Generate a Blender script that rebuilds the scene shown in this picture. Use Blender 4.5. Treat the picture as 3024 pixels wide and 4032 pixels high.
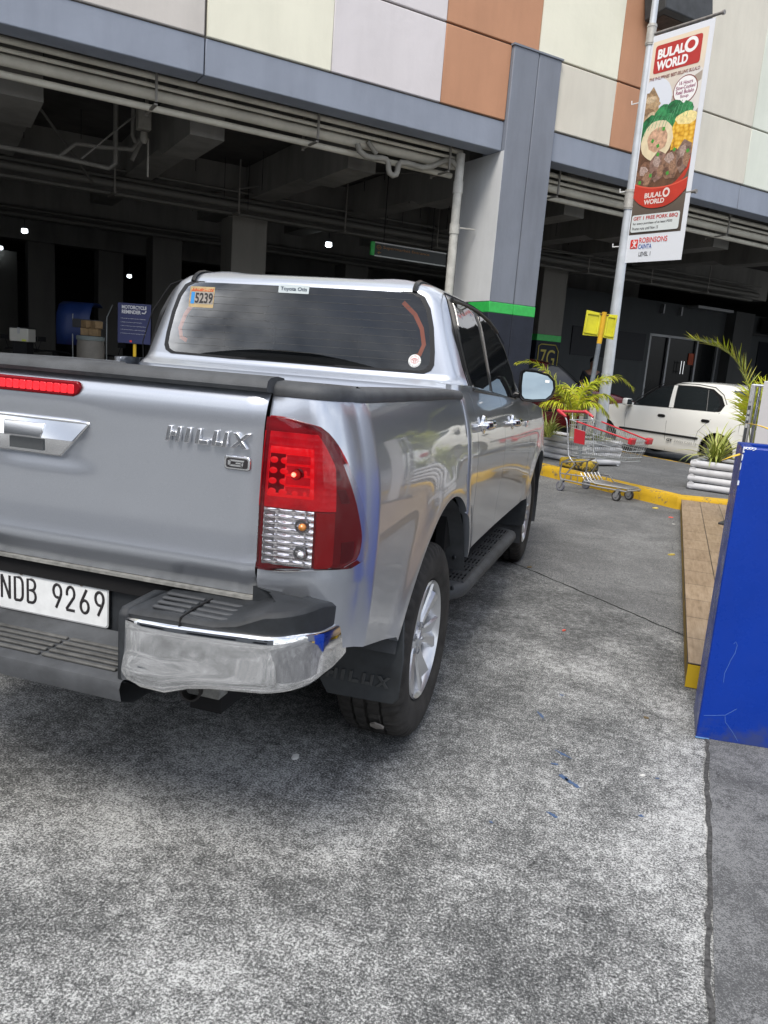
import bpy, bmesh, math, random
from mathutils import Vector, Matrix
R = math.radians
random.seed(7)
for o in list(bpy.data.objects): bpy.data.objects.remove(o)
SC = bpy.context.scene
COL = SC.collection

# ------------------------------------------------------------------ camera
cam = bpy.data.cameras.new('camera'); cob = bpy.data.objects.new('camera', cam); COL.objects.link(cob)
YAW, PITCH, ROLL = .2928, -.1949, .0768
fw0 = Vector((-math.sin(YAW), math.cos(YAW), 0)); rt0 = Vector((math.cos(YAW), math.sin(YAW), 0)); up0 = Vector((0, 0, 1))
fw = fw0*math.cos(PITCH)+up0*math.sin(PITCH); up = up0*math.cos(PITCH)-fw0*math.sin(PITCH)
rt = rt0*math.cos(ROLL)+up*math.sin(ROLL); up = up*math.cos(ROLL)-rt0*math.sin(ROLL)
M = Matrix((rt, up, -fw)).transposed().to_4x4(); M.translation = Vector((1.5165, -2.8187, 1.4516))
cob.matrix_world = M
cam.sensor_fit = 'HORIZONTAL'; cam.sensor_width = 36; cam.lens = 36*3028.2/3024
cam.clip_start = .05; cam.clip_end = 2000
SC.camera = cob

# ------------------------------------------------------------------ sky, sun, exposure
SUN_AZ, SUN_EL = R(184), R(54)      # azimuth measured from +Y towards +X
w = bpy.data.worlds.new('World'); SC.world = w; w.use_nodes = True
nt = w.node_tree; nt.nodes.clear()
def N(nt, t, **k):
    n = nt.nodes.new(t)
    for a, b in k.items():
        if a.startswith('i_'):
            key = a[2:]; key = int(key) if key.isdigit() else key.replace('_', ' ')
            n.inputs[key].default_value = b
        else: setattr(n, a, b)
    return n
def ramp(nt, fac, stops):
    r = N(nt, 'ShaderNodeValToRGB'); e = r.color_ramp.elements
    while len(e) < len(stops): e.new(.5)
    for q, (p, c) in zip(e, stops):
        q.position = p; q.color = c if len(c) == 4 else (*c, 1)
    nt.links.new(fac, r.inputs[0]); return r
L = nt.links.new
sky = N(nt, 'ShaderNodeTexSky', sky_type='NISHITA', sun_disc=False, sun_elevation=SUN_EL, sun_rotation=SUN_AZ, air_density=1.0, dust_density=2.0, ozone_density=1.0)
tc = N(nt, 'ShaderNodeTexCoord')
mp = N(nt, 'ShaderNodeMapping'); mp.inputs['Scale'].default_value = (1, 1, 2.6); L(tc.outputs['Generated'], mp.inputs[0])
cn = N(nt, 'ShaderNodeTexNoise', i_Scale=2.3, i_Detail=7.0, i_Roughness=.58, i_Distortion=.3); L(mp.outputs[0], cn.inputs['Vector'])
cr = ramp(nt, cn.outputs[0], [(.34, (0, 0, 0)), (.58, (1, 1, 1))])
cn2 = N(nt, 'ShaderNodeTexNoise', i_Scale=7.0, i_Detail=5.0); L(mp.outputs[0], cn2.inputs['Vector'])
cc = ramp(nt, cn2.outputs[0], [(.36, (3.2, 3.5, 4.1)), (.62, (12.0, 12.2, 12.6))])
mx = N(nt, 'ShaderNodeMix', data_type='RGBA'); L(cr.outputs[0], mx.inputs[0]); L(sky.outputs[0], mx.inputs[6]); L(cc.outputs[0], mx.inputs[7])
bg = N(nt, 'ShaderNodeBackground', i_Strength=.105); L(mx.outputs[2], bg.inputs[0])
wo = N(nt, 'ShaderNodeOutputWorld'); L(bg.outputs[0], wo.inputs[0])
sl = bpy.data.lights.new('sun', 'SUN'); sl.energy = 1.75; sl.angle = R(22); sl.color = (1, .94, .85)
so = bpy.data.objects.new('sun', sl); COL.objects.link(so)
sd = Vector((math.sin(SUN_AZ)*math.cos(SUN_EL), math.cos(SUN_AZ)*math.cos(SUN_EL), math.sin(SUN_EL)))
so.rotation_euler = sd.to_track_quat('Z', 'Y').to_euler(); so.location = (12, -5, 20)
VS = SC.view_settings
VS.view_transform = 'Standard'; VS.look = 'None'; VS.exposure = .86; VS.gamma = 1; VS.use_curve_mapping = False

# ------------------------------------------------------------------ materials
def sRGB(r, g, b):
    f = lambda v: (v/255/12.92 if v/255 <= .04045 else ((v/255+.055)/1.055)**2.4)
    return (f(r), f(g), f(b))
MC = {}
def mat(name, col=(.5, .5, .5), rough=.5, metal=0., spec=.5, coat=0., var=0., vs=8., bump=0., bs=60., emit=None, es=1., trans=0., ior=1.5):
    if name in MC: return MC[name]
    m = bpy.data.materials.new(name); m.use_nodes = True; t = m.node_tree; p = t.nodes['Principled BSDF']
    p.inputs['Base Color'].default_value = (*col, 1); p.inputs['Roughness'].default_value = rough
    p.inputs['Metallic'].default_value = metal; p.inputs['Specular IOR Level'].default_value = spec
    p.inputs['Coat Weight'].default_value = coat; p.inputs['Coat Roughness'].default_value = .03
    p.inputs['Transmission Weight'].default_value = trans; p.inputs['IOR'].default_value = ior
    if emit: p.inputs['Emission Color'].default_value = (*emit, 1); p.inputs['Emission Strength'].default_value = es
    tc = None
    if var or bump:
        tc = N(t, 'ShaderNodeTexCoord')
    if var:
        n = N(t, 'ShaderNodeTexNoise', i_Scale=vs, i_Detail=6., i_Roughness=.6); t.links.new(tc.outputs['Object'], n.inputs['Vector'])
        r = ramp(t, n.outputs[0], [(.3, tuple(c*(1-var) for c in col)), (.7, tuple(min(1, c*(1+var)) for c in col))])
        t.links.new(r.outputs[0], p.inputs['Base Color'])
    if bump:
        n = N(t, 'ShaderNodeTexNoise', i_Scale=bs, i_Detail=4.); t.links.new(tc.outputs['Object'], n.inputs['Vector'])
        b = N(t, 'ShaderNodeBump', i_Strength=bump, i_Distance=.01); t.links.new(n.outputs[0], b.inputs['Height']); t.links.new(b.outputs[0], p.inputs['Normal'])
    MC[name] = m; return m
def plaster(name, col, streak=.10):
    m = mat(name, col, .75, spec=.3); t = m.node_tree; p = t.nodes['Principled BSDF']
    tc = N(t, 'ShaderNodeTexCoord'); mp = N(t, 'ShaderNodeMapping'); mp.inputs['Scale'].default_value = (1.6, 1.6, .30); t.links.new(tc.outputs['Object'], mp.inputs[0])
    n = N(t, 'ShaderNodeTexNoise', i_Scale=1.3, i_Detail=8., i_Roughness=.65); t.links.new(mp.outputs[0], n.inputs['Vector'])
    n2 = N(t, 'ShaderNodeTexNoise', i_Scale=1.1, i_Detail=5.); t.links.new(tc.outputs['Object'], n2.inputs['Vector'])
    a = ramp(t, n.outputs[0], [(.3, tuple(c*(1-streak*1.6) for c in col)), (.55, col), (.8, tuple(min(1, c*(1+streak*.5)) for c in col))])
    b = ramp(t, n2.outputs[0], [(.3, (1-streak, 1-streak, 1-streak)), (.65, (1, 1, 1))])
    x = N(t, 'ShaderNodeMix', data_type='RGBA', blend_type='MULTIPLY'); x.inputs[0].default_value = 1
    t.links.new(a.outputs[0], x.inputs[6]); t.links.new(b.outputs[0], x.inputs[7]); t.links.new(x.outputs[2], p.inputs['Base Color'])
    nb = N(t, 'ShaderNodeTexNoise', i_Scale=2.2, i_Detail=10., i_Roughness=.6); t.links.new(tc.outputs['Object'], nb.inputs['Vector'])
    bp = N(t, 'ShaderNodeBump', i_Strength=.35, i_Distance=.03); t.links.new(nb.outputs[0], bp.inputs['Height']); t.links.new(bp.outputs[0], p.inputs['Normal'])
    return m
def worn(name, col, under, amount=.5, scale=9., rough=.7):
    """paint with patches worn away to what is under it"""
    m = mat(name, col, rough, spec=.3); t = m.node_tree; p = t.nodes['Principled BSDF']
    tc = N(t, 'ShaderNodeTexCoord')
    n = N(t, 'ShaderNodeTexNoise', i_Scale=scale, i_Detail=10., i_Roughness=.72); t.links.new(tc.outputs['Object'], n.inputs['Vector'])
    n2 = N(t, 'ShaderNodeTexNoise', i_Scale=scale*.3, i_Detail=4.); t.links.new(tc.outputs['Object'], n2.inputs['Vector'])
    f = ramp(t, n.outputs[0], [(amount, (0, 0, 0)), (amount+.05, (1, 1, 1))])
    c1 = ramp(t, n2.outputs[0], [(.3, tuple(c*.72 for c in col)), (.6, col)])
    x = N(t, 'ShaderNodeMix', data_type='RGBA'); t.links.new(f.outputs[0], x.inputs[0]); t.links.new(c1.outputs[0], x.inputs[6]); x.inputs[7].default_value = (*under, 1)
    t.links.new(x.outputs[2], p.inputs['Base Color'])
    bp = N(t, 'ShaderNodeBump', i_Strength=.4, i_Distance=.01); t.links.new(n.outputs[0], bp.inputs['Height']); t.links.new(bp.outputs[0], p.inputs['Normal'])
    return m
PAINT = mat('silver_paint', (.42, .445, .49), .29, .79, coat=1.)
t = PAINT.node_tree; p = t.nodes['Principled BSDF']
tc = N(t, 'ShaderNodeTexCoord'); fl = N(t, 'ShaderNodeTexNoise', i_Scale=900., i_Detail=2.); t.links.new(tc.outputs['Object'], fl.inputs['Vector'])
fr = ramp(t, fl.outputs[0], [(.3, (.43, .46, .515)), (.7, (.53, .56, .615))]); t.links.new(fr.outputs[0], p.inputs['Base Color'])
CHROME = mat('chrome', (.80, .81, .83), .06, 1.)
BLKPL = mat('black_plastic', (.022, .025, .029), .5, spec=.4, var=.3, vs=30, bump=.25, bs=700)
BLKPL2 = mat('dusty_black_plastic', (.058, .062, .068), .55, spec=.4, var=.35, vs=9, bump=.2, bs=600)
RUBBER = mat('tyre_rubber', (.034, .032, .030), .75, spec=.3, var=.4, vs=14, bump=.15, bs=200)
DARK = mat('dark_underside', (.012, .012, .013), .8, spec=.2)
ALLOY = mat('alloy', (.62, .63, .65), .28, .75, coat=.6)
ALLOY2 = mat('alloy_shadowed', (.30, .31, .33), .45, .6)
GLASSD = mat('tinted_glass', (.012, .014, .016), .03, spec=.8, coat=.5)
BLKTRIM = mat('black_trim', (.012, .012, .013), .35)
RED = mat('lamp_red', (.42, .003, .008), .3, spec=.2)
REDD = mat('lamp_dark_red', (.20, .003, .008), .25, spec=.25)
PLATEW = mat('plate_white', (.72, .74, .75), .4, var=.08, vs=25)
INK = mat('black_ink', (.02, .018, .02), .5)
WHITEP = mat('white_print', (.85, .86, .86), .45)
STEEL = mat('zinc_wire', (.55, .57, .58), .35, .9)
GALV = mat('pole_grey', (.50, .53, .56), .42, .35, var=.12, vs=5)

# ------------------------------------------------------------------ mesh helpers
class MB:
    def __init__(s): s.v = []; s.f = []; s.m = []; s.cm = 0
    def add(s, vs, fs, m=None):
        o = len(s.v); s.v += [tuple(v) for v in vs]; mi = s.cm if m is None else m
        for f in fs: s.f.append(tuple(i+o for i in f)); s.m.append(mi)
        return s
    def box(s, c, d, rz=0, rx=0, ry=0, m=None):
        X = Matrix.Translation(c) @ Matrix.Rotation(rz, 4, 'Z') @ Matrix.Rotation(ry, 4, 'Y') @ Matrix.Rotation(rx, 4, 'X')
        vs = [X @ Vector((a*d[0]/2, b*d[1]/2, e*d[2]/2)) for e in (-1, 1) for b in (-1, 1) for a in (-1, 1)]
        return s.add(vs, [(0, 2, 3, 1), (4, 5, 7, 6), (0, 1, 5, 4), (2, 6, 7, 3), (0, 4, 6, 2), (1, 3, 7, 5)], m)
    def b2(s, lo, hi, m=None):
        return s.box([(a+b)/2 for a, b in zip(lo, hi)], [b-a for a, b in zip(lo, hi)], m=m)
    def tube(s, pts, r, n=8, cap=True, m=None):
        pts = [Vector(q) for q in pts]; k = len(pts); rr = r if isinstance(r, (list, tuple)) else [r]*k
        vs = []; T0 = None; nrm = None
        for i, q in enumerate(pts):
            T = (pts[min(i+1, k-1)]-pts[max(i-1, 0)]).normalized()
            if nrm is None:
                nrm = T.orthogonal().normalized()
            else:
                nrm = (nrm - T*nrm.dot(T)); nrm = nrm.normalized() if nrm.length > 1e-6 else T.orthogonal().normalized()
            b = T.cross(nrm)
            for j in range(n):
                a = 2*math.pi*j/n; vs.append(q+(nrm*math.cos(a)+b*math.sin(a))*rr[i])
        fs = [(i*n+j, i*n+(j+1) % n, (i+1)*n+(j+1) % n, (i+1)*n+j) for i in range(k-1) for j in range(n)]
        if cap: fs += [tuple(reversed(range(n))), tuple((k-1)*n+j for j in range(n))]
        return s.add(vs, fs, m)
    def grid(s, rows, closed_u=False, closed_v=False, flip=False, m=None):
        nu = len(rows); nv = len(rows[0]); vs = [q for r_ in rows for q in r_]; fs = []
        for i in range(nu if closed_u else nu-1):
            for j in range(nv if closed_v else nv-1):
                a = i*nv+j; b = i*nv+(j+1) % nv; c = ((i+1) % nu)*nv+(j+1) % nv; d = ((i+1) % nu)*nv+j
                fs.append((a, d, c, b) if flip else (a, b, c, d))
        return s.add(vs, fs, m)
    def prism(s, poly, h, X=None, m=None):
        """poly in local xy, extruded along local z from 0 to h"""
        X = X or Matrix(); n = len(poly)
        ar = sum(poly[i][0]*poly[(i+1) % n][1]-poly[(i+1) % n][0]*poly[i][1] for i in range(n))
        if ar < 0: poly = poly[::-1]
        vs = [X @ Vector((x, y, 0)) for x, y in poly]+[X @ Vector((x, y, h)) for x, y in poly]
        fs = [tuple(reversed(range(n))), tuple(range(n, 2*n))]+[(i, (i+1) % n, n+(i+1) % n, n+i) for i in range(n)]
        return s.add(vs, fs, m)
    def lathe(s, prof, n=48, X=None, m=None, fn=None):
        """prof of (axis, radius), axis = local x"""
        X = X or Matrix(); rows = []
        for i in range(n):
            a = 2*math.pi*i/n; row = []
            for k, (x, r_) in enumerate(prof):
                dr = fn(i, k) if fn else 0
                row.append(X @ Vector((x, (r_+dr)*math.cos(a), (r_+dr)*math.sin(a))))
            rows.append(row)
        return s.grid(rows, closed_u=True, m=m)
    def build(s, name, mats, parent=None, smooth=None, bevel=0, seg=2, fix=True):
        me = bpy.data.meshes.new(name); me.from_pydata(s.v, [], s.f)
        for mm in (mats if isinstance(mats, (list, tuple)) else [mats]): me.materials.append(mm)
        me.polygons.foreach_set('material_index', s.m)
        if fix:
            bm = bmesh.new(); bm.from_mesh(me); bmesh.ops.recalc_face_normals(bm, faces=bm.faces); bm.to_mesh(me); bm.free()
        if smooth is not None:
            me.shade_smooth()
            if smooth < 180: me.set_sharp_from_angle(angle=R(smooth))
        o = bpy.data.objects.new(name, me); COL.objects.link(o)
        if parent: o.parent = parent
        if bevel:
            b = o.modifiers.new('bevel', 'BEVEL'); b.width = bevel; b.segments = seg; b.limit_method = 'ANGLE'; b.angle_limit = R(40); b.harden_normals = False
            if smooth is None: me.shade_smooth(); me.set_sharp_from_angle(angle=R(60))
        return o
def tag(o, label=None, cat=None, group=None, kind=None):
    if label: o['label'] = label
    if cat: o['category'] = cat
    if group: o['group'] = group
    if kind: o['kind'] = kind
    return o
def empty(name, loc=(0, 0, 0), rz=0, label=None, cat=None, group=None):
    o = bpy.data.objects.new(name, None); COL.objects.link(o); o.location = loc; o.rotation_euler = (0, 0, rz); o.empty_display_size = .2
    return tag(o, label, cat, group)
def text(body, org, rdir, udir, wd, ht, m, name, parent=None, ext=.002, off=0., shear=0., spacing=1., both=None, lift=0.):
    """lettering as a mesh fitted in a wd x ht rectangle whose lower left is org"""
    c = bpy.data.curves.new('t', 'FONT'); c.body = body; c.extrude = .02; c.offset = off; c.shear = shear; c.space_character = spacing; c.resolution_u = 4
    o = bpy.data.objects.new('t', c); COL.objects.link(o); bpy.context.view_layer.update()
    me = bpy.data.meshes.new_from_object(o.evaluated_get(bpy.context.evaluated_depsgraph_get()))
    bpy.data.objects.remove(o)
    xs = [v.co.x for v in me.vertices]; ys = [v.co.y for v in me.vertices]
    x0, x1, y0, y1 = min(xs), max(xs), min(ys), max(ys); sx = wd/(x1-x0); sy = ht/(y1-y0) if ht else sx
    rdir = Vector(rdir).normalized(); udir = Vector(udir).normalized(); nd = rdir.cross(udir); org = Vector(org)
    for v in me.vertices:
        q = v.co.copy(); v.co = org+rdir*((q.x-x0)*sx)+udir*((q.y-y0)*sy)+nd*((q.z/.04+.5)*ext+lift)
    me.materials.clear(); me.materials.append(m); me.name = name
    ob = bpy.data.objects.new(name, me); COL.objects.link(ob)
    if parent: ob.parent = parent
    return ob
def interp(x, xs, ys):
    if x <= xs[0]: return ys[0]
    for i in range(1, len(xs)):
        if x <= xs[i]:
            f = (x-xs[i-1])/(xs[i]-xs[i-1]); return ys[i-1]+f*(ys[i]-ys[i-1])
    return ys[-1]
def sinterp(x, xs, ys):
    """Catmull-Rom through the points"""
    if x <= xs[0]: return ys[0]
    if x >= xs[-1]: return ys[-1]
    for i in range(1, len(xs)):
        if x <= xs[i]:
            h = xs[i]-xs[i-1]; f = (x-xs[i-1])/h
            d = lambda k: 0 if k <= 0 or k >= len(xs)-1 else (ys[k+1]-ys[k-1])/(xs[k+1]-xs[k-1])
            a, b = ys[i-1], ys[i]; da, db = d(i-1)*h, d(i)*h
            return (2*f**3-3*f*f+1)*a+(f**3-2*f*f+f)*da+(-2*f**3+3*f*f)*b+(f**3-f*f)*db
def rrect(w, h, r, n=5, cx=0, cy=0):
    out = []
    for k, (sx, sy) in enumerate(((1, 1), (-1, 1), (-1, -1), (1, -1))):
        for i in range(n+1):
            a = R(90*k+90*i/n); out.append((cx+sx*(w/2-r)+r*math.cos(a), cy+sy*(h/2-r)+r*math.sin(a)))
    return out
def panel(name, poly, surf, off, thick, mats, parent, cuts=3, smooth=30):
    """a curved plate: polygon in (a, z) laid on surf(a, z, offset), with a skirt going in by thick"""
    bm = bmesh.new(); vs = [bm.verts.new((a, z, 0)) for a, z in poly]
    f = bm.faces.new(vs); bmesh.ops.triangulate(bm, faces=[f]); 
    if cuts: bmesh.ops.subdivide_edges(bm, edges=bm.edges[:], cuts=cuts, use_grid_fill=True)
    loops = [e for e in bm.edges if e.is_boundary]
    r_ = bmesh.ops.extrude_edge_only(bm, edges=loops); nv = [g for g in r_['geom'] if isinstance(g, bmesh.types.BMVert)]
    ns = set(nv)
    for v in bm.verts:
        v.co = surf(v.co.x, v.co.y, off-thick if v in ns else off)
    bmesh.ops.recalc_face_normals(bm, faces=bm.faces)
    me = bpy.data.meshes.new(name); bm.to_mesh(me); bm.free()
    for mm in (mats if isinstance(mats, (list, tuple)) else [mats]): me.materials.append(mm)
    me.shade_smooth(); me.set_sharp_from_angle(angle=R(smooth))
    o = bpy.data.objects.new(name, me); COL.objects.link(o); o.parent = parent
    return o
def boolean_cut(o, cutters):
    for c in cutters:
        b = o.modifiers.new('cut', 'BOOLEAN'); b.operation = 'DIFFERENCE'; b.solver = 'EXACT'; b.object = c; b.material_mode = 'TRANSFER'
    dg = bpy.context.evaluated_depsgraph_get(); dg.update(); bpy.context.view_layer.update()
    me = bpy.data.meshes.new_from_object(o.evaluated_get(bpy.context.evaluated_depsgraph_get())); o.modifiers.clear(); old = o.data; o.data = me
    me.name = o.name
    for c in cutters: bpy.data.objects.remove(c)
    return o

# ================================================================== GROUND
def concrete(name, light, dark, thr=.5, sc=85., patch=.16, diag=None):
    m = bpy.data.materials.new(name); m.use_nodes = True; t = m.node_tree; p = t.nodes['Principled BSDF']; K = t.links.new
    tc = N(t, 'ShaderNodeTexCoord'); P = tc.outputs['Object']
    def noise(s, d=5., r=.6, dist=0.):
        n = N(t, 'ShaderNodeTexNoise', i_Scale=s, i_Detail=d, i_Roughness=r, i_Distortion=dist); K(P, n.inputs['Vector']); return n.outputs[0]
    def math_(op, a, b):
        n = N(t, 'ShaderNodeMath', operation=op)
        for i, q in enumerate((a, b)):
            if isinstance(q, (int, float)): n.inputs[i].default_value = q
            else: K(q, n.inputs[i])
        return n.outputs[0]
    big = noise(.75, 6., .62, .4); mid = noise(4.5, 6., .65, .3); fine = noise(sc, 9., .80); fine2 = noise(sc*2.6, 3., .6)
    sh = math_('ADD', math_('MULTIPLY', math_('SUBTRACT', big, .5), patch*2.3), math_('MULTIPLY', math_('SUBTRACT', mid, .5), patch*1.5))
    f = math_('ADD', math_('ADD', math_('MULTIPLY', fine, .72), math_('ADD', math_('MULTIPLY', fine2, .10), math_('MULTIPLY', noise(30., 5., .65), .18))), sh)
    if diag:      # the far slab, beyond the joint, is darker and smoother
        sep = N(t, 'ShaderNodeSeparateXYZ'); K(P, sep.inputs[0])
        d = math_('SUBTRACT', math_('ADD', math_('MULTIPLY', sep.outputs[0], diag[0]), math_('MULTIPLY', sep.outputs[1], diag[1])), diag[2])
        mk = N(t, 'ShaderNodeMapRange'); K(d, mk.inputs[0]); mk.inputs[1].default_value = -.1; mk.inputs[2].default_value = .1; mk.inputs[4].default_value = .68
    r = ramp(t, f, [(thr-.085, dark), (thr-.02, tuple(a*.16+b*.84 for a, b in zip(light, dark))), (thr+.012, tuple(a*.36 for a in light)), (thr+.036, tuple(a*.70 for a in light)), (thr+.075, light)])
    pits = N(t, 'ShaderNodeTexVoronoi', i_Scale=48.); K(P, pits.inputs['Vector'])
    pr = ramp(t, math_('ADD', pits.outputs['Distance'], math_('MULTIPLY', big, .25)), [(.20, (.55, .56, .58)), (.30, (1, 1, 1))])
    x = N(t, 'ShaderNodeMix', data_type='RGBA', blend_type='MULTIPLY'); x.inputs[0].default_value = .8
    K(r.outputs[0], x.inputs[6]); K(pr.outputs[0], x.inputs[7])
    # oil drips and rubbed tyre marks
    st1 = ramp(t, noise(2.3, 4., .55, .6), [(.64, (1, 1, 1)), (.70, (.60, .60, .61))]); st2 = ramp(t, noise(9., 3.), [(.70, (1, 1, 1)), (.74, (.5, .5, .5))])
    for st_ in (st1, st2):
        xm = N(t, 'ShaderNodeMix', data_type='RGBA', blend_type='MULTIPLY'); xm.inputs[0].default_value = .8; K(x.outputs[2], xm.inputs[6]); K(st_.outputs[0], xm.inputs[7]); x = xm
    # hairline cracks
    wv = N(t, 'ShaderNodeTexVoronoi', feature='DISTANCE_TO_EDGE', i_Scale=2.6)
    wn = N(t, 'ShaderNodeTexNoise', i_Scale=9., i_Detail=8., i_Roughness=.7); K(P, wn.inputs['Vector'])
    wm = N(t, 'ShaderNodeMix', data_type='RGBA'); wm.inputs[0].default_value = .10; K(P, wm.inputs[6]); K(wn.outputs['Color'], wm.inputs[7]); K(wm.outputs[2], wv.inputs['Vector'])
    gate = N(t, 'ShaderNodeMapRange'); K(noise(1.7, 3.), gate.inputs[0]); gate.inputs[1].default_value = .50; gate.inputs[2].default_value = .56; gate.inputs[3].default_value = 0; gate.inputs[4].default_value = 1
    cr_ = ramp(t, wv.outputs['Distance'], [(.003, (0, 0, 0)), (.009, (1, 1, 1))])
    y = N(t, 'ShaderNodeMix', data_type='RGBA', blend_type='MULTIPLY'); K(math_('MULTIPLY', gate.outputs[0], .42), y.inputs[0])
    if diag:
        fr_ = ramp(t, math_('ADD', math_('MULTIPLY', fine, .78), math_('ADD', math_('MULTIPLY', noise(60., 4., .65), .16), math_('MULTIPLY', big, .06))), [(.38, (.036, .037, .039)), (.47, (.082, .085, .088)), (.53, (.125, .128, .131)), (.60, (.33, .335, .335))])
        xf = N(t, 'ShaderNodeMix', data_type='RGBA'); K(mk.outputs[0], xf.inputs[0]); K(x.outputs[2], xf.inputs[6]); K(fr_.outputs[0], xf.inputs[7]); x = xf
    K(x.outputs[2], y.inputs[6]); K(cr_.outputs[0], y.inputs[7]); K(y.outputs[2], p.inputs['Base Color'])
    p.inputs['Roughness'].default_value = .8; p.inputs['Specular IOR Level'].default_value = .35
    bp = N(t, 'ShaderNodeBump', i_Strength=.55, i_Distance=.006); K(f, bp.inputs['Height']); K(bp.outputs[0], p.inputs['Normal'])
    return m
DJ = Vector((1.996-.786, 1.84-2.979, 0)).normalized(); DN = Vector((-DJ.y, DJ.x, 0))
dgc = DN.x*.786+DN.y*2.979
CONC = concrete('weathered_concrete', (.56, .57, .565), (.030, .032, .033), thr=.505, sc=140., patch=.085, diag=(DN.x, DN.y, dgc))
CONC2 = concrete('pavement_concrete', (.225, .23, .235), (.06, .062, .065), thr=.50, sc=190., patch=.12)
ASPH = concrete('island_screed', (.17, .175, .18), (.085, .088, .092), thr=.45, sc=70., patch=.1)
g = MB(); g.add([(-300, -300, 0), (300, -300, 0), (300, 300, 0), (-300, 300, 0)], [(0, 1, 2, 3)])
tag(g.build('ground', CONC, fix=False), kind='structure')
def ribbon(pts, wd, z, name, m, jag=.004):
    b = MB(); rows = []
    q = []
    for i in range(len(pts)-1):
        a, c = Vector(pts[i]), Vector(pts[i+1]); k = max(2, int((c-a).length/.05))
        q += [a+(c-a)*j/k for j in range(k)]
    q.append(Vector(pts[-1]))
    for i, v in enumerate(q):
        T = (q[min(i+1, len(q)-1)]-q[max(i-1, 0)]).normalized(); S = Vector((-T.y, T.x, 0))
        ww = wd*random.uniform(.75, 1.2); v = v+S*random.uniform(-jag, jag)
        rows.append([(*(v+S*ww/2).xy, z), (*(v-S*ww/2).xy, z)])
    b.grid(rows)
    return tag(b.build(name, m), kind='structure')
GROOVE = mat('joint_dirt', (.025, .026, .026), .95, spec=.1)
a0 = Vector((.786, 2.979)); ribbon([(*(a0-DJ.xy*4), 0), (1.2, 2.62, 0), (*(a0+DJ.xy*1.74), 0)], .013, .0016, 'ground_joint', GROOVE, .007)
# the pavement on the right, a separate pour, with its joint
pv = MB(); pv.add([(1.885, -4, .004), (9, -4, .004), (9, .95, .004), (2.06, .95, .004), (2.018, .46, .004), (1.897, -1.084, .004)], [(0, 1, 2, 3, 4, 5)])
tag(pv.build('pavement', CONC2), kind='structure')
ribbon([(1.86, -4, 0), (1.868, -2.3, 0), (1.885, -1.084, 0), (1.95, -.3, 0), (2.012, .46, 0)], .016, .0056, 'pavement_joint', mat('joint_grit', (.07, .07, .07), .95, var=.6, vs=90, spec=.1), .006)
# blue paint spilt on the concrete
BLUEP = mat('dried_blue_paint', (.055, .10, .20), .7)
def blob(x, y, a, b, rot):
    spl = MB()
    n = 18; P = []
    for i in range(n):
        th = 2*math.pi*i/n; k = random.uniform(.30, 1.0); u, v = a*k*math.cos(th), b*k*math.sin(th)
        P.append((x+u*math.cos(rot)-v*math.sin(rot), y+u*math.sin(rot)+v*math.cos(rot), .002))
    spl.add(P, [tuple(range(n))]); tag(spl.build('paint_splash', BLUEP), kind='structure')
for q in [(1.456, .05, .045, .012, -.6), (1.468, -.12, .04, .018, -.75), (1.43, -.04, .018, .011, .2), (1.50, -.15, .05, .016, -.8), (1.455, -.39, .03, .012, -.6), (1.335, .36, .06, .011, -1.1), (1.40, .62, .014, .012, 0), (1.80, .02, .012, .008, .3), (1.74, -.27, .012, .012, .3), (1.27, -.52, .008, .008, 0)]: blob(*q)

# ---------------------------------------------------------------- raised island with yellow kerb
YEL = worn('yellow_kerb_paint', (.60, .37, .018), (.13, .12, .10), .56, 7.)
k0 = Vector((-2.6, 11.165, 0)); k1 = Vector((2.21, 6.66, 0)); kd = (k1-k0).normalized(); kn = Vector((-kd.y, kd.x, 0))   # kn points away from the camera
if kn.y < 0: kn = -kn
isl = MB(); W_ = 3.35
bk0, bk1 = k0+kn*W_, k1+kn*W_+kd*1.3
f2 = Vector((3.4, 6.86, 0)); f3 = Vector((6.5, 7.2, 0)); f4 = Vector((6.5, 9.0, 0))
poly = [k0+kn*.16, k1+kn*.16+kd*.02, f2+Vector((0, .17, 0)), f3+Vector((0, .17, 0)), f4, bk1-kn*.12, bk0-kn*.12]
isl.add([(q.x, q.y, .146) for q in poly], [tuple(range(len(poly)))])
tag(isl.build('island', ASPH), kind='structure')
def kerb(path, wd, h, name, m, side=1):
    """a kerb of small facets so that its edges are a little uneven"""
    b = MB(); rows = []; q = []
    for i in range(len(path)-1):
        a, c = Vector(path[i]), Vector(path[i+1]); k = max(2, int((c-a).length/.09)); q += [a+(c-a)*j/k for j in range(k)]
    q.append(Vector(path[-1]))
    for i, v in enumerate(q):
        T = (q[min(i+1, len(q)-1)]-q[max(i-1, 0)]).normalized(); S = Vector((-T.y, T.x, 0))*side
        e = lambda s_: random.uniform(-s_, s_)
        pr_ = [(-.004, -.02), (0, .0), (.004+e(.004), h*.45), (.010+e(.004), h-.03+e(.004)), (.03+e(.006), h-.004+e(.003)), (wd*.6, h+e(.003)), (wd, h), (wd, -.02)]
        rows.append([(*(v+S*a).xy, z) for a, z in pr_])
    b.grid(rows)
    return tag(b.build(name, m, smooth=40), kind='structure')
kerb([k0, k1, f2, f3], .17, .153, 'kerb', YEL, 1)
kerb([bk1+kd*2.4, bk0], .12, .150, 'kerb_back', worn('yellow_kerb_paint_thin', (.55, .33, .02), (.12, .11, .10), .50, 9.), 1)

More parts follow.
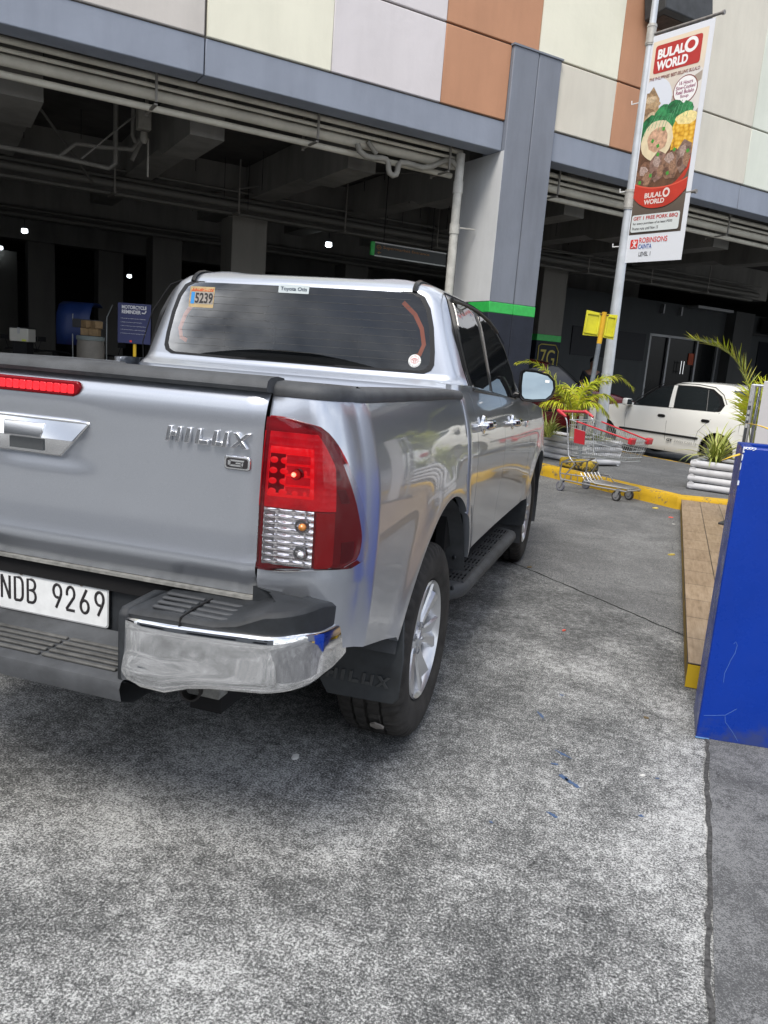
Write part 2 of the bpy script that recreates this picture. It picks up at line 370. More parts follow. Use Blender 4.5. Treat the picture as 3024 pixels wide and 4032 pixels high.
# ---------------------------------------------------------------- tiled platform under the blue box
def tilemat():
    m = bpy.data.materials.new('wood_look_tile'); m.use_nodes = True; t = m.node_tree; p = t.nodes['Principled BSDF']; K = t.links.new
    tc = N(t, 'ShaderNodeTexCoord'); mp = N(t, 'ShaderNodeMapping'); mp.inputs['Scale'].default_value = (16, 2.2, 4); K(tc.outputs['Object'], mp.inputs[0])
    n = N(t, 'ShaderNodeTexNoise', i_Scale=3., i_Detail=9., i_Roughness=.65); K(mp.outputs[0], n.inputs['Vector'])
    n2 = N(t, 'ShaderNodeTexNoise', i_Scale=6., i_Detail=3.); K(tc.outputs['Object'], n2.inputs['Vector'])
    r = ramp(t, n.outputs[0], [(.3, (.21, .145, .085)), (.5, (.33, .24, .155)), (.75, (.43, .33, .23))])
    br = N(t, 'ShaderNodeTexBrick'); br.offset = 0; br.inputs['Scale'].default_value = 1; br.inputs['Mortar Size'].default_value = .0035; br.inputs['Brick Width'].default_value = .20; br.inputs['Row Height'].default_value = .40
    br.inputs['Color1'].default_value = (1, 1, 1, 1); br.inputs['Color2'].default_value = (.84, .82, .8, 1); br.inputs['Mortar'].default_value = (.12, .11, .10, 1)
    K(tc.outputs['Object'], br.inputs['Vector'])
    x = N(t, 'ShaderNodeMix', data_type='RGBA', blend_type='MULTIPLY'); x.inputs[0].default_value = 1; K(r.outputs[0], x.inputs[6]); K(br.outputs[0], x.inputs[7])
    K(x.outputs[2], p.inputs['Base Color']); p.inputs['Roughness'].default_value = .42
    b = N(t, 'ShaderNodeBump', i_Strength=.5, i_Distance=.003); K(br.outputs['Fac'], b.inputs['Height']); b.invert = True; K(b.outputs[0], p.inputs['Normal'])
    return m
tx, ty = Vector((2.272-1.954, 7.061-1.015, 0)).normalized(), None
ang = math.atan2(tx.y, tx.x)-math.pi/2
tp = empty('tiled_platform', (1.954, 1.015, 0), ang, 'low platform with wood look tiles on top and yellow painted end', 'platform')
b = MB(); b.b2((0, 0, .118), (2.6, 5.62, .126)); b.build('tile_surface', tilemat(), tp, bevel=.002)
b = MB(); b.b2((.006, .004, 0), (2.6, 5.62, .118)); b.build('base', worn('yellow_base_paint', (.40, .255, .05), (.16, .13, .09), .55, 8.), tp)
b = MB(); b.b2((.004, -.004, .003), (2.6, .004, .117)); b.build('end_face', worn('yellow_end_paint', (.60, .40, .02), (.10, .09, .08), .60, 8.), tp)

# ================================================================== MALL BUILDING (local x along the front, y inwards)
BX = Matrix.Translation((-.766, 9.441, 0)) @ Matrix.Rotation(R(47.39), 4, 'Z')
def bw(u, o, z=0): return BX @ Vector((u, o, z))
mall = empty('mall_building', (-.766, 9.441, 0), R(47.39), 'mall with cream, grey and brown panels over a dark open car park', 'building')
P_BEIGE = plaster('panel_beige_grey', (.54, .51, .475), .06); P_CREAM = plaster('panel_cream', (.74, .725, .60), .05); P_LAV = plaster('panel_pale_lavender', (.62, .59, .60), .05)
P_BROWN = plaster('panel_terracotta', (.47, .245, .145), .07); P_SAND = plaster('panel_sand', (.62, .59, .51), .07); P_MINT = plaster('panel_pale_mint', (.65, .68, .60), .06)
P_BLUE = plaster('fascia_blue_grey', (.245, .275, .335), .08); P_COL = plaster('pillar_blue_grey', (.195, .215, .255), .12)
def wp(u0, u1, z0, z1, m): b = MB(); b.b2((u0, 0, z0), (u1, .25, z1)); return b.build('wall_panel', m, mall, bevel=.012)
G = .012
for u0, u1, m in [(-30, -4.56, P_BEIGE), (-4.53, -2.882, P_CREAM), (-2.880, -1.166, P_LAV), (-1.164, -.004, P_BROWN), (.926, 2.149, P_SAND), (2.151, 3.05, P_BROWN), (3.052, 5.60, P_SAND), (5.603, 24, P_MINT)]: wp(u0, u1, 5.075 if u0 < 0 else 5.13, 6.095, m)
for u0, u1, m in [(-30, -4.56, P_BEIGE), (-4.53, -2.882, P_CREAM), (-2.880, -1.166, P_LAV), (-1.164, .498, P_BROWN), (.502, 2.149, P_CREAM), (2.151, 3.05, P_BROWN), (3.052, 5.60, P_SAND), (5.603, 24, P_MINT)]: wp(u0, u1, 6.12, 9.2, m)
for u0, u1, m in [(-30, -2.9, P_CREAM), (-2.898, 3.0, P_LAV), (3.002, 24, P_SAND)]: wp(u0, u1, 9.22, 12.5, m)
b = MB(); b.b2((-30, .04, 5.05), (24, .24, 12.4)); b.build('wall_backing', mat('joint_shadow_grey', (.11, .10, .09), .9), mall)
for u0, u1, z0, z1 in [(-30, -4.552, 4.65, 5.06), (-4.538, -.002, 4.65, 5.06), (.922, 5.55, 4.69, 5.11), (5.562, 24, 4.69, 5.11)]:
    b = MB(); b.b2((u0, .02, z0), (u1, .36, z1)); b.build('fascia_beam', P_BLUE, mall, bevel=.012)
# front pillar: two strips with a groove, navy foot, green band
NAVY = worn('pillar_navy', (.018, .022, .035), (.10, .11, .12), .66, 14.); GREEN = mat('pillar_green', (.03, .42, .075), .5, var=.15, vs=12)
def pillar(name, u0, u1, y0, y1, ztop, up, side=None, zg=2.30):
    pl = MB(); pl.b2((u0, y0, zg+.16), (u1, y1, ztop)); o = pl.build(name, up, mall, bevel=.012)
    q = MB(); q.b2((u0-.004, y0-.004, zg), (u1+.004, y1+.004, zg+.16)); q.build('green_band', GREEN, o, bevel=.008)
    q = MB(); q.b2((u0-.002, y0-.002, .0), (u1+.002, y1+.002, zg)); q.build('navy_foot', NAVY, o, bevel=.008)
    return o
pc = pillar('front_pillar', 0, .468, -.06, .5, 6.09, P_COL); pillar('front_pillar', .482, .92, -.058, .5, 6.088, P_COL)
b = MB(); b.b2((.46, -.03, 0), (.49, .4, 6.07)); b.build('pillar_groove', mat('groove_dark', (.05, .055, .065), .9), mall)
b = MB(); b.b2((-.006, -.05, 2.47), (.0, .95, 4.648)); b.b2((.0, .5, 2.47), (.9, .95, 4.648)); b.build('pillar_side', plaster('pillar_pale_side', (.60, .615, .625), .06), mall)
b = MB(); b.b2((-.02, -.075, 6.09), (.94, .01, 6.115)); b.build('pillar_cap', P_COL, mall)
# structure inside
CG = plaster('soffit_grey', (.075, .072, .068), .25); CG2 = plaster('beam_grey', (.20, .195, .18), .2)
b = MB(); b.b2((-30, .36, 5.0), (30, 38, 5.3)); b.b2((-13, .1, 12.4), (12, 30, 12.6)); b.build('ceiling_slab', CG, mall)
for u in (-8.75, -6.45, -4.15, -1.75, .46, 2.6, 4.8, 6.7, 9.0):
    b = MB(); pr = [(1.15, 4.98), (1.15, 4.24), (2.6, 4.24), (2.9, 4.36), (9, 4.36), (9, 4.98)]
    X = mall.matrix_basis.copy(); b.add([(u-.24, y, z) for y, z in pr]+[(u+.24, y, z) for y, z in pr], [tuple(range(6)), tuple(range(11, 5, -1))]+[(i, (i+1) % 6, 6+(i+1) % 6, 6+i) for i in range(6)])
    b.build('ceiling_beam', CG2, mall)
for y in (6.0, 11.2, 16.4):
    b = MB(); b.b2((-14, y-.3, 4.12), (15, y+.3, 4.99)); b.build('girder', CG2, mall)
for u, y in [(-1.75, 6.35), (-2.15, 11.4), (-2.6, 16.5), (-8.5, 6.35), (-8.7, 11.4), (-4.6, 16.5), (3.4, 11.4), (-5.3, 20.5)]:
    b = MB(); b.b2((u-.38, y-.36, 0), (u+.38, y+.36, 4.11)); b.build('inner_pillar', (plaster('inner_pillar_grey_lit', (.24, .232, .21), .1) if y < 7 else plaster('inner_pillar_grey', (.14, .136, .126), .1)), mall, bevel=.02)  # front-row pillars paler: daylight falling off with depth is put into their colour
p7 = pillar('inner_pillar', 6.22, 7.05, 6.0, 6.7, 4.11, plaster('inner_pillar_pale', (.17, .163, .147), .1), zg=2.26)
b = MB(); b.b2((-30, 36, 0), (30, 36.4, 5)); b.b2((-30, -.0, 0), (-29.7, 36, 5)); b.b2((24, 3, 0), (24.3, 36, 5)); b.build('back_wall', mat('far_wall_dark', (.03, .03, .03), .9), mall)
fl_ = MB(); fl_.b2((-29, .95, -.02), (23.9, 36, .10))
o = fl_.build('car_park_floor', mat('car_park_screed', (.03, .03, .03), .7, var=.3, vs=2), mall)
# service pipes along the front, just inside the fascia
PIPE = mat('painted_pipe', (.52, .50, .43), .55, var=.15, vs=3)
for y, z, r in [(.42, 4.76, .016), (.55, 4.66, .038), (.72, 4.50, .070), (.60, 4.57, .025), (.80, 4.36, .042)]:
    for u0, u1 in ((-12, -.35), (.95, 12)):
        b = MB(); b.tube([(u0, y, z), (u1, y, z)], r, 12); b.build('service_pipe', PIPE, mall, smooth=40)
for u in [x*2.2-.6 for x in range(-6, 7)]:
    if -.4 < u < .95: continue
    cl = MB(); cl.b2((u-.015, .48, 4.36), (u+.015, .50, 4.98)); cl.b2((u-.02, .98, 4.30), (u+.02, 1.0, 4.98)); cl.b2((u-.02, .5, 4.325), (u+.02, .98, 4.345)); cl.build('pipe_hanger', mat('hanger_steel', (.2, .19, .17), .6), mall)
for y, z, r in [(5.4, 4.30, .05), (5.3, 4.18, .07), (5.5, 4.05, .04), (5.25, 4.42, .025), (10.6, 4.1, .06), (10.7, 4.25, .04)]:
    b = MB(); b.tube([(-13, y, z), (14, y, z)], r, 10); b.build('service_pipe', mat('inner_pipe', (.11, .107, .097), .6), mall, smooth=40)
for u in [x*2.3 for x in range(-5, 6)]: b = MB(); b.b2((u-.02, 5.1, 4.0), (u+.02, 5.7, 4.03)); b.b2((u-.012, 5.12, 4.03), (u+.012, 5.14, 4.98)); b.build('pipe_hanger', mat('hanger_steel'), mall)
# downpipe beside the pillar with its trap
DP = mat('downpipe_white', (.46, .455, .42), .5, var=.25, vs=6); DPI = mat('inner_drain_pipe', (.26, .25, .22), .55, var=.2, vs=6)
b = MB(); b.tube([(-.40, .5, 0), (-.40, .5, 4.62)], .068, 16); b.tube([(-.40, .5, 4.05), (-.40, .5, 4.22)], .078, 16); b.tube([(-.40, .5, 3.45), (-.40, .5, 3.60)], .078, 16); b.tube([(-.40, .5, 3.55), (-.05, .45, 3.56)], .012, 6); b.build('downpipe', DP, mall, smooth=40)
b = MB(); tr_ = [(-2.12, .62, 4.46), (-2.08, .62, 4.37), (-1.98, .62, 4.32), (-1.88, .62, 4.315), (-1.70, .62, 4.34), (-1.63, .62, 4.335), (-1.59, .62, 4.29), (-1.58, .62, 4.21), (-1.555, .62, 4.16), (-1.50, .62, 4.135), (-1.445, .62, 4.16), (-1.425, .62, 4.22), (-1.42, .62, 4.30), (-1.38, .62, 4.34), (-1.28, .62, 4.35), (-1.0, .62, 4.335), (-.84, .62, 4.38), (-.60, .60, 4.51), (-.50, .56, 4.50), (-.40, .5, 4.40)]
b.tube(tr_, .042, 14); b.tube([(-1.96, .62, 4.52), (-1.80, .62, 4.38)], .034, 10); b.build('trap_pipe', DPI, mall, smooth=50)
b = MB(); b.tube([(-9.5, 3.0, 3.98), (-5.8, 3.0, 4.01), (-5.57, 3.0, 4.24), (-5.21, 3.0, 4.26), (-4.76, 3.0, 4.31), (-4.62, 3.0, 4.50)], .036, 10)
b.tube([(-5.8, 3.0, 4.01), (-5.10, 3.0, 3.98), (-5.0, 3.0, 4.06), (-5.0, 3.0, 4.98)], .036, 10); b.tube([(-4.74, 3.0, 4.98), (-4.75, 3.0, 4.5), (-4.70, 3.0, 4.41)], .034, 10); b.tube([(-4.76, 3.0, 4.15), (-4.62, 3.0, 4.46)], .034, 10); b.build('drain_pipe', mat('drain_pipe_grey', (.17, .165, .15), .6, var=.2, vs=6), mall, smooth=40)
b = MB(); b.tube([(-5.55, 2.6, 3.96), (-5.09, 2.6, 4.42), (-4.69, 2.6, 4.80)], .014, 6); b.build('brace_rod', CG2, mall)
b = MB(); b.b2((-4.86, 2.1, 4.42), (-4.68, 2.28, 4.72)); jb = b.build('junction_box', DPI, mall, bevel=.008)
b = MB(); b.lathe([(-.08, .02), (-.07, .05), (0, .055), (.06, .04), (.08, .02)], 14, Matrix.Translation((-4.76, 2.2, 4.32)) @ Matrix.Rotation(R(90), 4, 'Y')); b.tube([(-4.70, 2.2, 3.80), (-4.70, 2.2, 4.32)], .014, 6); b.build('lamp_fitting', DPI, jb, smooth=50)
for i in range(46):
    u, y = random.uniform(-9, 9), random.uniform(1.2, 8); hg = MB(); hg.tube([(u, y, random.uniform(4.1, 4.6)), (u, y, 5)], .006, 4); hg.build('hanger_rod', DARK, mall)
for q_ in ([(-3.3, 6.4, 4.3), (-.6, 3.3, 4.75), (.9, 2.2, 4.85)], [(-6.2, 2.2, 4.5), (-5.0, 5, 4.1)], [(3.0, 5.6, 4.3), (6.5, 4.6, 4.3)]): tb = MB(); tb.tube(q_, .02, 6); tb.build('conduit', mat('inner_pipe'), mall, smooth=40)
# storefront at the back of the right bay (plane y = 9)
SW = plaster('shop_wall_grey', (.062, .068, .072), .08); FR = mat('shop_frame', (.28, .29, .30), .4, .3)
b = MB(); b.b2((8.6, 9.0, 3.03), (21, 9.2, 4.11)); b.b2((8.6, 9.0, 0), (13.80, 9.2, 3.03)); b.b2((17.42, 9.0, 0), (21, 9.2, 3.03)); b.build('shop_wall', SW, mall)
b = MB(); b.b2((17.6, 8.6, 0), (18.68, 9.0, 4.11)); b.build('shop_pier', plaster('shop_pier_grey', (.075, .077, .078), .08), mall)
b = MB(); b.b2((10.2, 8.96, 2.07), (13.55, 9.0, 2.98)); b.build('dark_poster', mat('dark_window_film', (.010, .012, .017), .45, spec=.2), mall)
b = MB(); b.b2((19.7, 8.96, 1.2), (21.5, 9.0, 3.2)); b.build('dark_window', mat('dark_window_film'), mall)
b = MB(); b.b2((13.80, 9.08, 0), (17.42, 9.12, 3.03)); b.build('shop_glass', mat('shop_glass', (.006, .007, .008), .1, spec=.12), mall)
b = MB()
for u in (13.82, 14.78, 16.28, 17.40): b.b2((u-.04, 9.0, 0), (u+.04, 9.075, 3.03))
b.b2((13.82, 9.0, 2.95), (17.4, 9.075, 3.03)); b.b2((13.82, 9.0, 0), (17.4, 9.075, .12)); b.build('shop_frame', FR, mall)
for u in (15.46, 15.60): b = MB(); b.tube([(u, 8.93, 1.75), (u, 8.93, 2.2)], .016, 8); b.b2((u-.01, 8.93, 1.82), (u+.01, 9.08, 1.84)); b.b2((u-.01, 8.93, 2.12), (u+.01, 9.08, 2.14)); b.build('door_handle', CHROME, mall, smooth=40)
b = MB(); b.b2((15.95, 9.05, 2.1), (16.24, 9.07, 2.5)); b.build('orange_notice', mat('orange_paper', (.35, .06, .02), .7), mall)
b = MB(); b.b2((15.4, 8.5, 4.02), (17.3, 8.99, 4.11)); b.build('shop_ledge', FR, mall)
for u in (14.1, 15.0): b = MB(); b.b2((u, 8.85, 3.72), (u+.06, 8.99, 4.02)); b.build('wall_lamp', FR, mall)
b = MB()
for u in (18.9, 20.0, 21.1): b.b2((u-.03, 8.8, 3.4), (u+.03, 8.86, 4.1))
b.b2((18.9, 8.8, 3.4), (21.1, 8.86, 3.46)); b.b2((19.4, 8.4, 3.5), (20.4, 8.8, 4.05)); b.build('unit_rack', mat('rack_dark', (.03, .03, .03), .6), mall)
# 7G lettering on the inner pillar
YB = mat('yellow_print', (.42, .35, .06), .6)
oX = Vector((.677, .736, 0)); iX = Vector((-.736, .677, 0)); UZ = Vector((0, 0, 1))
text('7G', (6.38, 5.990, 1.62), (1, 0, 0), (0, 0, 1), .50, .42, YB, 'bay_letters', p7, .006)
b = MB()
pts = [(6.30, 1.5), (6.30, 2.12), (6.38, 2.17), (6.88, 2.17), (6.99, 2.02), (6.99, 1.5)]
b.tube([(u, 5.985, z) for u, z in pts], .014, 6, m=0); b.build('bay_letter_frame', YB, p7)
text('5', (-8.52, 5.98, 1.62), (1, 0, 0), (0, 0, 1), .2, .42, YB, 'bay_letters', mall, .006)
# lamps inside, lit
LMP = mat('lamp_lit', (1, 1, 1), emit=(.85, .95, 1), es=2.5)
for i, (u, y, z, lb) in enumerate([(-5.24, 14.1, 4.15, 'lit white lamp, upper of the two at the left edge of the car park'), (-5.45, 19.9, 4.15, 'lit white lamp, lower of the two at the left edge of the car park'), (-1.2, 20.2, 3.75, 'small lit white lamp above the roof of the pickup, left side'), (1.0, 8.0, 4.12, 'lit white lamp hanging left of the supermarket sign')]):
    P = bw(u, y, z); e = empty('ceiling_lamp', P, R(47), lb, 'lamp', 'lamps in the car park')
    b = MB(); b.lathe([(-.02, .02), (-.05, .075), (.04, .085), (.06, .05)], 14, Matrix.Rotation(R(90), 4, 'Y')); b.build('bulb', LMP, e, smooth=60)
    b = MB(); b.tube([(0, 0, .03), (0, 0, 4.98-z)], .012, 6); b.build('rod', DARK, e)
# black box on the facade
e = empty('speaker_box', bw(3.02, -.22, 7.3), R(47.39), 'black box fixed high on the wall behind the top of the banner', 'loudspeaker')
b = MB(); b.box((0, -.05, .0), (1.12, .42, .5), rx=R(-10)); b.build('cabinet', mat('weathered_black', (.028, .03, .032), .6, var=.4, vs=6), e, bevel=.02)
b = MB(); b.box((0, -.02, -.258), (.9, .30, .02), rx=R(-10)); b.build('louvre', mat('rusty_brown', (.06, .04, .03), .8, var=.4, vs=10), e)
b = MB(); b.box((0, .19, .1), (.2, .1, .3)); b.build('bracket', DARK, e)
# supermarket sign hanging inside
s = empty('hanging_sign', bw(-.20, 3.5, 3.47), R(47.39), 'green ended hanging sign pointing to the supermarket entrance', 'sign'); s.scale = (.78, .6, .6)
b = MB(); b.prism(rrect(2.2, .46, .08), .06, Matrix.Translation((1.05, .03, .05)) @ Matrix.Rotation(R(90), 4, 'X')); b.build('panel', mat('sign_dark', (.02, .025, .024), .5), s, bevel=.006)
b = MB(); b.b2((-.06, -.045, -.15), (.05, .045, .27)); b.build('green_end', GREEN, s, bevel=.02)
b = MB(); b.b2((.05, -.04, .235), (2.15, -.03, .275)); b.b2((.05, -.04, -.165), (2.15, -.03, -.125)); b.build('white_border', mat('sign_white', (.5, .52, .5), .5), s)
text('Supermarket Entrance', (.28, -.034, .07), (1, 0, 0), (0, 0, 1), 1.35, .11, mat('sign_orange', (.32, .14, .03), .5), 'sign_words', s, .006)
b = MB(); b.tube([(.16+.06*math.cos(a/3), -.034, .12+.06*math.sin(a/3)) for a in range(20)], .008, 5); b.tube([(.12, -.034, .12), (.2, -.034, .12)], .008, 5); b.tube([(.13, -.034, -.04), (.23, -.034, -.04)], .010, 5); b.tube([(.18, -.034, .0), (.13, -.034, -.04), (.18, -.034, -.08)], .010, 5); b.build('arrows', mat('sign_orange'), s)
for x in (.3, 1.7): b = MB(); b.tube([(x, 0, .27), (x, 0, 2.3)], .012, 6); b.build('hanger', DARK, s)

# a low pale building across the car park behind the viewer (seen in the glass and the chrome)
ob_ = empty('opposite_building', (-6, -28, 0), R(-6), 'pale low building across the car park, mirrored in the rear window', 'building')
b = MB(); b.b2((-26, -6, 0), (24, 0, 9.6)); b.build('wall', plaster('opposite_wall', (.20, .205, .21)), ob_)
b = MB(); b.b2((-26.4, -6.4, 9.6), (24.4, .5, 9.9)); b.build('roof_edge', mat('opposite_roof', (.10, .11, .12), .7), ob_)
for x, z, wd, h in [(-20, 7.0, 5, .9), (-8, 6.8, 6, .9), (1, 7.4, 5, .7), (11, 6.9, 6, .9), (-15, 4.6, 4, 1.0), (-6, 4.4, 3.5, 1.2), (2.5, 4.6, 4, 1.0), (12, 4.4, 5, 1.1), (-14, .8, 9, 2.0), (-2, .8, 7, 2.1), (10, .8, 8, 2.0)]:
    b = MB(); b.b2((x-wd/2, -.02, z), (x+wd/2, .05, z+h)); b.build('window', mat('dark_window_film'), ob_)
b = MB(); b.b2((-4, .05, 5.9), (2, .35, 6.7)); b.build('awning', mat('awning_red', (.25, .04, .05), .7), ob_)

# the shop stall on the tiled platform, just to the right of the picture (mirrored in the pickup's side)
ks = empty('shop_stall', (3.35, 1.0, .126), R(-3), 'stall on the tiled platform, mirrored in the side of the pickup', 'stall')
b = MB(); b.b2((0, 0, 0), (3.0, 5.3, 2.9)); b.build('wall', mat('stall_wall', (.10, .115, .17), .5, var=.15, vs=2), ks, bevel=.02)
b = MB(); b.b2((-.25, -.1, 2.35), (.0, 5.4, 2.85)); b.build('sign_band', mat('stall_band', (.42, .07, .03), .5), ks, bevel=.02)
for y in (.2, 1.8, 3.4, 5.0): b = MB(); b.b2((-.06, y-.1, 0), (.0, y+.1, 2.35)); b.build('post', mat('stall_post', (.45, .46, .48), .5), ks)
for y in (1.0, 2.6, 4.2): b = MB(); b.b2((-.02, y-.5, .7), (.01, y+.5, 2.1)); b.build('window', mat('dark_window_film'), ks)

# ================================================================== PICKUP TRUCK (world axes: +y forward, rear axle at y = 0)
TR = empty('pickup_truck', (0, 0, 0), 0, 'silver double cab pickup truck parked with its tailgate towards the viewer', 'pickup truck')
BODYZ = [.45, .55, .66, .80, .95, 1.08, 1.18, 1.26, 1.32, 1.37]
BODYX = [.880, .893, .905, .916, .922, .919, .907, .888, .868, .845]
def archd(Y, z):
    r1 = math.hypot(Y, z-.385)-.575; r2 = math.hypot(Y-3.085, z-.38)-.49
    return r1, r2
def bodyX(Y, z):
    zz = z+.028*max(0, Y)
    x = sinterp(zz, BODYZ, BODYX)
    r1, r2 = archd(Y, z)
    if z < 1.1:
        x += .016*math.exp(-(max(0, r1)/.085)**2) if r1 > -.3 else 0
        x += .018*math.exp(-(max(0, r2)/.085)**2) if r2 > -.3 else 0
    if .7 < Y < 2.3: x -= .010*math.exp(-((zz-.78)/.16)**2)*math.sin(math.pi*(Y-.7)/1.6)
    if Y > 3.2: x -= .17*((Y-3.2)/.85)**2.2
    return x
ZB1 = lambda Y: .705-(Y+1.04)*.245      # lower edge of the bed behind the wheel
def bed_zb(Y):
    if Y < -.545: return max(.58, ZB1(Y)) if Y > -1.04 else .70
    return .385+math.sqrt(max(0, .575**2-Y*Y))
# plan of the bed: from tailgate gap round the corner and forward
def bed_path():
    P = [(.668, -1.082), (.70, -1.081), (.74, -1.078), (.775, -1.072)]
    for i in range(1, 10):
        a = i/10*math.pi/2; P.append((.775+.125*math.sin(a)**1.0, -.935-.137*math.cos(a)))
    P.append((.905, -.93))
    Y = -.90
    while Y < -.545: P.append((None, Y)); Y += .03
    for i in range(0, 29):
        a = math.acos(-.545/.575)*(1-i/29.)+math.acos(.335/.575)*i/29.; P.append((None, .575*math.cos(a)))
    P.append((None, .335)); P.append((None, .345)); P.append((None, .352))
    return P
BP = bed_path()
RTOP = lambda Y: interp(Y, [-1.1, -.9, .1, .36], [1.352, 1.346, 1.330, 1.322])
def bed_pt(k, z, off=0.):
    x, Y = BP[k]
    side = bodyX(Y, z)
    if Y > -.3: side -= .006*min(1, (Y+.3)/.5)
    if k >= len(BP)-2: side -= (.008, .03)[k-len(BP)+2]
    ins = bodyX(-.9, 1.0)-bodyX(-.9, z)         # tumblehome
    if x is None: return Vector((side+off, Y, z))
    # corner: blend of rear face and side
    f = min(1, max(0, (x-.70)/.20))
    q = Vector((x-ins*f, Y+.45*ins*(1-f)+ins*.15, z))
    n = Vector((f, -(1-f), 0)).normalized()
    # crease under the lamp
    q += n*(.010*math.exp(-((z-.885)/.022)**2)*(1-.5*f) if z < 1 else 0)
    return q+n*off
def sgnd(v, s): return Vector((v[0]*s, v[1], v[2]))
for s in (1, -1):
    rows = []
    for k, (x, Y) in enumerate(BP):
        zb, zt = bed_zb(Y), RTOP(Y); row = []
        if k > 0: pass
        rim = bed_pt(k, zb); row.append(sgnd(rim-Vector((.03, 0, 0)) if x is None else rim+Vector((0, .03, 0)), s))
        for j in range(27):
            z = zb+(zt-zb)*j/26; row.append(sgnd(bed_pt(k, z), s))
        top = bed_pt(k, zt); row.append(sgnd(top+(Vector((-.05, 0, 0)) if x is None else Vector((-.02, .04, 0))), s))
        rows.append(row)
    b = MB(); b.grid(rows); o = b.build('bed_side', PAINT, TR, smooth=38)
    # black rail cap
    rows = []
    for k, (x, Y) in enumerate(BP[:-1]):
        zt = RTOP(Y); a = bed_pt(k, zt-.004, .004)
        ax = Vector((-1, 0, 0)) if x is None else Vector((-.3, 1, 0)).normalized()
        if k < 5: ax = Vector((0, 1, 0))
        pr = [(.01, -.006), (-.002, -.004), (-.006, .008), (-.001, .022), (.012, .031), (.05, .034), (.085, .030), (.095, .018), (.095, -.05)]
        rows.append([sgnd(a+ax*d+Vector((0, 0, h)), s) for d, h in pr])
    b = MB(); b.grid(rows); b.f.append(tuple(range(9))); b.m.append(0); b.build('rail_cap', BLKPL2, TR, smooth=50)
# inner bed
b = MB(); b.b2((-.74, -1.02, .80), (.74, .34, .84)); b.b2((-.76, -1.02, .84), (-.74, .34, 1.33)); b.b2((.74, -1.02, .84), (.76, .34, 1.33)); b.b2((-.76, .34, .8), (.76, .36, 1.33)); b.build('bed_liner', BLKPL, TR)
# tailgate
TGZ = [.822, .86, .895, .93, 1.0, 1.1, 1.2, 1.28, 1.335, 1.356]
TGY = [-1.060, -1.079, -1.096, -1.089, -1.080, -1.080, -1.084, -1.085, -1.072, -1.055]
tgY = lambda z: sinterp(z, TGZ, TGY)
TGX = lambda z: interp(z, [.82, 1.1, 1.36], [.661, .655, .668])
rows = []
for j in range(41):
    z = .822+(1.356-.822)*j/40; hw = TGX(z); row = []
    for i in range(49):
        u = -1+2*i/48; x = u*hw
        bow = .012*(1-u*u)
        dz = -.035*(1-u*u)*0
        dent = .014*math.exp(-((z-1.175)/.075)**4)*math.exp(-(x/.175)**6)
        row.append((x, tgY(z)-bow*.4+dent+(0.012 if abs(u) > .999 else 0), z+dz))
    rows.append(row)
rows.insert(0, [(x, y+.05, z) for x, y, z in rows[0]]); rows.append([(x, y+.05, z) for x, y, z in rows[-1]])
b = MB(); b.grid(rows); b.f += [tuple(r_*49 for r_ in range(43))]; b.m += [0]
tg = b.build('tailgate', PAINT, TR, smooth=40)
b = MB(); b.b2((-.72, -1.04, .70), (-.64, -.99, 1.35)); b.b2((.64, -1.04, .70), (.72, -.99, 1.35)); b.b2((-.66, -1.03, .78), (.66, -1.0, 1.35)); b.b2((-.7, -1.06, .76), (.7, -1.02, .815)); b.build('tailgate_jamb', DARK, TR)
b = MB(); rows = []
for i in range(41):
    x = -.672+1.344*i/40; bow = -.0048*(1-(x/.672)**2)
    rows.append([(x, -1.056+bow+d, 1.352+h) for d, h in [(.0, -.002), (-.026, .0), (-.033, .010), (-.028, .026), (-.012, .035), (.03, .038), (.065, .034), (.075, .022), (.075, -.05)]])
b.grid(rows); b.f += [tuple(range(9)), tuple(40*9+q for q in range(9))]; b.m += [0, 0]; b.build('tailgate_cap', BLKPL2, tg, smooth=50)
# high brake lamp
def tgp(x, z, off=0): return Vector((x, tgY(z)-.0048*(1-(x/.66)**2)-off, z))
def slab(name, poly, h, m, par, y0=-1.085, bev=.003, cx=0):
    b = MB(); b.prism(poly, h, Matrix.Translation((0, y0, 0)) @ Matrix.Rotation(R(90), 4, 'X')); return b.build(name, m, par, bevel=bev)
bl = slab('brake_lamp', [(-.228, 1.325), (-.218, 1.334), (.118, 1.334), (.126, 1.330), (.129, 1.318), (.122, 1.302), (.105, 1.293), (-.205, 1.292), (-.222, 1.302), (-.229, 1.316)], .014, REDD, tg, -1.078, .004)
LED = mat('lamp_led', (.65, .01, .02), .15, coat=.8, emit=(1, .02, .03), es=.35)
for i in range(14):
    x = -.2016+i*.0224; slab('led', rrect(.0205, .024, .004, 3, x+.0112, 1.3125), .003, LED, bl, -1.0915, .001)
# tailgate handle: chrome bezel, grip and pocket
hd = slab('handle_bezel', [(-.200, 1.125), (.060, 1.125), (.104, 1.170), (.156, 1.222), (.150, 1.229), (.12, 1.231), (-.22, 1.231), (-.250, 1.229), (-.256, 1.222), (-.204, 1.170)], .016, CHROME, tg, -1.070, .007)
b = MB(); b.add([(-.20, -1.0845, 1.128), (.055, -1.0845, 1.128), (.104, -1.0870, 1.171), (-.204, -1.0870, 1.171), (.150, -1.0885, 1.222), (-.250, -1.0885, 1.222), (.112, -1.104, 1.1745), (-.212, -1.104, 1.1745)], [(3, 2, 6, 7), (7, 6, 4, 5), (2, 4, 6), (3, 7, 5)]); b.build('bezel_face', CHROME, hd)
b = MB(); b.b2((-.106, -1.0905, 1.137), (.006, -1.080, 1.168)); b.build('pocket', mat('pocket_grey', (.16, .17, .18), .2, .8), hd)
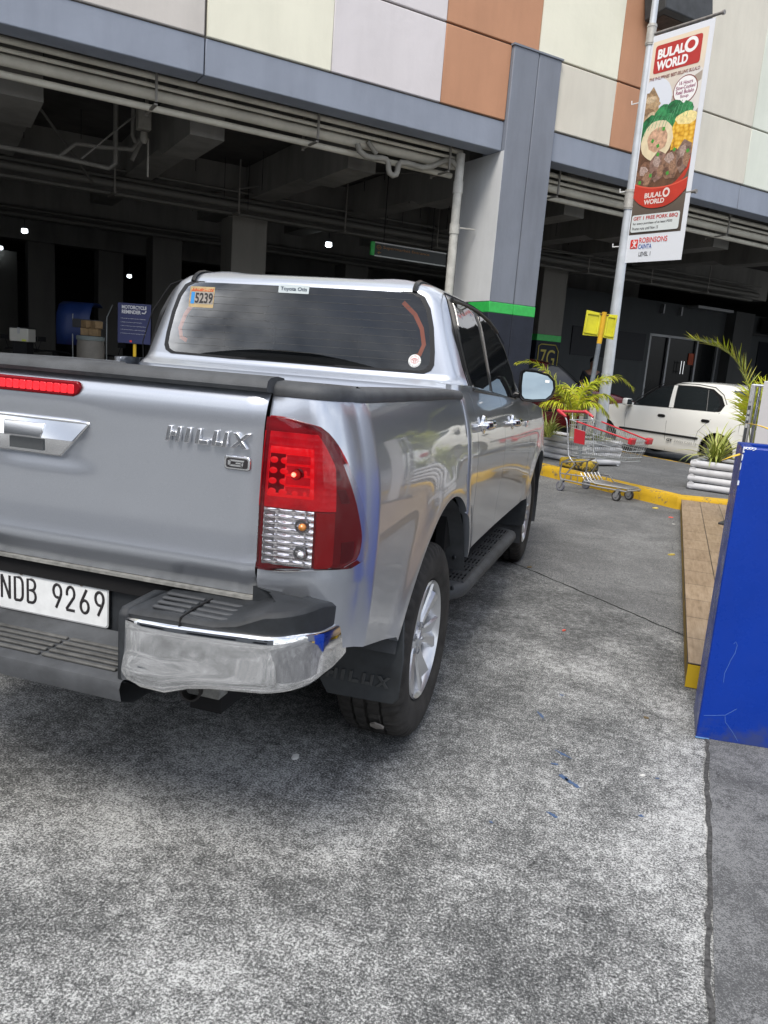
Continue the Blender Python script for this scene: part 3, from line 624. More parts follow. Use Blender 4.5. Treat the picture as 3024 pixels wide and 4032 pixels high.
b = MB(); b.add([(-.112, -1.1065, 1.1725), (.012, -1.1065, 1.1725), (.018, -1.0965, 1.213), (-.118, -1.0965, 1.213), (-.112, -1.085, 1.1725), (.012, -1.085, 1.1725), (.018, -1.085, 1.213), (-.118, -1.085, 1.213)], [(0, 1, 2, 3), (1, 5, 6, 2), (0, 4, 5, 1), (3, 2, 6, 7), (4, 0, 3, 7)]); b.build('grip', CHROME, hd, bevel=.003)
# lettering on the tailgate
def letters(spec, x0, z0, h, pitch, m, name, par, slant=.12, th=.010, base=None):
    b = MB()
    for i, g_ in enumerate(spec):
        for poly in g_:
            P = [(x0+(i*pitch+px*h+slant*py*h), z0+py*h) for px, py in poly]
            b.prism(P, th, Matrix.Translation((0, base if base is not None else -1.086, 0)) @ Matrix.Rotation(R(90), 4, 'X'))
    return b.build(name, m, par, bevel=.0022)
w_ = .26
LH = [[(0, 0), (w_, 0), (w_, 1), (0, 1)], [(.60, 0), (.60+w_, 0), (.60+w_, 1), (.60, 1)], [(w_, .34), (.60, .34), (.60, .68), (w_, .68)]]
LI = [[(0, 0), (w_+.04, 0), (w_+.04, 1), (0, 1)]]
LL = [[(0, 0), (w_, 0), (w_, 1), (0, 1)], [(w_, 0), (.80, 0), (.80, .32), (w_, .32)]]
LU = [[(0, 0), (w_, 0), (w_, 1), (0, 1)], [(.64, 0), (.64+w_, 0), (.64+w_, 1), (.64, 1)], [(w_, 0), (.64, 0), (.64, .32), (w_, .32)]]
LX = [[(0, 0), (.3, 0), (1.08, 1), (.78, 1)], [(0, 1), (.3, 1), (.62, .60), (.46, .40)], [(.78, 0), (1.08, 0), (.62, .58), (.46, .40)]]
def hilux(x0, z0, h, tot, m, name, par, th=.012, base=None, slant=.12, rot=None):
    """H I L U X set out in one row"""
    adv = [0, 1.16, 1.80, 2.82, 3.92]; unit = tot/5.0; b = MB(); sx = unit/1.0
    for a, g_ in zip(adv, (LH, LI, LL, LU, LX)):
        for poly in g_:
            P = [(x0+(a+px)*sx+slant*py*h, z0+py*h) for px, py in poly]
            b.prism(P, th, (rot or Matrix.Translation((0, base if base is not None else -1.088, 0))) @ Matrix.Rotation(R(90), 4, 'X'))
    hz_ = z0+h/2
    if not rot and h < .0395: b.v = [(x_, y_+(z_-hz_)*.14, z_) for x_, y_, z_ in b.v]
    return b.build(name, m, par, bevel=.0016)
hilux(.398, 1.207, .039, .236, mat('badge_chrome', (.92, .92, .93), .20, 1.), 'model_badge', tg)
gb = slab('grade_badge', rrect(.074, .037, .009, 4, .599, 1.1685), .006, CHROME, tg, -1.083, .003)
slab('badge_field', rrect(.060, .025, .006, 4, .599, 1.1685), .0015, INK, gb, -1.0892, .0005)
b = MB(); X = Matrix.Translation((0, -1.0900, 0)) @ Matrix.Rotation(R(90), 4, 'X'); gx, gz = .599, 1.1685
for poly in ([(-.019, .0085), (.022, .0085), (.0205, .0040), (-.0185, .0040)], [(-.024, .0055), (-.0165, .0075), (-.0165, -.0075), (-.024, -.0055)], [(-.0185, -.0040), (.0165, -.0040), (.0165, -.0085), (-.019, -.0085)], [(.0105, -.0060), (.0180, -.0080), (.0195, .0015), (.0120, .0015)], [(-.002, -.0018), (.0150, -.0018), (.0150, .0020), (-.002, .0020)]):
    b.prism([(gx+x, gz+z) for x, z in poly], .0022, X)
b.build('badge_letter', CHROME, gb)
# ---- tail lamps: patches of the corner surface, standing proud of it
def corner(sv, z, off=0.):
    """point on the corner at path parameter sv (index along the plan)"""
    k = min(len(BP)-2, int(sv)); f = sv-k
    return bed_pt(k, z, off).lerp(bed_pt(k+1, z, off), f)
def sv_at_x(x):      # on the rear face
    for k in range(13):
        if BP[k+1][0] is None or BP[k+1][0] > x: 
            d = (BP[k+1][0] or .905)-BP[k][0]; return k+(x-BP[k][0])/d if d > 1e-6 else k
    return 13
LZ = [.908, .914, .921, .931, .95, .98, 1.0, 1.05, 1.10, 1.15, 1.20, 1.24, 1.27, 1.284, 1.292, 1.296]
LS = [1.0, 4.2, 7.6, 9.9, 10.9, 11.3, 11.3, 10.6, 9.8, 8.9, 7.9, 6.9, 5.7, 4.5, 2.7, 1.0]     # how far round the corner the lamp reaches
def lamp_patch(name, z0, z1, s0, s1, off, thick, m, par, s, nz=26, ns=18, sm=40, flute=None):
    rows = []
    for j in range(nz+1):
        z = z0+(z1-z0)*j/nz; a = s0(z); c_ = max(a+.05, s1(z)); row = [sgnd(corner(a, z, off-thick), s)]
        for i in range(ns+1): row.append(sgnd(corner(a+(c_-a)*i/ns, z, off if not flute else off+flute[2]*abs(math.sin(math.pi*(z-z0)/flute[0]))*(.35+.65*abs(math.sin(math.pi*i/ns*flute[1])))), s))
        row.append(sgnd(corner(c_, z, off-thick), s)); rows.append(row)
    for q, zz in ((0, z0), (-1, z1)):
        a = s0(zz); c_ = max(a+.05, s1(zz)); ed = [sgnd(corner(a+(c_-a)*max(0, min(1, (i-1)/ns)), zz, off-thick), s) for i in range(ns+3)]
        if q == 0: rows.insert(0, ed)
        else: rows.append(ed)
    b = MB(); b.grid(rows); return b.build(name, m, par, smooth=sm)
ls = lambda z: sinterp(z, LZ, LS)
REFL = mat('lamp_reflector', (.95, .95, .97), .12, .85)
CLEAR = mat('lamp_clear', (.9, .9, .9), .02, trans=1., ior=1.25)
AMBER = mat('bulb_amber', (.55, .20, .03), .15, coat=1.)
RLIT = mat('lamp_red_lit', (.55, .004, .01), .3, spec=.25, emit=(1, .008, .015), es=.25)
RBRI = mat('lamp_red_bulb', (.8, .05, .05), .1, emit=(1, .16, .10), es=2.5)
def redmat():
    m = bpy.data.materials.new('lamp_red_lens'); m.use_nodes = True; t = m.node_tree; p = t.nodes['Principled BSDF']; K = t.links.new
    tc = N(t, 'ShaderNodeTexCoord'); mp = N(t, 'ShaderNodeMapping'); mp.inputs['Scale'].default_value = (60, 60, 60); K(tc.outputs['Object'], mp.inputs[0])
    v = N(t, 'ShaderNodeTexVoronoi', i_Scale=1.0); v.inputs['Randomness'].default_value = .25; K(mp.outputs[0], v.inputs['Vector'])
    n = N(t, 'ShaderNodeTexNoise', i_Scale=16., i_Detail=3.); K(tc.outputs['Object'], n.inputs['Vector'])
    r = ramp(t, n.outputs[0], [(.35, (.30, .002, .007)), (.6, (.55, .005, .012))]); K(r.outputs[0], p.inputs['Base Color'])
    b = N(t, 'ShaderNodeBump', i_Strength=.5, i_Distance=.004); K(v.outputs['Distance'], b.inputs['Height']); K(b.outputs[0], p.inputs['Normal'])
    p.inputs['Roughness'].default_value = .3; p.inputs['Specular IOR Level'].default_value = .2
    p.inputs['Emission Color'].default_value = (1, .012, .03, 1); p.inputs['Emission Strength'].default_value = .10
    return m
RLENS = redmat()
for s in (1, -1):
    tl = lamp_patch('tail_lamp', .909, 1.295, lambda z: sv_at_x(.674), ls, .010, .016, REDD, TR, s)
    xs = lambda v: (lambda z: sv_at_x(v))
    lim = lambda v: (lambda z: min(sv_at_x(v), ls(z)-.5))
    # lit upper chamber, the red band round it, and the clear reversing window
    lamp_patch('red_frame', 1.070, 1.258, xs(.681), lambda z: min(7.0, ls(z)-1.3), .0125, .004, RLENS, tl, s, 16, 10)
    ch = lamp_patch('lit_chamber', 1.098, 1.222, xs(.688), lambda z: min(sv_at_x(.800), ls(z)-2.2), .0140, .004, RLIT, tl, s, 44, 40, 60, (.026, 5, .004))
    lamp_patch('chamber_side', 1.108, 1.205, xs(.690), xs(.730), .0163, .004, REDD, ch, s, 10, 4)
    for zi in range(4):
        lamp_patch('facet', 1.106+zi*.026, 1.126+zi*.026, xs(.734), lambda z: min(sv_at_x(.790), ls(z)-2.2), .0170+.0015*(zi % 2), .003, RLENS, ch, s, 3, 6)
    q = corner(sv_at_x(.758), 1.158, .020); b = MB(); b.lathe([(0, .001), (.004, .013), (-.004, .014), (-.006, .018)], 16, Matrix.Translation(sgnd(q, s)) @ Matrix.Rotation(R(-90), 4, 'Z')); b.build('bulb', REDD, ch, smooth=50)
    q = corner(sv_at_x(.752), 1.158, .025); b = MB(); b.lathe([(.006, .0005), (.004, .0045), (0, .006), (-.004, .005)], 12, Matrix.Translation(sgnd(q, s)) @ Matrix.Rotation(R(-90), 4, 'Z')); b.build('filament_glow', RBRI, ch, smooth=50)
    lamp_patch('red_lower_band', .922, 1.066, lambda z: sv_at_x(.808), lambda z: min(ls(z)-1.6, 6.9), .0125, .004, RED, tl, s, 14, 8)
    for zz, hh in ((.935, .055), (1.09, .035), (1.15, .022)): lamp_patch('side_reflector', zz, zz+hh, lambda z: min(8.0, ls(z)-2.2), lambda z: min(9.8, ls(z)-1.0), .0112, .003, mat('lamp_mid_red', (.13, .002, .007), .3, spec=.25), tl, s, 4, 6)
    wn = lamp_patch('reversing_window', .923, 1.068, xs(.682), xs(.802), .0125, .004, REFL, tl, s, 60, 40, 60, (.0165, 4, .0042))
    lamp_patch('window_divider', .994, .997, xs(.682), xs(.801), .0175, .004, WHITEP, wn, s, 2, 8)
    lamp_patch('louvred_side', .927, 1.064, xs(.684), xs(.712), .0150, .003, mat('lamp_grey_fluted', (.45, .46, .48), .3, .8, bump=.8, bs=260), wn, s, 8, 4)
    for zi in range(4):
        for xi in range(0):
            for z0_ in (.916, .994):
                lamp_patch('facet', z0_+zi*.0165, z0_+.0145+zi*.0165, xs(.716+xi*.021), xs(.735+xi*.021), .0152+.0022*((zi+xi) % 2), .002, REFL, wn, s, 2, 2)
    for zz, m_ in ((1.030, AMBER), (.960, REFL)):
        q = corner(sv_at_x(.775), zz, .017); X = Matrix.Translation(sgnd(q, s)) @ Matrix.Rotation(R(-90), 4, 'Z')
        b = MB(); b.lathe([(-.002, .019), (.004, .018), (.004, .015), (.001, .013), (.001, .009)], 20, X); b.build('socket', mat('socket_grey', (.32, .33, .34), .25, .8), wn, smooth=40)
        b = MB(); b.lathe([(.020, .001), (.018, .007), (.012, .010), (.002, .009)], 16, X @ Matrix.Translation((0, s*.006, 0))); b.build('bulb', m_, wn, smooth=60)
# clear outer lens over each lamp
lc = bpy.data.materials.new('lamp_outer_lens'); lc.use_nodes = True; t = lc.node_tree; t.nodes.clear(); K = t.links.new
q1 = N(t, 'ShaderNodeBsdfTransparent'); q1.inputs[0].default_value = (.985, .965, .965, 1); q2 = N(t, 'ShaderNodeBsdfGlossy'); q2.inputs['Roughness'].default_value = .015; q3 = N(t, 'ShaderNodeFresnel'); q3.inputs[0].default_value = 1.45
q4 = N(t, 'ShaderNodeMixShader'); K(q3.outputs[0], q4.inputs[0]); K(q1.outputs[0], q4.inputs[1]); K(q2.outputs[0], q4.inputs[2]); q5 = N(t, 'ShaderNodeOutputMaterial'); K(q4.outputs[0], q5.inputs[0])
for s, tl in zip((1, -1), [o_ for o_ in TR.children if o_.name.startswith('tail_lamp')]):
    lamp_patch('outer_lens', .911, 1.293, lambda z: sv_at_x(.675), lambda z: ls(z)-.1, .030, .018, lc, tl, s, 28, 20, 60)
# ---- plate
pl = empty('number_plate', (0, -1.046, .712)); pl.parent = TR
PX = Matrix.Rotation(R(90), 4, 'X')
b = MB(); b.prism(rrect(.392, .142, .012), .006, PX); b.build('frame', BLKTRIM, pl, bevel=.002)
b = MB(); b.prism(rrect(.388, .138, .011), .0012, Matrix.Translation((0, -.006, 0)) @ PX); b.build('rim', mat('plate_rim', (.8, .82, .84), .25, .6), pl)
b = MB(); b.prism(rrect(.380, .130, .009), .0012, Matrix.Translation((0, -.0072, 0)) @ PX); b.build('face', PLATEW, pl)
# embossed characters drawn as strokes in a narrow hand
def strokes(paths, x0, z0, cw, chh, r, m, name, par, y):
    b = MB()
    for pth in paths: b.tube([(x0+px*cw, y, z0+pz*chh) for px, pz in pth], r, 8)
    o = b.build(name, m, par, smooth=60)
    for v in o.data.vertices: v.co.y = y+(v.co.y-y)*.35
    return o
def arc(cx, cy, rx, ry, a0, a1, n=14): return [(cx+rx*math.cos(R(a0+(a1-a0)*i/n)), cy+ry*math.sin(R(a0+(a1-a0)*i/n))) for i in range(n+1)]
CH = {'N': [[(0, 0), (0, 1), (.02, 1), (.98, 0), (1, 0), (1, 1)]],
 'D': [[(0, 0), (0, 1), (.55, 1)]+arc(.55, .72, .42, .28, 90, 0, 6)+arc(.55, .28, .42, .28, 0, -90, 6)+[(0, 0)]],
 'B': [[(0, 0), (0, 1), (.5, 1)]+arc(.5, .77, .42, .23, 90, -90, 8)+[(0, .53), (.5, .53)]+arc(.5, .265, .47, .265, 90, -90, 8)+[(0, 0)]],
 '9': [arc(.5, .72, .46, .28, -70, -180, 5)[0:]+arc(.5, .72, .46, .28, 180, 0, 12)+[(.96, .62), (.80, .42), (.35, 0)]],
 '2': [arc(.5, .72, .44, .28, 200, 0, 14)+[(.90, .58), (.02, .04), (.02, 0), (1, 0)]],
 '6': [[(.72, 1), (.22, .55), (.06, .40)]+arc(.5, .27, .46, .27, 165, 525, 22)]}
xs_ = [(-.178, 'N'), (-.130, 'D'), (-.084, 'B'), (.006, '9'), (.052, '2'), (.100, '6'), (.150, '9')]
for x, ch in xs_: strokes(CH[ch], x, -.035, .029, .070, .0044, INK, 'plate_character', pl, -.0088)
b = MB()
for x in (-.105, .105): b.lathe([(0, .0075), (.004, .0070), (.005, .003), (.005, .0005)], 10, Matrix.Translation((x, -.008, .051)) @ Matrix.Rotation(R(-90), 4, 'Z'))
b.build('screws', mat('rusty_screw', (.14, .10, .07), .7), pl, smooth=50)
# ---- bumper
def bump_path():
    P = [(.40, -1.262), (.45, -1.266), (.52, -1.268), (.58, -1.266), (.64, -1.262), (.70, -1.254)]
    for i in range(1, 9):
        a = i/8*math.pi/2; P.append((.745+.122*math.sin(a), -1.09-.158*math.cos(a)))
    P += [(.872, -1.04), (.874, -.99), (.874, -.955)]
    return P
UP = bump_path(); nU = len(UP)
def unorm(k):
    a, c = Vector(UP[max(0, k-1)]), Vector(UP[min(nU-1, k+1)]); T = (c-a).normalized(); return Vector((T.y, -T.x, 0))
for s in (1, -1):
    bp_ = empty('bumper_corner'); bp_.parent = TR
    rows = []
    for k in range(nU):
        x, y = UP[k]; n = unorm(k); f = k/(nU-1)
        zt = interp(f, [0, .25, .6, 1], [.776, .784, .788, .756])
        zbm = interp(x, [.40, .50, .53, .60, .70, .80, .87], [.602, .597, .600, .628, .632, .638, .640]) if y < -1.1 else interp(y, [-1.1, -1.0, -.955], [.640, .640, .648])
        bul = interp(x, [.40, .5, .6, .70, .80], [.011, .010, .006, .002, .0]) if y < -1.1 else 0
        cz = zt-(zt-zbm)*.60
        pr = [(-.03, zt+.002), (-.012, zt+.003), (-.003, zt), (.0, zt-.006), (.002, zt-.03), (.003, cz+.03), (.003+bul*.15, cz+.012), (.003+bul*.7, cz-.01), (.003+bul, cz-.024), (.003+bul, zbm+.022), (-.004+bul*.9, zbm+.008), (-.02+bul*.7, zbm), (-.07, zbm-.004), (-.10, zbm+.01)]
        rows.append([sgnd(Vector((x, y, 0))+n*d+Vector((0, 0, z)), s) for d, z in pr])
    # the inner end wraps into the well
    r0 = [Vector(q)+Vector((-.012*s, .03, 0)) for q in rows[0]]; r1 = [Vector(q)+Vector((-.006*s, .008, 0)) for q in rows[0]]
    rows = [r0, r1]+rows
    b = MB(); b.grid(rows); b.build('chrome_cover', CHROME, bp_, smooth=50)
    # black pad above it
    rows = []
    for k in range(nU):
        x, y = UP[k]; n = unorm(k); f = k/(nU-1)
        zt = interp(f, [0, .25, .6, 1], [.776, .784, .788, .756])
        h1 = interp(x, [.40, .55, .60, .69, .735, .87], [.798, .806, .803, .806, .842, .850]) if y < -1.1 else interp(y, [-1.1, -.955], [.848, .812])
        dep = (-1.066-y)/max(.2, -n.y) if n.y < -.3 else .05
        dep = max(.03, min(dep, .20)); 
        pr = [(-.014, zt-.01), (-.010, zt+.004), (-.007, h1-.012), (-.014, h1-.003), (-.026, h1), (-.026-dep*.3, h1+.002), (-.026-dep*.6, h1+.004), (-.01-dep, h1+.006), (-.01-dep, h1-.08)]
        rows.append([sgnd(Vector((x, y, 0))+n*d+Vector((0, 0, z)), s) for d, z in pr])
    b = MB(); b.grid(rows); b.f.append(tuple(range(9))); b.m.append(0); pad = b.build('step_pad', BLKPL, bp_, smooth=40)
    b = MB()
    for i in range(4):
        y = -1.225+i*.032
        for x0, x1 in ((.435, .545), (.560, .668)):
            xx = x0+(.02-.007*i if x0 < .5 else 0); zz = interp((x0+x1)/2, [.40, .55, .60, .68], [.796, .806, .800, .804])+.004+.0012*i
            b.box((s*(xx+x1)/2, y, zz), (x1-xx, .014, .008))
    b.build('tread_ribs', BLKPL2, pad, bevel=.003)
    b = MB(); b.tube([(s*.552, -1.262, .778), (s*.552, -1.256, .802), (s*.556, -1.20, .810), (s*.560, -1.12, .812)], .0028, 6); b.build('seam', DARK, pad)
    b = MB(); b.prism([(-1.262, .60), (-1.262, .785), (-1.245, .80), (-1.11, .806), (-1.06, .79), (-1.06, .60)], .03, Matrix(((0, 0, 1, .375 if s > 0 else -.405), (1, 0, 0, 0), (0, 1, 0, 0), (0, 0, 0, 1)))); b.build('well_side', BLKPL, bp_, bevel=.008)
bs_ = empty('bumper_step'); bs_.parent = TR
rows = []
for i in range(33):
    x = -.395+.79*i/32; u = abs(x)/.395
    rows.append([(x, -1.05, .640), (x, -1.10, .622), (x, -1.18, .618), (x, -1.25, .615), (x, -1.272, .606), (x, -1.278, .59), (x, -1.27, .555), (x, -1.22, .53), (x, -1.1, .53)])
b = MB(); b.grid(rows); st = b.build('step', BLKPL2, bs_, smooth=40)
b = MB()
for i, y in enumerate((-1.235, -1.207, -1.18, -1.153, -1.126)):
    for x0, x1 in ((-.36, -.13), (-.12, .115), (.125, .355)): b.box(((x0+x1)/2-.015*(i-2)*0, y, .6195+.001*i), (x1-x0, .013, .008))
b.build('tread_ribs', mat('worn_step_ribs', (.075, .075, .072), .6, var=.4, vs=25), st, bevel=.003)
b = MB(); b.b2((-.40, -1.040, .60), (.40, -1.015, .815)); b.build('plate_panel', BLKPL, bs_, bevel=.01)
b = MB(); b.b2((-.38, -1.06, .799), (.38, -1.03, .812)); b.build('plate_hood', BLKPL, bs_, bevel=.004)
b = MB(); b.b2((-.70, -1.08, .812), (.70, -1.03, .820)); b.b2((-.55, -1.05, .50), (.55, -1.0, .60)); b.build('cross_member', mat('dusty_steel', (.20, .20, .19), .8, var=.4, vs=40), bs_)
b = MB(); b.tube([(.38, -.55, .52), (.43, -.85, .535), (.470, -1.05, .521)],   .026, 16, cap=False); b.lathe([(-.06, .024), (.0, .0255), (.001, .031), (-.06, .031)], 16, Matrix.Translation((.475, -1.075, .520)) @ Matrix.Rotation(R(-80), 4, 'Z')); b.build('exhaust_pipe', mat('exhaust_steel', (.03, .028, .027), .6, .4), TR, smooth=40)
b = MB(); b.lathe([(-.03, .0005), (-.03, .0245)], 16, Matrix.Translation((.475, -1.075, .520)) @ Matrix.Rotation(R(-80), 4, 'Z')); b.build('exhaust_bore', DARK, TR)
# ---- lower cab: doors, quarter, fenders
SEAM = [.54, 1.325, 2.42]
def low_zb(Y):
    if Y < .535: return .385+math.sqrt(max(0, .575**2-Y*Y))
    if Y < 2.62: return .628-.030*(Y-.535)
    if Y < 3.56: return .38+math.sqrt(max(.0001, .49**2-(Y-3.085)**2))
    return .50
def low_zt(Y): return sinterp(Y, [.33, .6, 1.0, 1.8, 2.3, 2.7, 3.2, 3.7, 4.1, 4.2], [1.372, 1.366, 1.343, 1.296, 1.265, 1.235, 1.185, 1.12, 1.03, .98])
def cabX(Y, z):
    x = bodyX(Y, z)
    if Y < .375: x -= .035*((.375-Y)/.04)**2
    return x
def cab_rows(Ys, s, skirt=True, n=26):
    rows = []
    for Y in Ys:
        zb, zt = low_zb(Y), low_zt(Y)
        row = [sgnd((cabX(Y, zb)-.03, Y, zb+.002), s)]
        row += [sgnd((cabX(Y, zb+(zt-zb)*j/n), Y, zb+(zt-zb)*j/n), s) for j in range(n+1)]
        row += [sgnd((cabX(Y, zt)-.05, Y, zt+.004), s)]
        rows.append(row)
    e0 = [Vector(q)-Vector((.02*s, 0, 0)) for q in rows[0]]; e1 = [Vector(q)-Vector((.02*s, 0, 0)) for q in rows[-1]]
    return [e0]+rows+[e1]
def frange(a, b, n): return [a+(b-a)*i/n for i in range(n+1)]
for s in (1, -1):
    Yq = [.335, .34, .346, .354, .365]+[.575*math.cos(R(a)) for a in (49, 45, 40, 35, 30, 26, 22.5)]+[SEAM[0]-.003]
    b = MB(); b.grid(cab_rows(Yq, s)); b.build('rear_quarter', PAINT, TR, smooth=40)
    for i, (Ya, Yb) in enumerate(((SEAM[0], SEAM[1]), (SEAM[1], SEAM[2]))):
        b = MB(); b.grid(cab_rows(frange(Ya+.0025, Yb-.0025, 16), s)); dr = b.build('door', PAINT, TR, smooth=40)
        yh, zh = ((.70, 1.196), (1.62, 1.158))[i]
        hb = MB(); hx = cabX(yh, zh)
        rows = []
        for k in range(13):
            u = -1+k/6; Yk = yh+u*.105; rr = .019*(1-abs(u)**4)**.5+.004
            cx_ = hx+.034*(1-u**4)+.004
            rows.append([sgnd((cx_+rr*.75*math.cos(a), Yk, zh+rr*math.sin(a)), s) for a in [2*math.pi*q/12 for q in range(12)]])
        hb.grid(rows, closed_v=True); hb.f += [tuple(range(12)), tuple(12*12+q for q in range(12))]; hb.m += [0, 0]
        hb.lathe([(.0, .045), (.012, .040), (.018, .02), (.018, .001)], 20, Matrix.Translation(sgnd((hx-.002, yh-.02, zh), s)) @ Matrix.Rotation(0 if s > 0 else R(180), 4, 'Z'))
        hb.build('handle', CHROME, dr, smooth=50)
    Yf = [SEAM[2]+.0025, 2.48, 2.55, 2.6]+[3.085-.489*math.cos(R(a)) for a in range(4, 180, 6)]+[3.60, 3.68, 3.76, 3.85, 3.93, 4.0, 4.06]
    b = MB(); b.grid(cab_rows(Yf, s)); fd = b.build('front_fender', PAINT, TR, smooth=40)
    b = MB(); b.box(sgnd((cabX(2.25, 1.115)+.002, 2.25, 1.115), s), (.008, .09, .04)); b.build('side_badge', CHROME, TR, bevel=.003)
b = MB()
for s in (1, -1): b.b2(sorted_ := (min(s*.80, s*.84), .36, .66), (max(s*.80, s*.84), 2.6, 1.24)); 
b.b2((-.82, .36, .62), (.82, 2.6, .66)); b.build('door_jamb', DARK, TR)
# bonnet and front
rows = []
for Y in frange(2.55, 4.06, 20):
    zt = low_zt(Y); hw = cabX(Y, zt)-.05
    rows.append([(hw*u, Y, zt+.004+.05*(1-u**4)*(1 if Y < 3.9 else (4.1-Y)/.2)) for u in frange(-1, 1, 16)])
b = MB(); b.grid(rows); b.build('bonnet', PAINT, TR, smooth=60)
rows = [[(x, 4.06+.10*(1-(x/.8)**2)*f_, z) for x in frange(-.72, .72, 12)] for z, f_ in ((1.04, .9), (.95, 1.2), (.8, 1.4), (.6, 1.6), (.48, 1.4))]
b = MB(); b.grid(rows); b.build('front_bumper', BLKPL, TR, smooth=60)
# ---- greenhouse
GZ = [1.20, 1.28, 1.35, 1.43, 1.50, 1.576, 1.63, 1.684, 1.72, 1.75, 1.775, 1.792, 1.803, 1.810]
GW = [.870, .858, .838, .812, .788, .762, .743, .722, .704, .682, .652, .618, .580, .535]
GR = [.430, .438, .470, .515, .525, .537, .545, .553, .559, .566, .580, .602, .630, .665]      # rear wall
GF = [2.72, 2.60, 2.48, 2.32, 2.20, 2.06, 1.96, 1.86, 1.79, 1.72, 1.63, 1.54, 1.45, 1.35]      # windscreen
def ghX(z): return sinterp(z, GZ, GW)
def ghR(z):
    if 1.395 <= z <= 1.76: return .511+(z-1.395)*.15
    if z < 1.395: return sinterp(z, [1.20, 1.28, 1.335, 1.365, 1.395], [.430, .438, .455, .485, .511])
    return sinterp(z, GZ, GR)
def gh_section(z):
    wd, r_, f_ = ghX(z), ghR(z), sinterp(z, GZ, GF); rc = .105 if z < 1.77 else .105-.04*(z-1.77)/.04; fc = .42; P = []
    n = 7
    for x in frange(-(wd-rc), wd-rc, 18): P.append((x, r_+.028*(x/wd)**2))
    yb = r_+.028*((wd-rc)/wd)**2
    for i in range(1, n+1):
        a = R(90*i/n); P.append((wd-rc+rc*math.sin(a), yb+rc-rc*math.cos(a)))
    for Y in frange(yb+rc, f_-fc, 12)[1:]: P.append((wd, Y))
    for i in range(1, n+1):
        a = R(90*i/n); P.append((wd-.20+.20*math.cos(a), f_-fc+fc*math.sin(a)))
    for x in frange(wd-.20, -(wd-.20), 10)[1:]: P.append((x, f_))
    for i in range(1, n+1):
        a = R(90*i/n); P.append((-(wd-.20)-.20*math.sin(a), f_-fc+fc*math.cos(a)))
    for Y in frange(f_-fc, yb+rc, 12)[1:]: P.append((-wd, Y))
    for i in range(1, n):
        a = R(90*i/n); P.append((-(wd-rc)-rc*math.cos(a), yb+rc-rc*math.sin(a)))
    return [Vector((x, y, z)) for x, y in P]
zs_ = [1.05, 1.20, 1.28, 1.335, 1.352, 1.362, 1.376, 1.392, 1.41, 1.43, 1.47, 1.53, 1.58, 1.63, 1.68, 1.71, 1.735, 1.755, 1.770, 1.782, 1.792, 1.800, 1.806, 1.810]
secs = []
for z in zs_:
    sct = gh_section(max(1.2, z)) if z >= 1.2 else [Vector((q.x, q.y, z)) for q in gh_section(1.2)]
    if 1.345 < z < 1.37:      # small step across the back, over the bed
        sct = [Vector((q.x, q.y-(.014 if q.y < .62 and abs(q.x) < .80 else 0), q.z)) for q in sct]
    secs.append(sct)
top = secs[-1]; cy = 1.0
for k, dz in ((.86, .003), (.66, .006), (.4, .007), (.15, .007)):
    lay = []
    for q in top:
        x = q.x*k; y = cy+(q.y-cy)*k
        lay.append(Vector((x, y, 1.810+dz)))
    secs.append(lay)
for lay in secs[-7:]:
    for q in lay:
        if q.z > 1.803: q.z += .009*math.exp(-((abs(q.x)-.43)/.085)**2)*min(1, max(0, (q.y-.60)/.1))
b = MB(); b.grid(secs, closed_v=True); nn = len(top); b.f += [tuple(reversed(range(nn))), tuple((len(secs)-1)*nn+i for i in range(nn))]; b.m += [0, 0]
cab = b.build('cab', [PAINT, DARK], TR, smooth=35)
WIN = [(.561, 1.755), (.599, 1.736), (.632, 1.686), (.657, 1.606), (.675, 1.503), (.679, 1.446), (.668, 1.422), (.638, 1.407), (.30, 1.4045)]
win = WIN+[(-x, z) for x, z in reversed(WIN)]
CABIN = mat('cabin_trim', (.012, .0115, .011), .8)
b = MB(); b.prism([(x*.985, 1.58+(z-1.58)*.98) for x, z in win], 1.15, Matrix.Translation((0, 1.50, 0)) @ Matrix.Rotation(R(90), 4, 'X')); cut = b.build('cutter', CABIN)
boolean_cut(cab, [cut])
cab.data.shade_smooth(); cab.data.set_sharp_from_angle(angle=R(35))
# rear glass with black border, heating wires, stickers
def rwY(x, z, off=0): return ghR(z)+.028*(x/ghX(z))**2-off
rs = lambda a, z, o: Vector((a, rwY(a, z, o), z))
gm = bpy.data.materials.new('rear_glass'); gm.use_nodes = True; t = gm.node_tree; t.nodes.clear(); K = t.links.new
tr_n = N(t, 'ShaderNodeBsdfTransparent'); tr_n.inputs[0].default_value = (.50, .52, .54, 1); gl = N(t, 'ShaderNodeBsdfGlossy'); gl.inputs[0].default_value = (1, 1, 1, 1); gl.inputs['Roughness'].default_value = .0
fn = N(t, 'ShaderNodeFresnel'); fn.inputs[0].default_value = 1.62; mm_ = N(t, 'ShaderNodeMath', operation='MULTIPLY_ADD'); mm_.inputs[1].default_value = .80; mm_.inputs[2].default_value = .004; K(fn.outputs[0], mm_.inputs[0])
ms = N(t, 'ShaderNodeMixShader'); K(mm_.outputs[0], ms.inputs[0]); K(tr_n.outputs[0], ms.inputs[1]); K(gl.outputs[0], ms.inputs[2]); ou = N(t, 'ShaderNodeOutputMaterial'); K(ms.outputs[0], ou.inputs[0])
b = MB(); n_ = len(win)
outer = [rs(x*1.006, 1.58+(z-1.58)*1.012, .004) for x, z in win]; inner = [rs(x*.975, 1.58+(z-1.58)*.955, .004) for x, z in win]; back = [rs(x*1.006, 1.58+(z-1.58)*1.012, -.01) for x, z in win]
b.grid([back, outer, inner], closed_v=True); rg = b.build('rear_window_seal', BLKTRIM, TR, smooth=40)
gz_ = [q[1] for q in WIN[::-1]][1:]; gx_ = [q[0] for q in WIN[::-1]][1:]
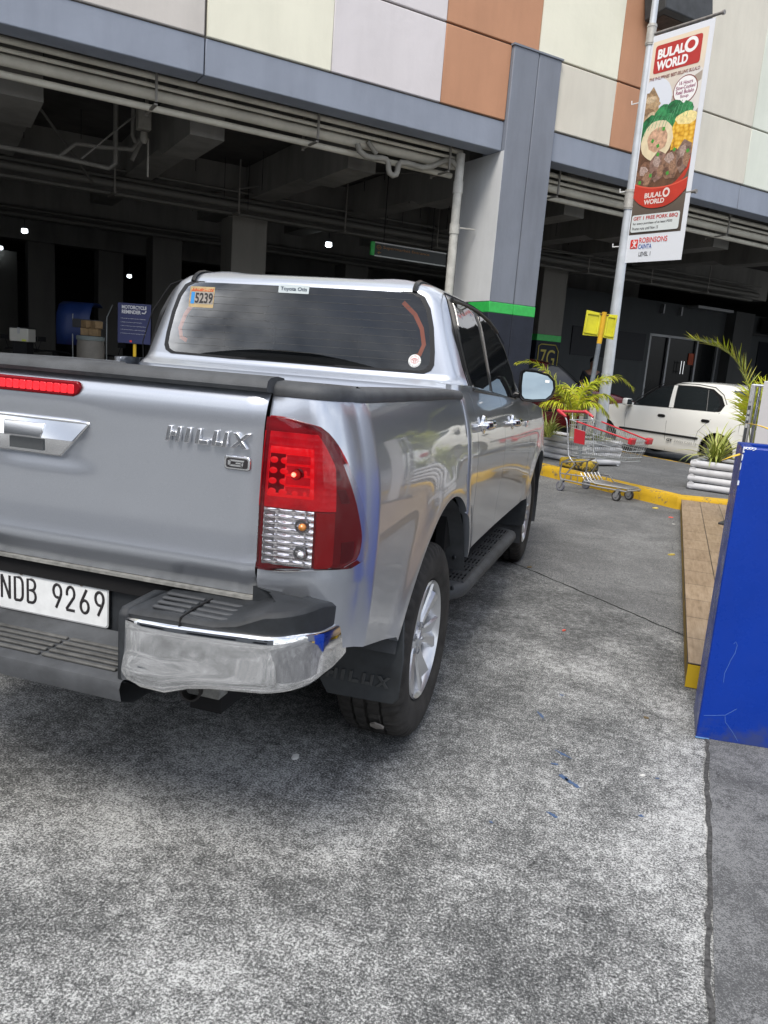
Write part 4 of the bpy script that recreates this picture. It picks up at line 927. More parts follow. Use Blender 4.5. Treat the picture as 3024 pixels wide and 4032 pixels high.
rows = []
for j in range(25):
    z = 1.4085+(1.752-1.4085)*j/24; hw = interp(z, gz_, gx_)*.985; rows.append([rs(x, z, .0025) for x in frange(-hw, hw, 40)])
b = MB(); b.grid(rows); b.build('rear_glass', gm, TR, smooth=180, fix=True)
b = MB()
for i in range(9):
    z = 1.72-i*.033; hw = ghX(z)*.80-.02; b.tube([rs(x, z, .0036) for x in frange(-hw, hw, 8)], .0007, 4)
b.build('heating_wires', mat('heater_wire', (.10, .10, .095), .5), rg)
# cabin seen through the glass: rear seat, head rests, orange belts
b = MB(); b.b2((-.62, .72, 1.0), (.62, .92, 1.44)); b.build('rear_seat', CABIN, TR, bevel=.05, seg=3)
b = MB()
for x in (-.36, .36): b.box((x, .80, 1.52), (.26, .12, .17))
b.build('head_rests', CABIN, TR, bevel=.05, seg=3)
BELT = mat('belt_orange', (.80, .16, .03), .7)
for s in (1, -1):
    b = MB(); P = [(s*.50, .60, 1.71), (s*.56, .60, 1.66), (s*.60, .585, 1.60), (s*.620, .57, 1.53), (s*.606, .56, 1.485), (s*.575, .56, 1.472)]
    rows = []
    for i, q in enumerate(P):
        T = (Vector(P[min(i+1, len(P)-1)])-Vector(P[max(0, i-1)])).normalized(); S = T.cross(Vector((0, -1, 0)))  .normalized()*.0095
        rows.append([Vector(q)-S, Vector(q)+S, Vector(q)+S+Vector((0, .004, 0)), Vector(q)-S+Vector((0, .004, 0))])
    b.grid(rows, closed_v=True); b.build('seat_belt', BELT, TR)
# stickers on the rear glass
def sticker(name, x0, x1, z0, z1, m, off=.0036, lean=0.):
    b = MB(); P = rrect(x1-x0, z1-z0, .003, 2, (x0+x1)/2, (z0+z1)/2); b.add([rs(x+(z-z0)*lean, z, off) for x, z in P]+[rs(x+(z-z0)*lean, z, off-.001) for x, z in P], [tuple(range(len(P)))]+[(i, (i+1) % len(P), len(P)+(i+1) % len(P), len(P)+i) for i in range(len(P))]); return b.build(name, m, TR)
o = sticker('number_sticker', -.569, -.432, 1.632, 1.730, worn('sticker_tan', (.50, .38, .20), (.42, .16, .08), .60, 40.))
b = MB(); q = lambda x0, x1, z0, z1, of: b.add([rs(x, z, of) for x, z in ((x0, z0), (x1, z0), (x1, z1), (x0, z1))], [(0, 1, 2, 3)])
q(-.560, -.54, 1.648, 1.704, .0042); b.build('blue_strip', mat('sticker_blue', (.03, .25, .60), .5), o)
b = MB(); q = lambda x0, x1, z0, z1, of: b.add([rs(x, z, of) for x, z in ((x0, z0), (x1, z0), (x1, z1), (x0, z1))], [(0, 1, 2, 3)])
q(-.562, -.438, 1.708, 1.722, .0042); b.build('red_strip', worn('sticker_red', (.55, .12, .05), (.5, .38, .2), .5, 90.), o)
b = MB(); q(-.538, -.436, 1.648, 1.706, .0040); b.build('grey_field', mat('sticker_grey', (.33, .30, .27), .6, var=.15, vs=60), o)
text('5239', rs(-.536, 1.652, .0046), rs(-.47, 1.652, 0)-rs(-.53, 1.652, 0), rs(-.49, 1.70, 0)-rs(-.49, 1.65, 0), .098, .050, INK, 'sticker_digits', o, .0008, off=.02)
o = sticker('dealer_sticker', -.095, .058, 1.720, 1.758, mat('sticker_silver', (.52, .58, .60), .4))
text('Toyota Otis', rs(-.084, 1.727, .0044), (1, 0, 0), rs(0, 1.75, 0)-rs(0, 1.72, 0), .132, .022, mat('sticker_ink', (.03, .05, .09), .5), 'sticker_words', o, .0008, off=.012)
b = MB(); P = [(.594+.0285*math.cos(2*math.pi*i/28), 1.457+.0285*math.sin(2*math.pi*i/28)) for i in range(28)]; b.add([rs(x, z, .0040) for x, z in P], [tuple(range(28))]); o = b.build('round_sticker', WHITEP, TR)
b = MB()
for cx, cz, rx, rz_ in ((0, 0, .0165, .0105), (0, .0045, .0100, .0050), (0, -.001, .0044, .0098)):
    b.tube([rs(.594+cx+rx*math.cos(a*math.pi/12), 1.457+cz+rz_*math.sin(a*math.pi/12), .0046) for a in range(25)], .0009, 4)
b.build('emblem', mat('sticker_emblem_red', (.45, .02, .03), .5), o)
for txt, a0, a1, m_, rr in (('TOYOTA OTIS, INC.', 165, 15, MC['sticker_emblem_red'], .0215), ('RUST PROTECTION', 205, 335, MC['sticker_ink'], .0245)):
    for i, ch_ in enumerate(txt):
        if ch_ == ' ': continue
        a = R(a0+(a1-a0)*i/(len(txt)-1)); up_ = Vector((math.cos(a), 0, math.sin(a)))*(1 if a0 < 190 else -1); rd = Vector((up_.z, 0, -up_.x))
        C_ = rs(.594+rr*math.cos(a), 1.457+rr*math.sin(a), .0046)
        text(ch_, C_-rd*.0016-up_*.0018, rd, up_, .0032 if ch_ not in 'I,.' else .0012, .0040 if ch_ not in ',.' else .001, m_, 'sticker_letter', o, .0004)
# roof strips
for s in (1, -1):
    b = MB(); pts = []
    for z in (1.757, 1.772, 1.784, 1.793, 1.801, 1.8065):
        pts.append((s*.556, ghR(z)+.018-.006+.0*z, z))
    rows = []
    for i, q in enumerate([(.556, .5785-.004, 1.757), (.556, .590-.004, 1.775), (.555, .606-.004, 1.790), (.554, .630, 1.804), (.552, .68, 1.8135), (.55, 1.0, 1.8145), (.55, 1.5, 1.8115)]):
        rows.append([(s*(q[0]-.011), q[1]-.002, q[2]+.001), (s*q[0], q[1]-.008, q[2]+.004), (s*(q[0]+.011), q[1]-.002, q[2]-.001), (s*q[0], q[1]+.012, q[2]-.012)])
    b.grid(rows, closed_v=True); b.f += [(0, 1, 2, 3)]; b.m += [0]; b.build('roof_strip', BLKTRIM, TR, smooth=50)
# side glass: frame line and panes
sg = lambda s: (lambda a, z, o: Vector((s*(ghX(z)+o), a, z)))
RW = [(.700, 1.726), (.640, 1.60), (.640, 1.45), (.677, 1.357), (1.061, 1.335), (1.085, 1.36), (1.176, 1.721), (1.16, 1.729), (.74, 1.738)]
FW = [(1.30, 1.715), (1.16, 1.36), (1.155, 1.332), (1.93, 1.278), (1.965, 1.30), (1.975, 1.43), (1.88, 1.555), (1.73, 1.640), (1.58, 1.685), (1.45, 1.710)]
FRM = [(.64, 1.748), (.575, 1.60), (.575, 1.45), (.60, 1.345), (2.04, 1.262), (2.05, 1.42), (1.93, 1.58), (1.77, 1.665), (1.60, 1.715), (1.35, 1.748)]
for s in (1, -1):
    gf = panel('side_window_frame', RW[:0]+[(.655, 1.738), (.605, 1.60), (.605, 1.45), (.632, 1.344), (1.90, 1.262), (2.02, 1.268), (2.02, 1.43), (1.905, 1.578), (1.75, 1.66), (1.59, 1.708), (1.35, 1.738)], sg(s), .003, .02, BLKTRIM, TR, cuts=4)
    panel('side_glass', RW, sg(s), .0065, .006, GLASSD, gf, cuts=3); panel('side_glass', FW, sg(s), .0065, .006, GLASSD, gf, cuts=3)
    b = MB(); b.tube([(s*(ghX(z)+.004), y, z) for y, z in [(.59, 1.36), (.54, 1.45), (.54, 1.60), (.60, 1.735), (.66, 1.765), (.9, 1.766), (1.3, 1.762), (1.5, 1.745), (1.72, 1.69), (1.93, 1.60)]], .0028, 5); b.build('door_frame_seam', DARK, gf)
    b = MB(); b.tube([(s*(ghX(z)+.010), y, z) for y, z in [(.70, 1.742), (1.0, 1.745), (1.3, 1.738), (1.55, 1.706), (1.74, 1.655)]], .009, 6); b.build('rain_visor', BLKTRIM, gf, smooth=50)
    b = MB(); b.tube([(s*(ghX(1.345)+.012), y, z) for y, z in [(.62, 1.352), (1.06, 1.328), (1.5, 1.300), (2.03, 1.266)]], .008, 6); b.build('belt_strip', BLKTRIM, gf, smooth=50)
    # mirror
    mr = empty('door_mirror'); mr.parent = TR
    mc = Vector((s*.985, 1.935, 1.362)); X = Matrix.Translation(mc) @ Matrix.Rotation(R(12*s), 4, 'Z') @ Matrix.Rotation(R(-9), 4, 'X')
    outl = [(-.118, .085), (-.10, .100), (-.02, .098), (.07, .080), (.112, .045), (.122, -.005), (.108, -.05), (.07, -.083), (-.03, -.094), (-.09, -.092), (-.112, -.07), (-.120, 0)]
    outl = [(x*s*.88, z*.95) for x, z in outl]; rows = []
    for d, k in ((-.004, .93), (-.010, 1.0), (.02, 1.03), (.06, .98), (.09, .8), (.105, .4), (.108, .05)): rows.append([X @ Vector((x*k, d, z*k)) for x, z in outl])
    b = MB(); b.grid(rows, closed_v=True); b.build('housing', [BLKTRIM], mr, smooth=50)
    rows = [[X @ Vector((x*k, d, z*k)) for x, z in outl] for d, k in ((.024, 1.045), (.06, 1.0), (.092, .82), (.108, .4), (.111, .05))]
    b = MB(); b.grid(rows, closed_v=True); b.build('cover', PAINT, mr, smooth=50)
    b = MB(); b.add([X @ Vector((x*.88, -.006, z*.88)) for x, z in outl], [tuple(range(len(outl)))]); b.build('mirror_glass', mat('mirror', (.24, .29, .315), .0, 1.), mr)
    b = MB(); b.add([X @ Vector((s*.055+x, -.008, .035+z)) for x, z in rrect(.026, .016, .002, 2)], [tuple(range(12))]); b.build('mirror_sticker', WHITEP, mr)
    b = MB(); b.prism([(s*.83, 1.285), (s*.90, 1.285), (s*.90, 1.315), (s*.83, 1.325)], .06, Matrix.Translation((0, 2.0, 0)) @ Matrix.Rotation(R(90), 4, 'X')); b.build('arm', BLKTRIM, mr, bevel=.01)
# ---- wheels
def tyre_mesh(sx):
    prof = [(-.09, .232), (-.118, .245), (-.132, .29), (-.130, .335), (-.122, .362), (-.112, .374), (-.095, .3825), (-.062, .3865), (-.060, .372), (-.052, .372), (-.050, .387), (-.012, .388), (-.010, .373), (.002, .373), (.004, .388), (.046, .387), (.048, .372), (.056, .372), (.058, .3865), (.094, .3825), (.110, .375), (.120, .364), (.128, .345), (.131, .335), (.132, .30), (.128, .272), (.124, .268), (.120, .252), (.112, .243), (.104, .236), (.09, .232)]
    def fn(i, k):
        x = prof[k][0]
        if abs(x) > .06 and prof[k][1] > .358 and i % 4 == 0: return -.012
        if abs(x) < .06 and prof[k][1] > .384 and (i+(1 if x > 0 else 3)) % 5 == 0: return -.010
        return 0
    b = MB(); b.lathe([(x*sx, r_) for x, r_ in prof], 220, None, None, fn); return b
def make_wheel(cx, cy, cz, sx, nm):
    wl = empty('wheel', (cx, cy, cz)); wl.parent = TR
    tyre_mesh(1).build('tyre', RUBBER, wl, smooth=45)
    S = Matrix.Scale(sx, 4, (1, 0, 0))
    b = MB(); b.lathe([(-.10, .228), (-.05, .205), (.06, .205), (.095, .214), (.108, .222), (.118, .231), (.112, .236)], 72, S); b.build('rim', ALLOY, wl, smooth=50)
    b = MB(); b.lathe([(.0, .001), (.0, .14), (-.02, .145), (-.02, .20)], 40, S); b.build('brake_drum', DARK, wl, smooth=40)
    b = MB()
    for k in range(6):
        A = S @ Matrix.Rotation(2*math.pi*k/6+.35, 4, 'X')
        # a wide spoke with a raised ridge on each side of a dished middle
        st_ = [(.050, .036, .085, .012), (.085, .034, .088, .010), (.13, .044, .095, .012), (.175, .058, .104, .016), (.212, .070, .110, .020)]
        rows = []
        for r_, hw, xo, dish in st_:
            rows.append([A @ Vector((x, y, r_)) for x, y in [(xo-.045, -hw), (xo-.008, -hw), (xo, -hw*.86), (xo-dish*.5, -hw*.45), (xo-dish, 0), (xo-dish*.2, hw*.30), (xo, hw*.86), (xo-.008, hw), (xo-.045, hw)]])
        b.grid(rows)
    b.build('spokes', ALLOY, wl, smooth=28)
    b = MB(); b.lathe([(.05, .066), (.082, .064), (.090, .056), (.088, .034), (.096, .032), (.100, .026), (.100, .001)], 36, S); hb = b.build('hub', ALLOY, wl, smooth=40)
    for k in range(6):
        b = MB(); a = 2*math.pi*k/6+.35+math.pi/6; b.lathe([(.080, .016), (.0895, .015), (.0895, .010), (.080, .009)], 14, S @ Matrix.Translation((0, .056*math.sin(a), .056*math.cos(a)))); b.lathe([(.070, .009), (.093, .008), (.094, .001)], 8, S @ Matrix.Translation((0, .056*math.sin(a), .056*math.cos(a))))
        b.build('wheel_nut', ALLOY2, wl, smooth=40)
    b = MB()
    for rx, rz_, cz_ in ((.0165, .0105, 0), (.0100, .0050, .0045), (.0044, .0098, -.001)): b.tube([S @ Vector((.1008, rx*math.cos(a*math.pi/10), cz_+rz_*math.sin(a*math.pi/10))) for a in range(21)], .0012, 5)
    b.build('cap_emblem', CHROME, hb)
    return wl
make_wheel(.762, 0, .385, 1, 'r'); make_wheel(-.762, 0, .385, -1, 'r'); make_wheel(.762, 3.085, .385, 1, 'f'); make_wheel(-.762, 3.085, .385, -1, 'f')
# arch liners, flaps, chassis, steps
for s in (1, -1):
    for yc, zc, r_ in ((0, .385, .560), (3.085, .38, .475)):
        rows = []
        for i in range(25):
            a = R((14 if yc < 1 else -18)+((150 if yc < 1 else 216)*i/24)); rows.append([sgnd((x, yc-r_*math.cos(a), zc+r_*math.sin(a)), s) for x in (.905, .89, .80, .52)])
        rows2 = [[q-Vector((0, 0, 0)) for q in rr] for rr in rows]
        b = MB(); b.grid(rows2); b.build('arch_liner', BLKPL2, TR, smooth=60)
    b = MB()
    for yy, zz in ((.45, .78), (.525, .60), (.545, .45)): b.lathe([(0, .012), (.006, .010), (.008, .001)], 12, Matrix.Translation(sgnd((.86, yy-.01, zz), s)) @ Matrix.Rotation(R(-130), 4, 'Z'))
    b.build('liner_clips', BLKPL, TR, smooth=40)
    for yb, zt, zb, dy, x0, x1, wr in ((-.505, .68, .335, .03, .640, .925, True), (2.615, .66, .36, .02, .70, .925, False)):
        P = [(x0, zt), (x0, zb+.05), (x0+.035, zb), (x1-.02, zb+.006), (x1, zb+.03), (x1+.004, zb+.16), (x1-.012, zt)]
        b = MB(); n = len(P); f_ = lambda x, z, d: sgnd((x, yb-dy*((z-zb)/(zt-zb))*0-.02*((x1-x)/(x1-x0))*0+d+.03*(zt-z)/(zt-zb)*-1, z), s)
        b.add([f_(x, z, 0) for x, z in P]+[f_(x, z, .008) for x, z in P], [tuple(range(n)), tuple(reversed(range(n, 2*n)))]+[(i, (i+1) % n, n+(i+1) % n, n+i) for i in range(n)])
        fp = b.build('mud_flap', mat('flap_rubber', (.030, .034, .038), .55, var=.45, vs=7, spec=.4), TR, bevel=.004)
        if wr: 
            fx = .665 if s > 0 else -.905
            hilux(fx, .392, .040, .225, mat('flap_letters', (.045, .048, .05), .6), 'flap_letters', fp, .003, yb-.0255)
    # side step
    rows = []
    Ys = [.50, .505, .515, .535, .57, .62]+frange(.68, 2.06, 14)+[2.12, 2.16, 2.195, 2.22, 2.232]
    for Y in Ys:
        f = min(1, max(0.0, (Y-.495)/.20)); g_ = min(1, max(0., (2.235-Y)/.10)); xe = .908+.018*(Y-.6); xo = .80+(xe-.80)*min(math.sin(f*math.pi/2), math.sin(g_*math.pi/2))**.8
        zt = .452-.020*(Y-.6); xi = .74
        pr = [(xi, zt-.035), (xi, zt-.004), (xi+.02, zt), (xo-.03, zt-.002), (xo-.012, zt-.008), (xo-.002, zt-.022), (xo, zt-.04), (xo-.012, zt-.068), (xo-.05, zt-.082), (xi, zt-.075)]
        rows.append([sgnd((max(x, xi) if x > xi else xi, Y, z), s) for x, z in pr])
    b = MB(); b.grid(rows, closed_v=True); b.f += [tuple(range(10)), tuple((len(rows)-1)*10+i for i in range(10))]; b.m += [0, 0]
    sp = b.build('side_step', BLKPL2, TR, smooth=50)
    b = MB(); c2 = MB()
    for k, (Ya, Yb) in enumerate(((.66, 1.00), (1.02, 1.38), (1.40, 1.76), (1.78, 2.12))):
        for i in range(5):
            x = .800+i*.020; zz = lambda Y: .4525-.020*(Y-.6)
            b.add([sgnd((x+dx, Y, zz(Y)+dz), s) for Y in (Ya, Yb) for dx, dz in ((-.007, -.004), (-.005, .003), (.005, .003), (.007, -.004))], [(0, 1, 2, 3), (7, 6, 5, 4), (0, 4, 5, 1), (1, 5, 6, 2), (2, 6, 7, 3)])
        for i in range(4):
            for Y in (Ya+.06, Ya+.12, Yb-.10, Yb-.04): c2.b2(*[tuple(f(a, b_) for a, b_ in zip(sgnd((.806+i*.020, Y-.012, zz(Y)+.0005), s), sgnd((.815+i*.020, Y+.012, zz(Y)+.0042), s))) for f in (min, max)])
    b.build('tread_ribs', mat('step_ribs', (.06, .062, .065), .55, var=.3, vs=12), sp); c2.build('tread_slots', DARK, sp)
    b = MB()
    for Y in (.5, 1.1, 1.9): b.b2(tuple(min(a, b_) for a, b_ in zip((s*.5, Y-.02, .375), (s*.80, Y+.02, .40))), tuple(max(a, b_) for a, b_ in zip((s*.5, Y-.02, .375), (s*.80, Y+.02, .40))))
    b.build('step_bracket', DARK, sp)
    # body sill under the doors
    b = MB(); b.add([sgnd(q, s) for q in [(.865, .54, .618), (.868, 2.62, .556), (.885, 2.62, .574), (.885, .54, .636), (.80, .54, .58), (.80, 2.62, .52)]], [(0, 1, 2, 3), (0, 4, 5, 1)]); b.build('sill', PAINT, TR)
b = MB(); b.b2((-.55, -1.0, .50), (.55, 4.0, .66)); b.b2((-.52, -.98, .42), (-.42, 3.9, .5)); b.b2((.42, -.98, .42), (.52, 3.9, .5)); b.b2((-.74, -.9, .66), (.74, .34, .80)); b.b2((-.80, .40, .52), (.80, 2.6, .62))
b.tube([(-.66, 0, .385), (.66, 0, .385)], .05, 12); b.tube([(-.16, 0, .385), (.0, 0, .385), (.16, 0, .385)], [.06, .15, .06], 14); b.tube([(-.66, 3.085, .385), (.66, 3.085, .385)], .05, 12); b.build('chassis', DARK, TR, smooth=40)

# ================================================================== BANNER POLE
POLE = empty('banner_pole', (1.145, 10.0, .146), 0, 'tall pale grey pole carrying the food banner, standing behind the planter', 'pole')
b = MB(); b.tube([(0, 0, 0), (0, 0, 1.0), (0, 0, 2.2), (0, 0, 3.9), (0, 0, 6.4), (0, 0, 8.6)], [.098, .090, .080, .065, .048, .036], 20); b.build('shaft', GALV, POLE, smooth=40)
bd = Vector((.822, -.569, 0)); bnn = Vector((-.569, -.822, 0))      # along the arm; out of the printed side
for z, l in ((6.22, 1.10), (3.95, 1.07)):
    b = MB(); b.tube([bd*-.06+UZ*z, bd*l+UZ*z], .020, 10); b.tube([bd*l+UZ*z, bd*(l+.03)+UZ*z], .030, 10); b.build('arm', mat('weathered_arm', (.22, .21, .20), .6, .3, var=.3, vs=20), POLE, smooth=40)
    b = MB(); b.tube([UZ*(z-.14), UZ*(z+.14)], .082 if z < 5 else .066, 16); b.tube([UZ*(z-.12), UZ*(z-.10)], .088 if z < 5 else .072, 16); b.tube([UZ*(z+.10), UZ*(z+.12)], .088 if z < 5 else .072, 16); b.build('clamp', mat('clamp_grey', (.42, .41, .38), .5, .3, var=.2, vs=15), POLE, smooth=40)
for z, r_ in ((5.32, .055), (4.68-.6, .065), (3.30-.02, .07)):
    b = MB(); b.tube([bd*-r_+UZ*z, bd*(-r_-.13)+UZ*(z), bd*(-r_-.135)+UZ*(z+.05)], .009, 6); b.build('hook', mat('hook_white', (.75, .76, .76), .4), POLE)
# banner
BO = Vector((1.151, 10.0, 3.175))+bnn*.02
ban = empty('food_banner', BO, 0, 'tall printed banner for a beef soup restaurant hanging from the grey pole', 'banner')
BW, BH = 1.015, 3.15
def bp3(u, v, o=0.):      # u across 0..BW, v up 0..BH
    sw = 0
    return bd*u+UZ*v+bnn*(o+sw)
def bpoly(pts, o, h=None):
    bm = bmesh.new(); vs = [bm.verts.new((x, y, 0)) for x, y in pts]; f = bm.faces.new(vs); bmesh.ops.triangulate(bm, faces=[f]); bmesh.ops.subdivide_edges(bm, edges=[e for e in bm.edges if e.calc_length() > .25], cuts=4, use_grid_fill=False); bmesh.ops.triangulate(bm, faces=bm.faces)
    bm.verts.index_update(); r_ = ([bp3(v.co.x, v.co.y, o) for v in bm.verts], [tuple(v.index for v in f.verts) for f in bm.faces]); bm.free(); return r_
def bshape(name, pts, o, m, par=None):
    b = MB(); b.add(*bpoly(pts, o)); return b.build(name, m, par or ban)
rows = [[bp3(u, v) for u in frange(0, BW, 8)] for v in frange(0, BH, 24)]
b = MB(); b.grid(rows); rows2 = [[bp3(u, v, -.004) for u in frange(0, BW, 8)] for v in frange(0, BH, 24)]; b.grid(rows2)
b.build('sheet', mat('banner_white', (.66, .69, .74), .5), ban, smooth=60, fix=False)
m1, v0, v1 = .075, .40, BH-.085
def photo_bg():
    m = bpy.data.materials.new('banner_photo_ground'); m.use_nodes = True; t = m.node_tree; p = t.nodes['Principled BSDF']; K = t.links.new
    tc = N(t, 'ShaderNodeTexCoord'); sp = N(t, 'ShaderNodeSeparateXYZ'); K(tc.outputs['Object'], sp.inputs[0]); mr = N(t, 'ShaderNodeMapRange'); mr.inputs[2].default_value = BH; K(sp.outputs[2], mr.inputs[0])
    n = N(t, 'ShaderNodeTexNoise', i_Scale=3.2, i_Detail=3.); K(tc.outputs['Object'], n.inputs['Vector'])
    ad = N(t, 'ShaderNodeMath', operation='MULTIPLY_ADD'); ad.inputs[1].default_value = .10; K(n.outputs[0], ad.inputs[0]); K(mr.outputs[0], ad.inputs[2])
    r = ramp(t, ad.outputs[0], [(.16, (.06, .045, .035)), (.30, (.11, .085, .065)), (.60, (.16, .12, .09)), (.74, (.48, .43, .38)), (.84, (.62, .57, .50)), (.95, (.72, .62, .48))])
    K(r.outputs[0], p.inputs['Base Color']); p.inputs['Roughness'].default_value = .5; return m
bshape('photo_ground', [(m1, v0), (BW-m1, v0), (BW-m1, v1), (m1, v1)], .002, photo_bg())
CR = mat('banner_red', (.42, .028, .025), .5); PR = lambda n, c, va=.3, vs=14.: mat(n, c, .5, var=va, vs=vs)
ell = lambda cx, cy, rx, ry, n=26, a0=0, a1=360: [(cx+rx*math.cos(R(a0+(a1-a0)*i/n)), cy+ry*math.sin(R(a0+(a1-a0)*i/n))) for i in range(n if a1-a0 == 360 else n+1)]
def jag(cx, cy, rx, ry, n, j, seed):
    rr = random.Random(seed); return [(cx+rx*(1+rr.uniform(-j, j))*math.cos(2*math.pi*i/n), cy+ry*(1+rr.uniform(-j, j))*math.sin(2*math.pi*i/n)) for i in range(n)]
clampu = lambda P: [(min(BW-m1, max(m1, x)), y) for x, y in P]
# far plate and mushrooms, upper left
LEAFM = PR('print_greens', (.012, .14, .045), .7, 13.); LEAFL = PR('print_greens_light', (.03, .22, .075), .6, 16.)
bshape('soft_bowl', clampu(ell(.80, 2.28, .30, .30)), .003, mat('print_cream', (.66, .64, .61), .5))
bshape('shadow_band', clampu([(.42, 2.20), (.70, 2.42), (.93, 2.52), (.93, 2.40), (.74, 2.30), (.50, 2.08)]), .0034, mat('print_taupe', (.36, .31, .26), .5))
bshape('white_plate', clampu(ell(.20, 2.24, .30, .33)), .0038, mat('print_plate', (.64, .68, .75), .5))
bshape('mushrooms', clampu(jag(.13, 2.16, .20, .26, 15, .28, 3)), .0044, PR('print_mushroom', (.33, .22, .12), .55, 22.))
for k, (x, y, a, r_) in enumerate([(.16, 2.28, .10, .05), (.22, 2.20, .11, .045), (.12, 2.12, .09, .05), (.20, 2.06, .08, .05), (.13, 2.0, .07, .04)]): bshape('mushroom_cap', clampu(jag(x, y, a, r_, 9, .15, 60+k)), .0047+.0001*k, PR('print_mushroom_%s' % 'abc'[k % 3], [(.52, .40, .26), (.40, .28, .16), (.24, .15, .08)][k % 3], .4, 30.))
# red bowl
bshape('bowl_back', clampu(ell(.50, 1.55, .52, .60)), .0045, PR('print_bowl_red', (.50, .04, .02), .2, 4.))
bshape('broth', clampu(ell(.48, 1.52, .47, .52)), .005, PR('print_broth', (.12, .055, .028), .4, 12.))
for k, (cx, cy, rx, ry, sd_) in enumerate([(.22, 1.90, .20, .16, 5), (.40, 1.98, .16, .18, 6), (.58, 2.06, .17, .15, 8), (.76, 2.05, .12, .11, 9), (.15, 1.82, .12, .14, 10), (.50, 1.88, .12, .15, 14)]): bshape('greens', clampu(jag(cx, cy, rx, ry, 15, .22, sd_)), .0060+.0002*k, (LEAFM, LEAFL)[k % 2])
b = MB()
for k in range(13):
    x, y = .12+.055*k, 1.86+.20*math.sin(k*.9)*.3+.018*k; b.tube([bp3(x, y-.07, .0074), bp3(x+.03, y+.05, .0074), bp3(x+.07, y+.10, .0074)], .004, 4)
b.build('green_ribs', mat('print_leaf_rib', (.12, .36, .18), .5), ban)
def corn():
    m = bpy.data.materials.new('print_corn'); m.use_nodes = True; t = m.node_tree; p = t.nodes['Principled BSDF']; tc = N(t, 'ShaderNodeTexCoord'); v = N(t, 'ShaderNodeTexVoronoi', i_Scale=17.); v.inputs['Randomness'].default_value = .45; t.links.new(tc.outputs['Object'], v.inputs['Vector'])
    r = ramp(t, v.outputs['Distance'], [(.1, (.85, .58, .10)), (.55, (.68, .36, .02)), (.85, (.34, .15, .01))]); t.links.new(r.outputs[0], p.inputs['Base Color']); return m
bshape('corn', clampu([(.60, 1.46), (.58, 1.84), (.64, 1.98), (.80, 2.0), (.95, 1.96), (1.0, 1.9), (1.0, 1.44), (.8, 1.36)]), .0072, corn())
bshape('corn_top', clampu(jag(.80, 1.93, .20, .085, 14, .12, 31)), .0075, PR('print_corn_top', (.78, .66, .30), .25, 20.))
bshape('bone', jag(.345, 1.70, .262, .275, 22, .03, 2), .0078, PR('print_bone', (.70, .60, .40), .12, 9.))
bshape('marrow', jag(.36, 1.71, .165, .175, 18, .08, 4), .0082, PR('print_marrow', (.52, .32, .21), .4, 20.))
for k, (cx, cy, rx, ry, rot) in enumerate([(.22, 1.22, .17, .20, 0), (.43, 1.32, .15, .22, 1), (.62, 1.34, .15, .22, 2), (.83, 1.42, .14, .24, 3)]):
    P = jag(cx, cy, rx, ry, 7, .20, 20+k); bshape('beef', clampu(P), .0086+.0004*k, PR('print_beef_%s' % 'abcd'[k], [(.17, .085, .05), (.22, .13, .10), (.20, .11, .07), (.20, .13, .10)][k], .65, 19.))
    for q_i, (dx, dy, w_, h_) in enumerate([(-.03, .08, .5, .35), (.04, -.04, .45, .45), (-.05, -.08, .3, .25)]): bshape('beef_light', clampu(jag(cx+dx, cy+dy, rx*w_, ry*h_, 6, .3, 40+k*3+q_i)), .0099+.0002*q_i, PR('print_beef_light_%s' % 'abc'[q_i], [(.38, .28, .24), (.28, .16, .10), (.12, .06, .04)][q_i], .5, 40.))
rr_ = random.Random(4); gp = MB()
for cx, cy in [(.44, 1.84), (.28, 1.70), (.38, 1.62), (.40, 1.50), (.66, 1.53), (.88, 1.48), (.60, 1.22), (.32, 1.22), (.15, 1.14), (.12, 1.08)]:
    a = rr_.uniform(0, 3); gp.add([bp3(cx+.030*math.cos(a+k*1.57), cy+.034*math.sin(a+k*1.57), .0108) for k in range(4)], [(0, 1, 2, 3)])
gp.build('spring_onion', mat('print_onion', (.06, .30, .04), .5), ban)
# front of the bowl
nb = 20; P = [(m1+(BW-2*m1)*i/nb, 1.045+.085*abs(2*i/nb-1)**2.2) for i in range(nb+1)]+[(m1+(BW-2*m1)*(1-i/nb), .755+.20*abs(2*(1-i/nb)-.95)**2.4) for i in range(nb+1)]
bw_ = bshape('bowl_front', P, .0112, PR('print_bowl_red2', (.46, .035, .018), .18, 3.))
bshape('bowl_rim', [(m1+(BW-2*m1)*i/nb, 1.045+.085*abs(2*i/nb-1)**2.2) for i in range(nb+1)]+[(m1+(BW-2*m1)*(1-i/nb), 1.025+.085*abs(2*(1-i/nb)-1)**2.2) for i in range(nb+1)], .0116, mat('print_rim', (.66, .09, .05), .5), bw_)
WP = mat('banner_print_white', (.80, .80, .80), .5)
def btext(s_, u, v, w_, h_, m, name, par, o=.012, off=0., **k):
    return text(s_, bp3(u, v, o), bd, UZ, w_, h_, m, name, par, .001, off=off, **k)
WP2 = mat('bowl_print', (.72, .62, .58), .5)
btext('BULAL', .27, .905, .29, .072, WP2, 'bowl_words', bw_, .0122, .035); btext('WORLD', .27, .815, .34, .070, WP2, 'bowl_words', bw_, .0122, .035)
def ring(cx, cy, rx, ry, m, name, par, o): b = MB(); b.add([bp3(cx+rx*k_*math.cos(a*.2618), cy+ry*k_*math.sin(a*.2618), o) for k_ in (1, .56) for a in range(24)], [(i, (i+1) % 24, 24+(i+1) % 24, 24+i) for i in range(24)]); return b.build(name, m, par)
ring(.625, .955, .058, .066, WP2, 'bowl_words', bw_, .0122)
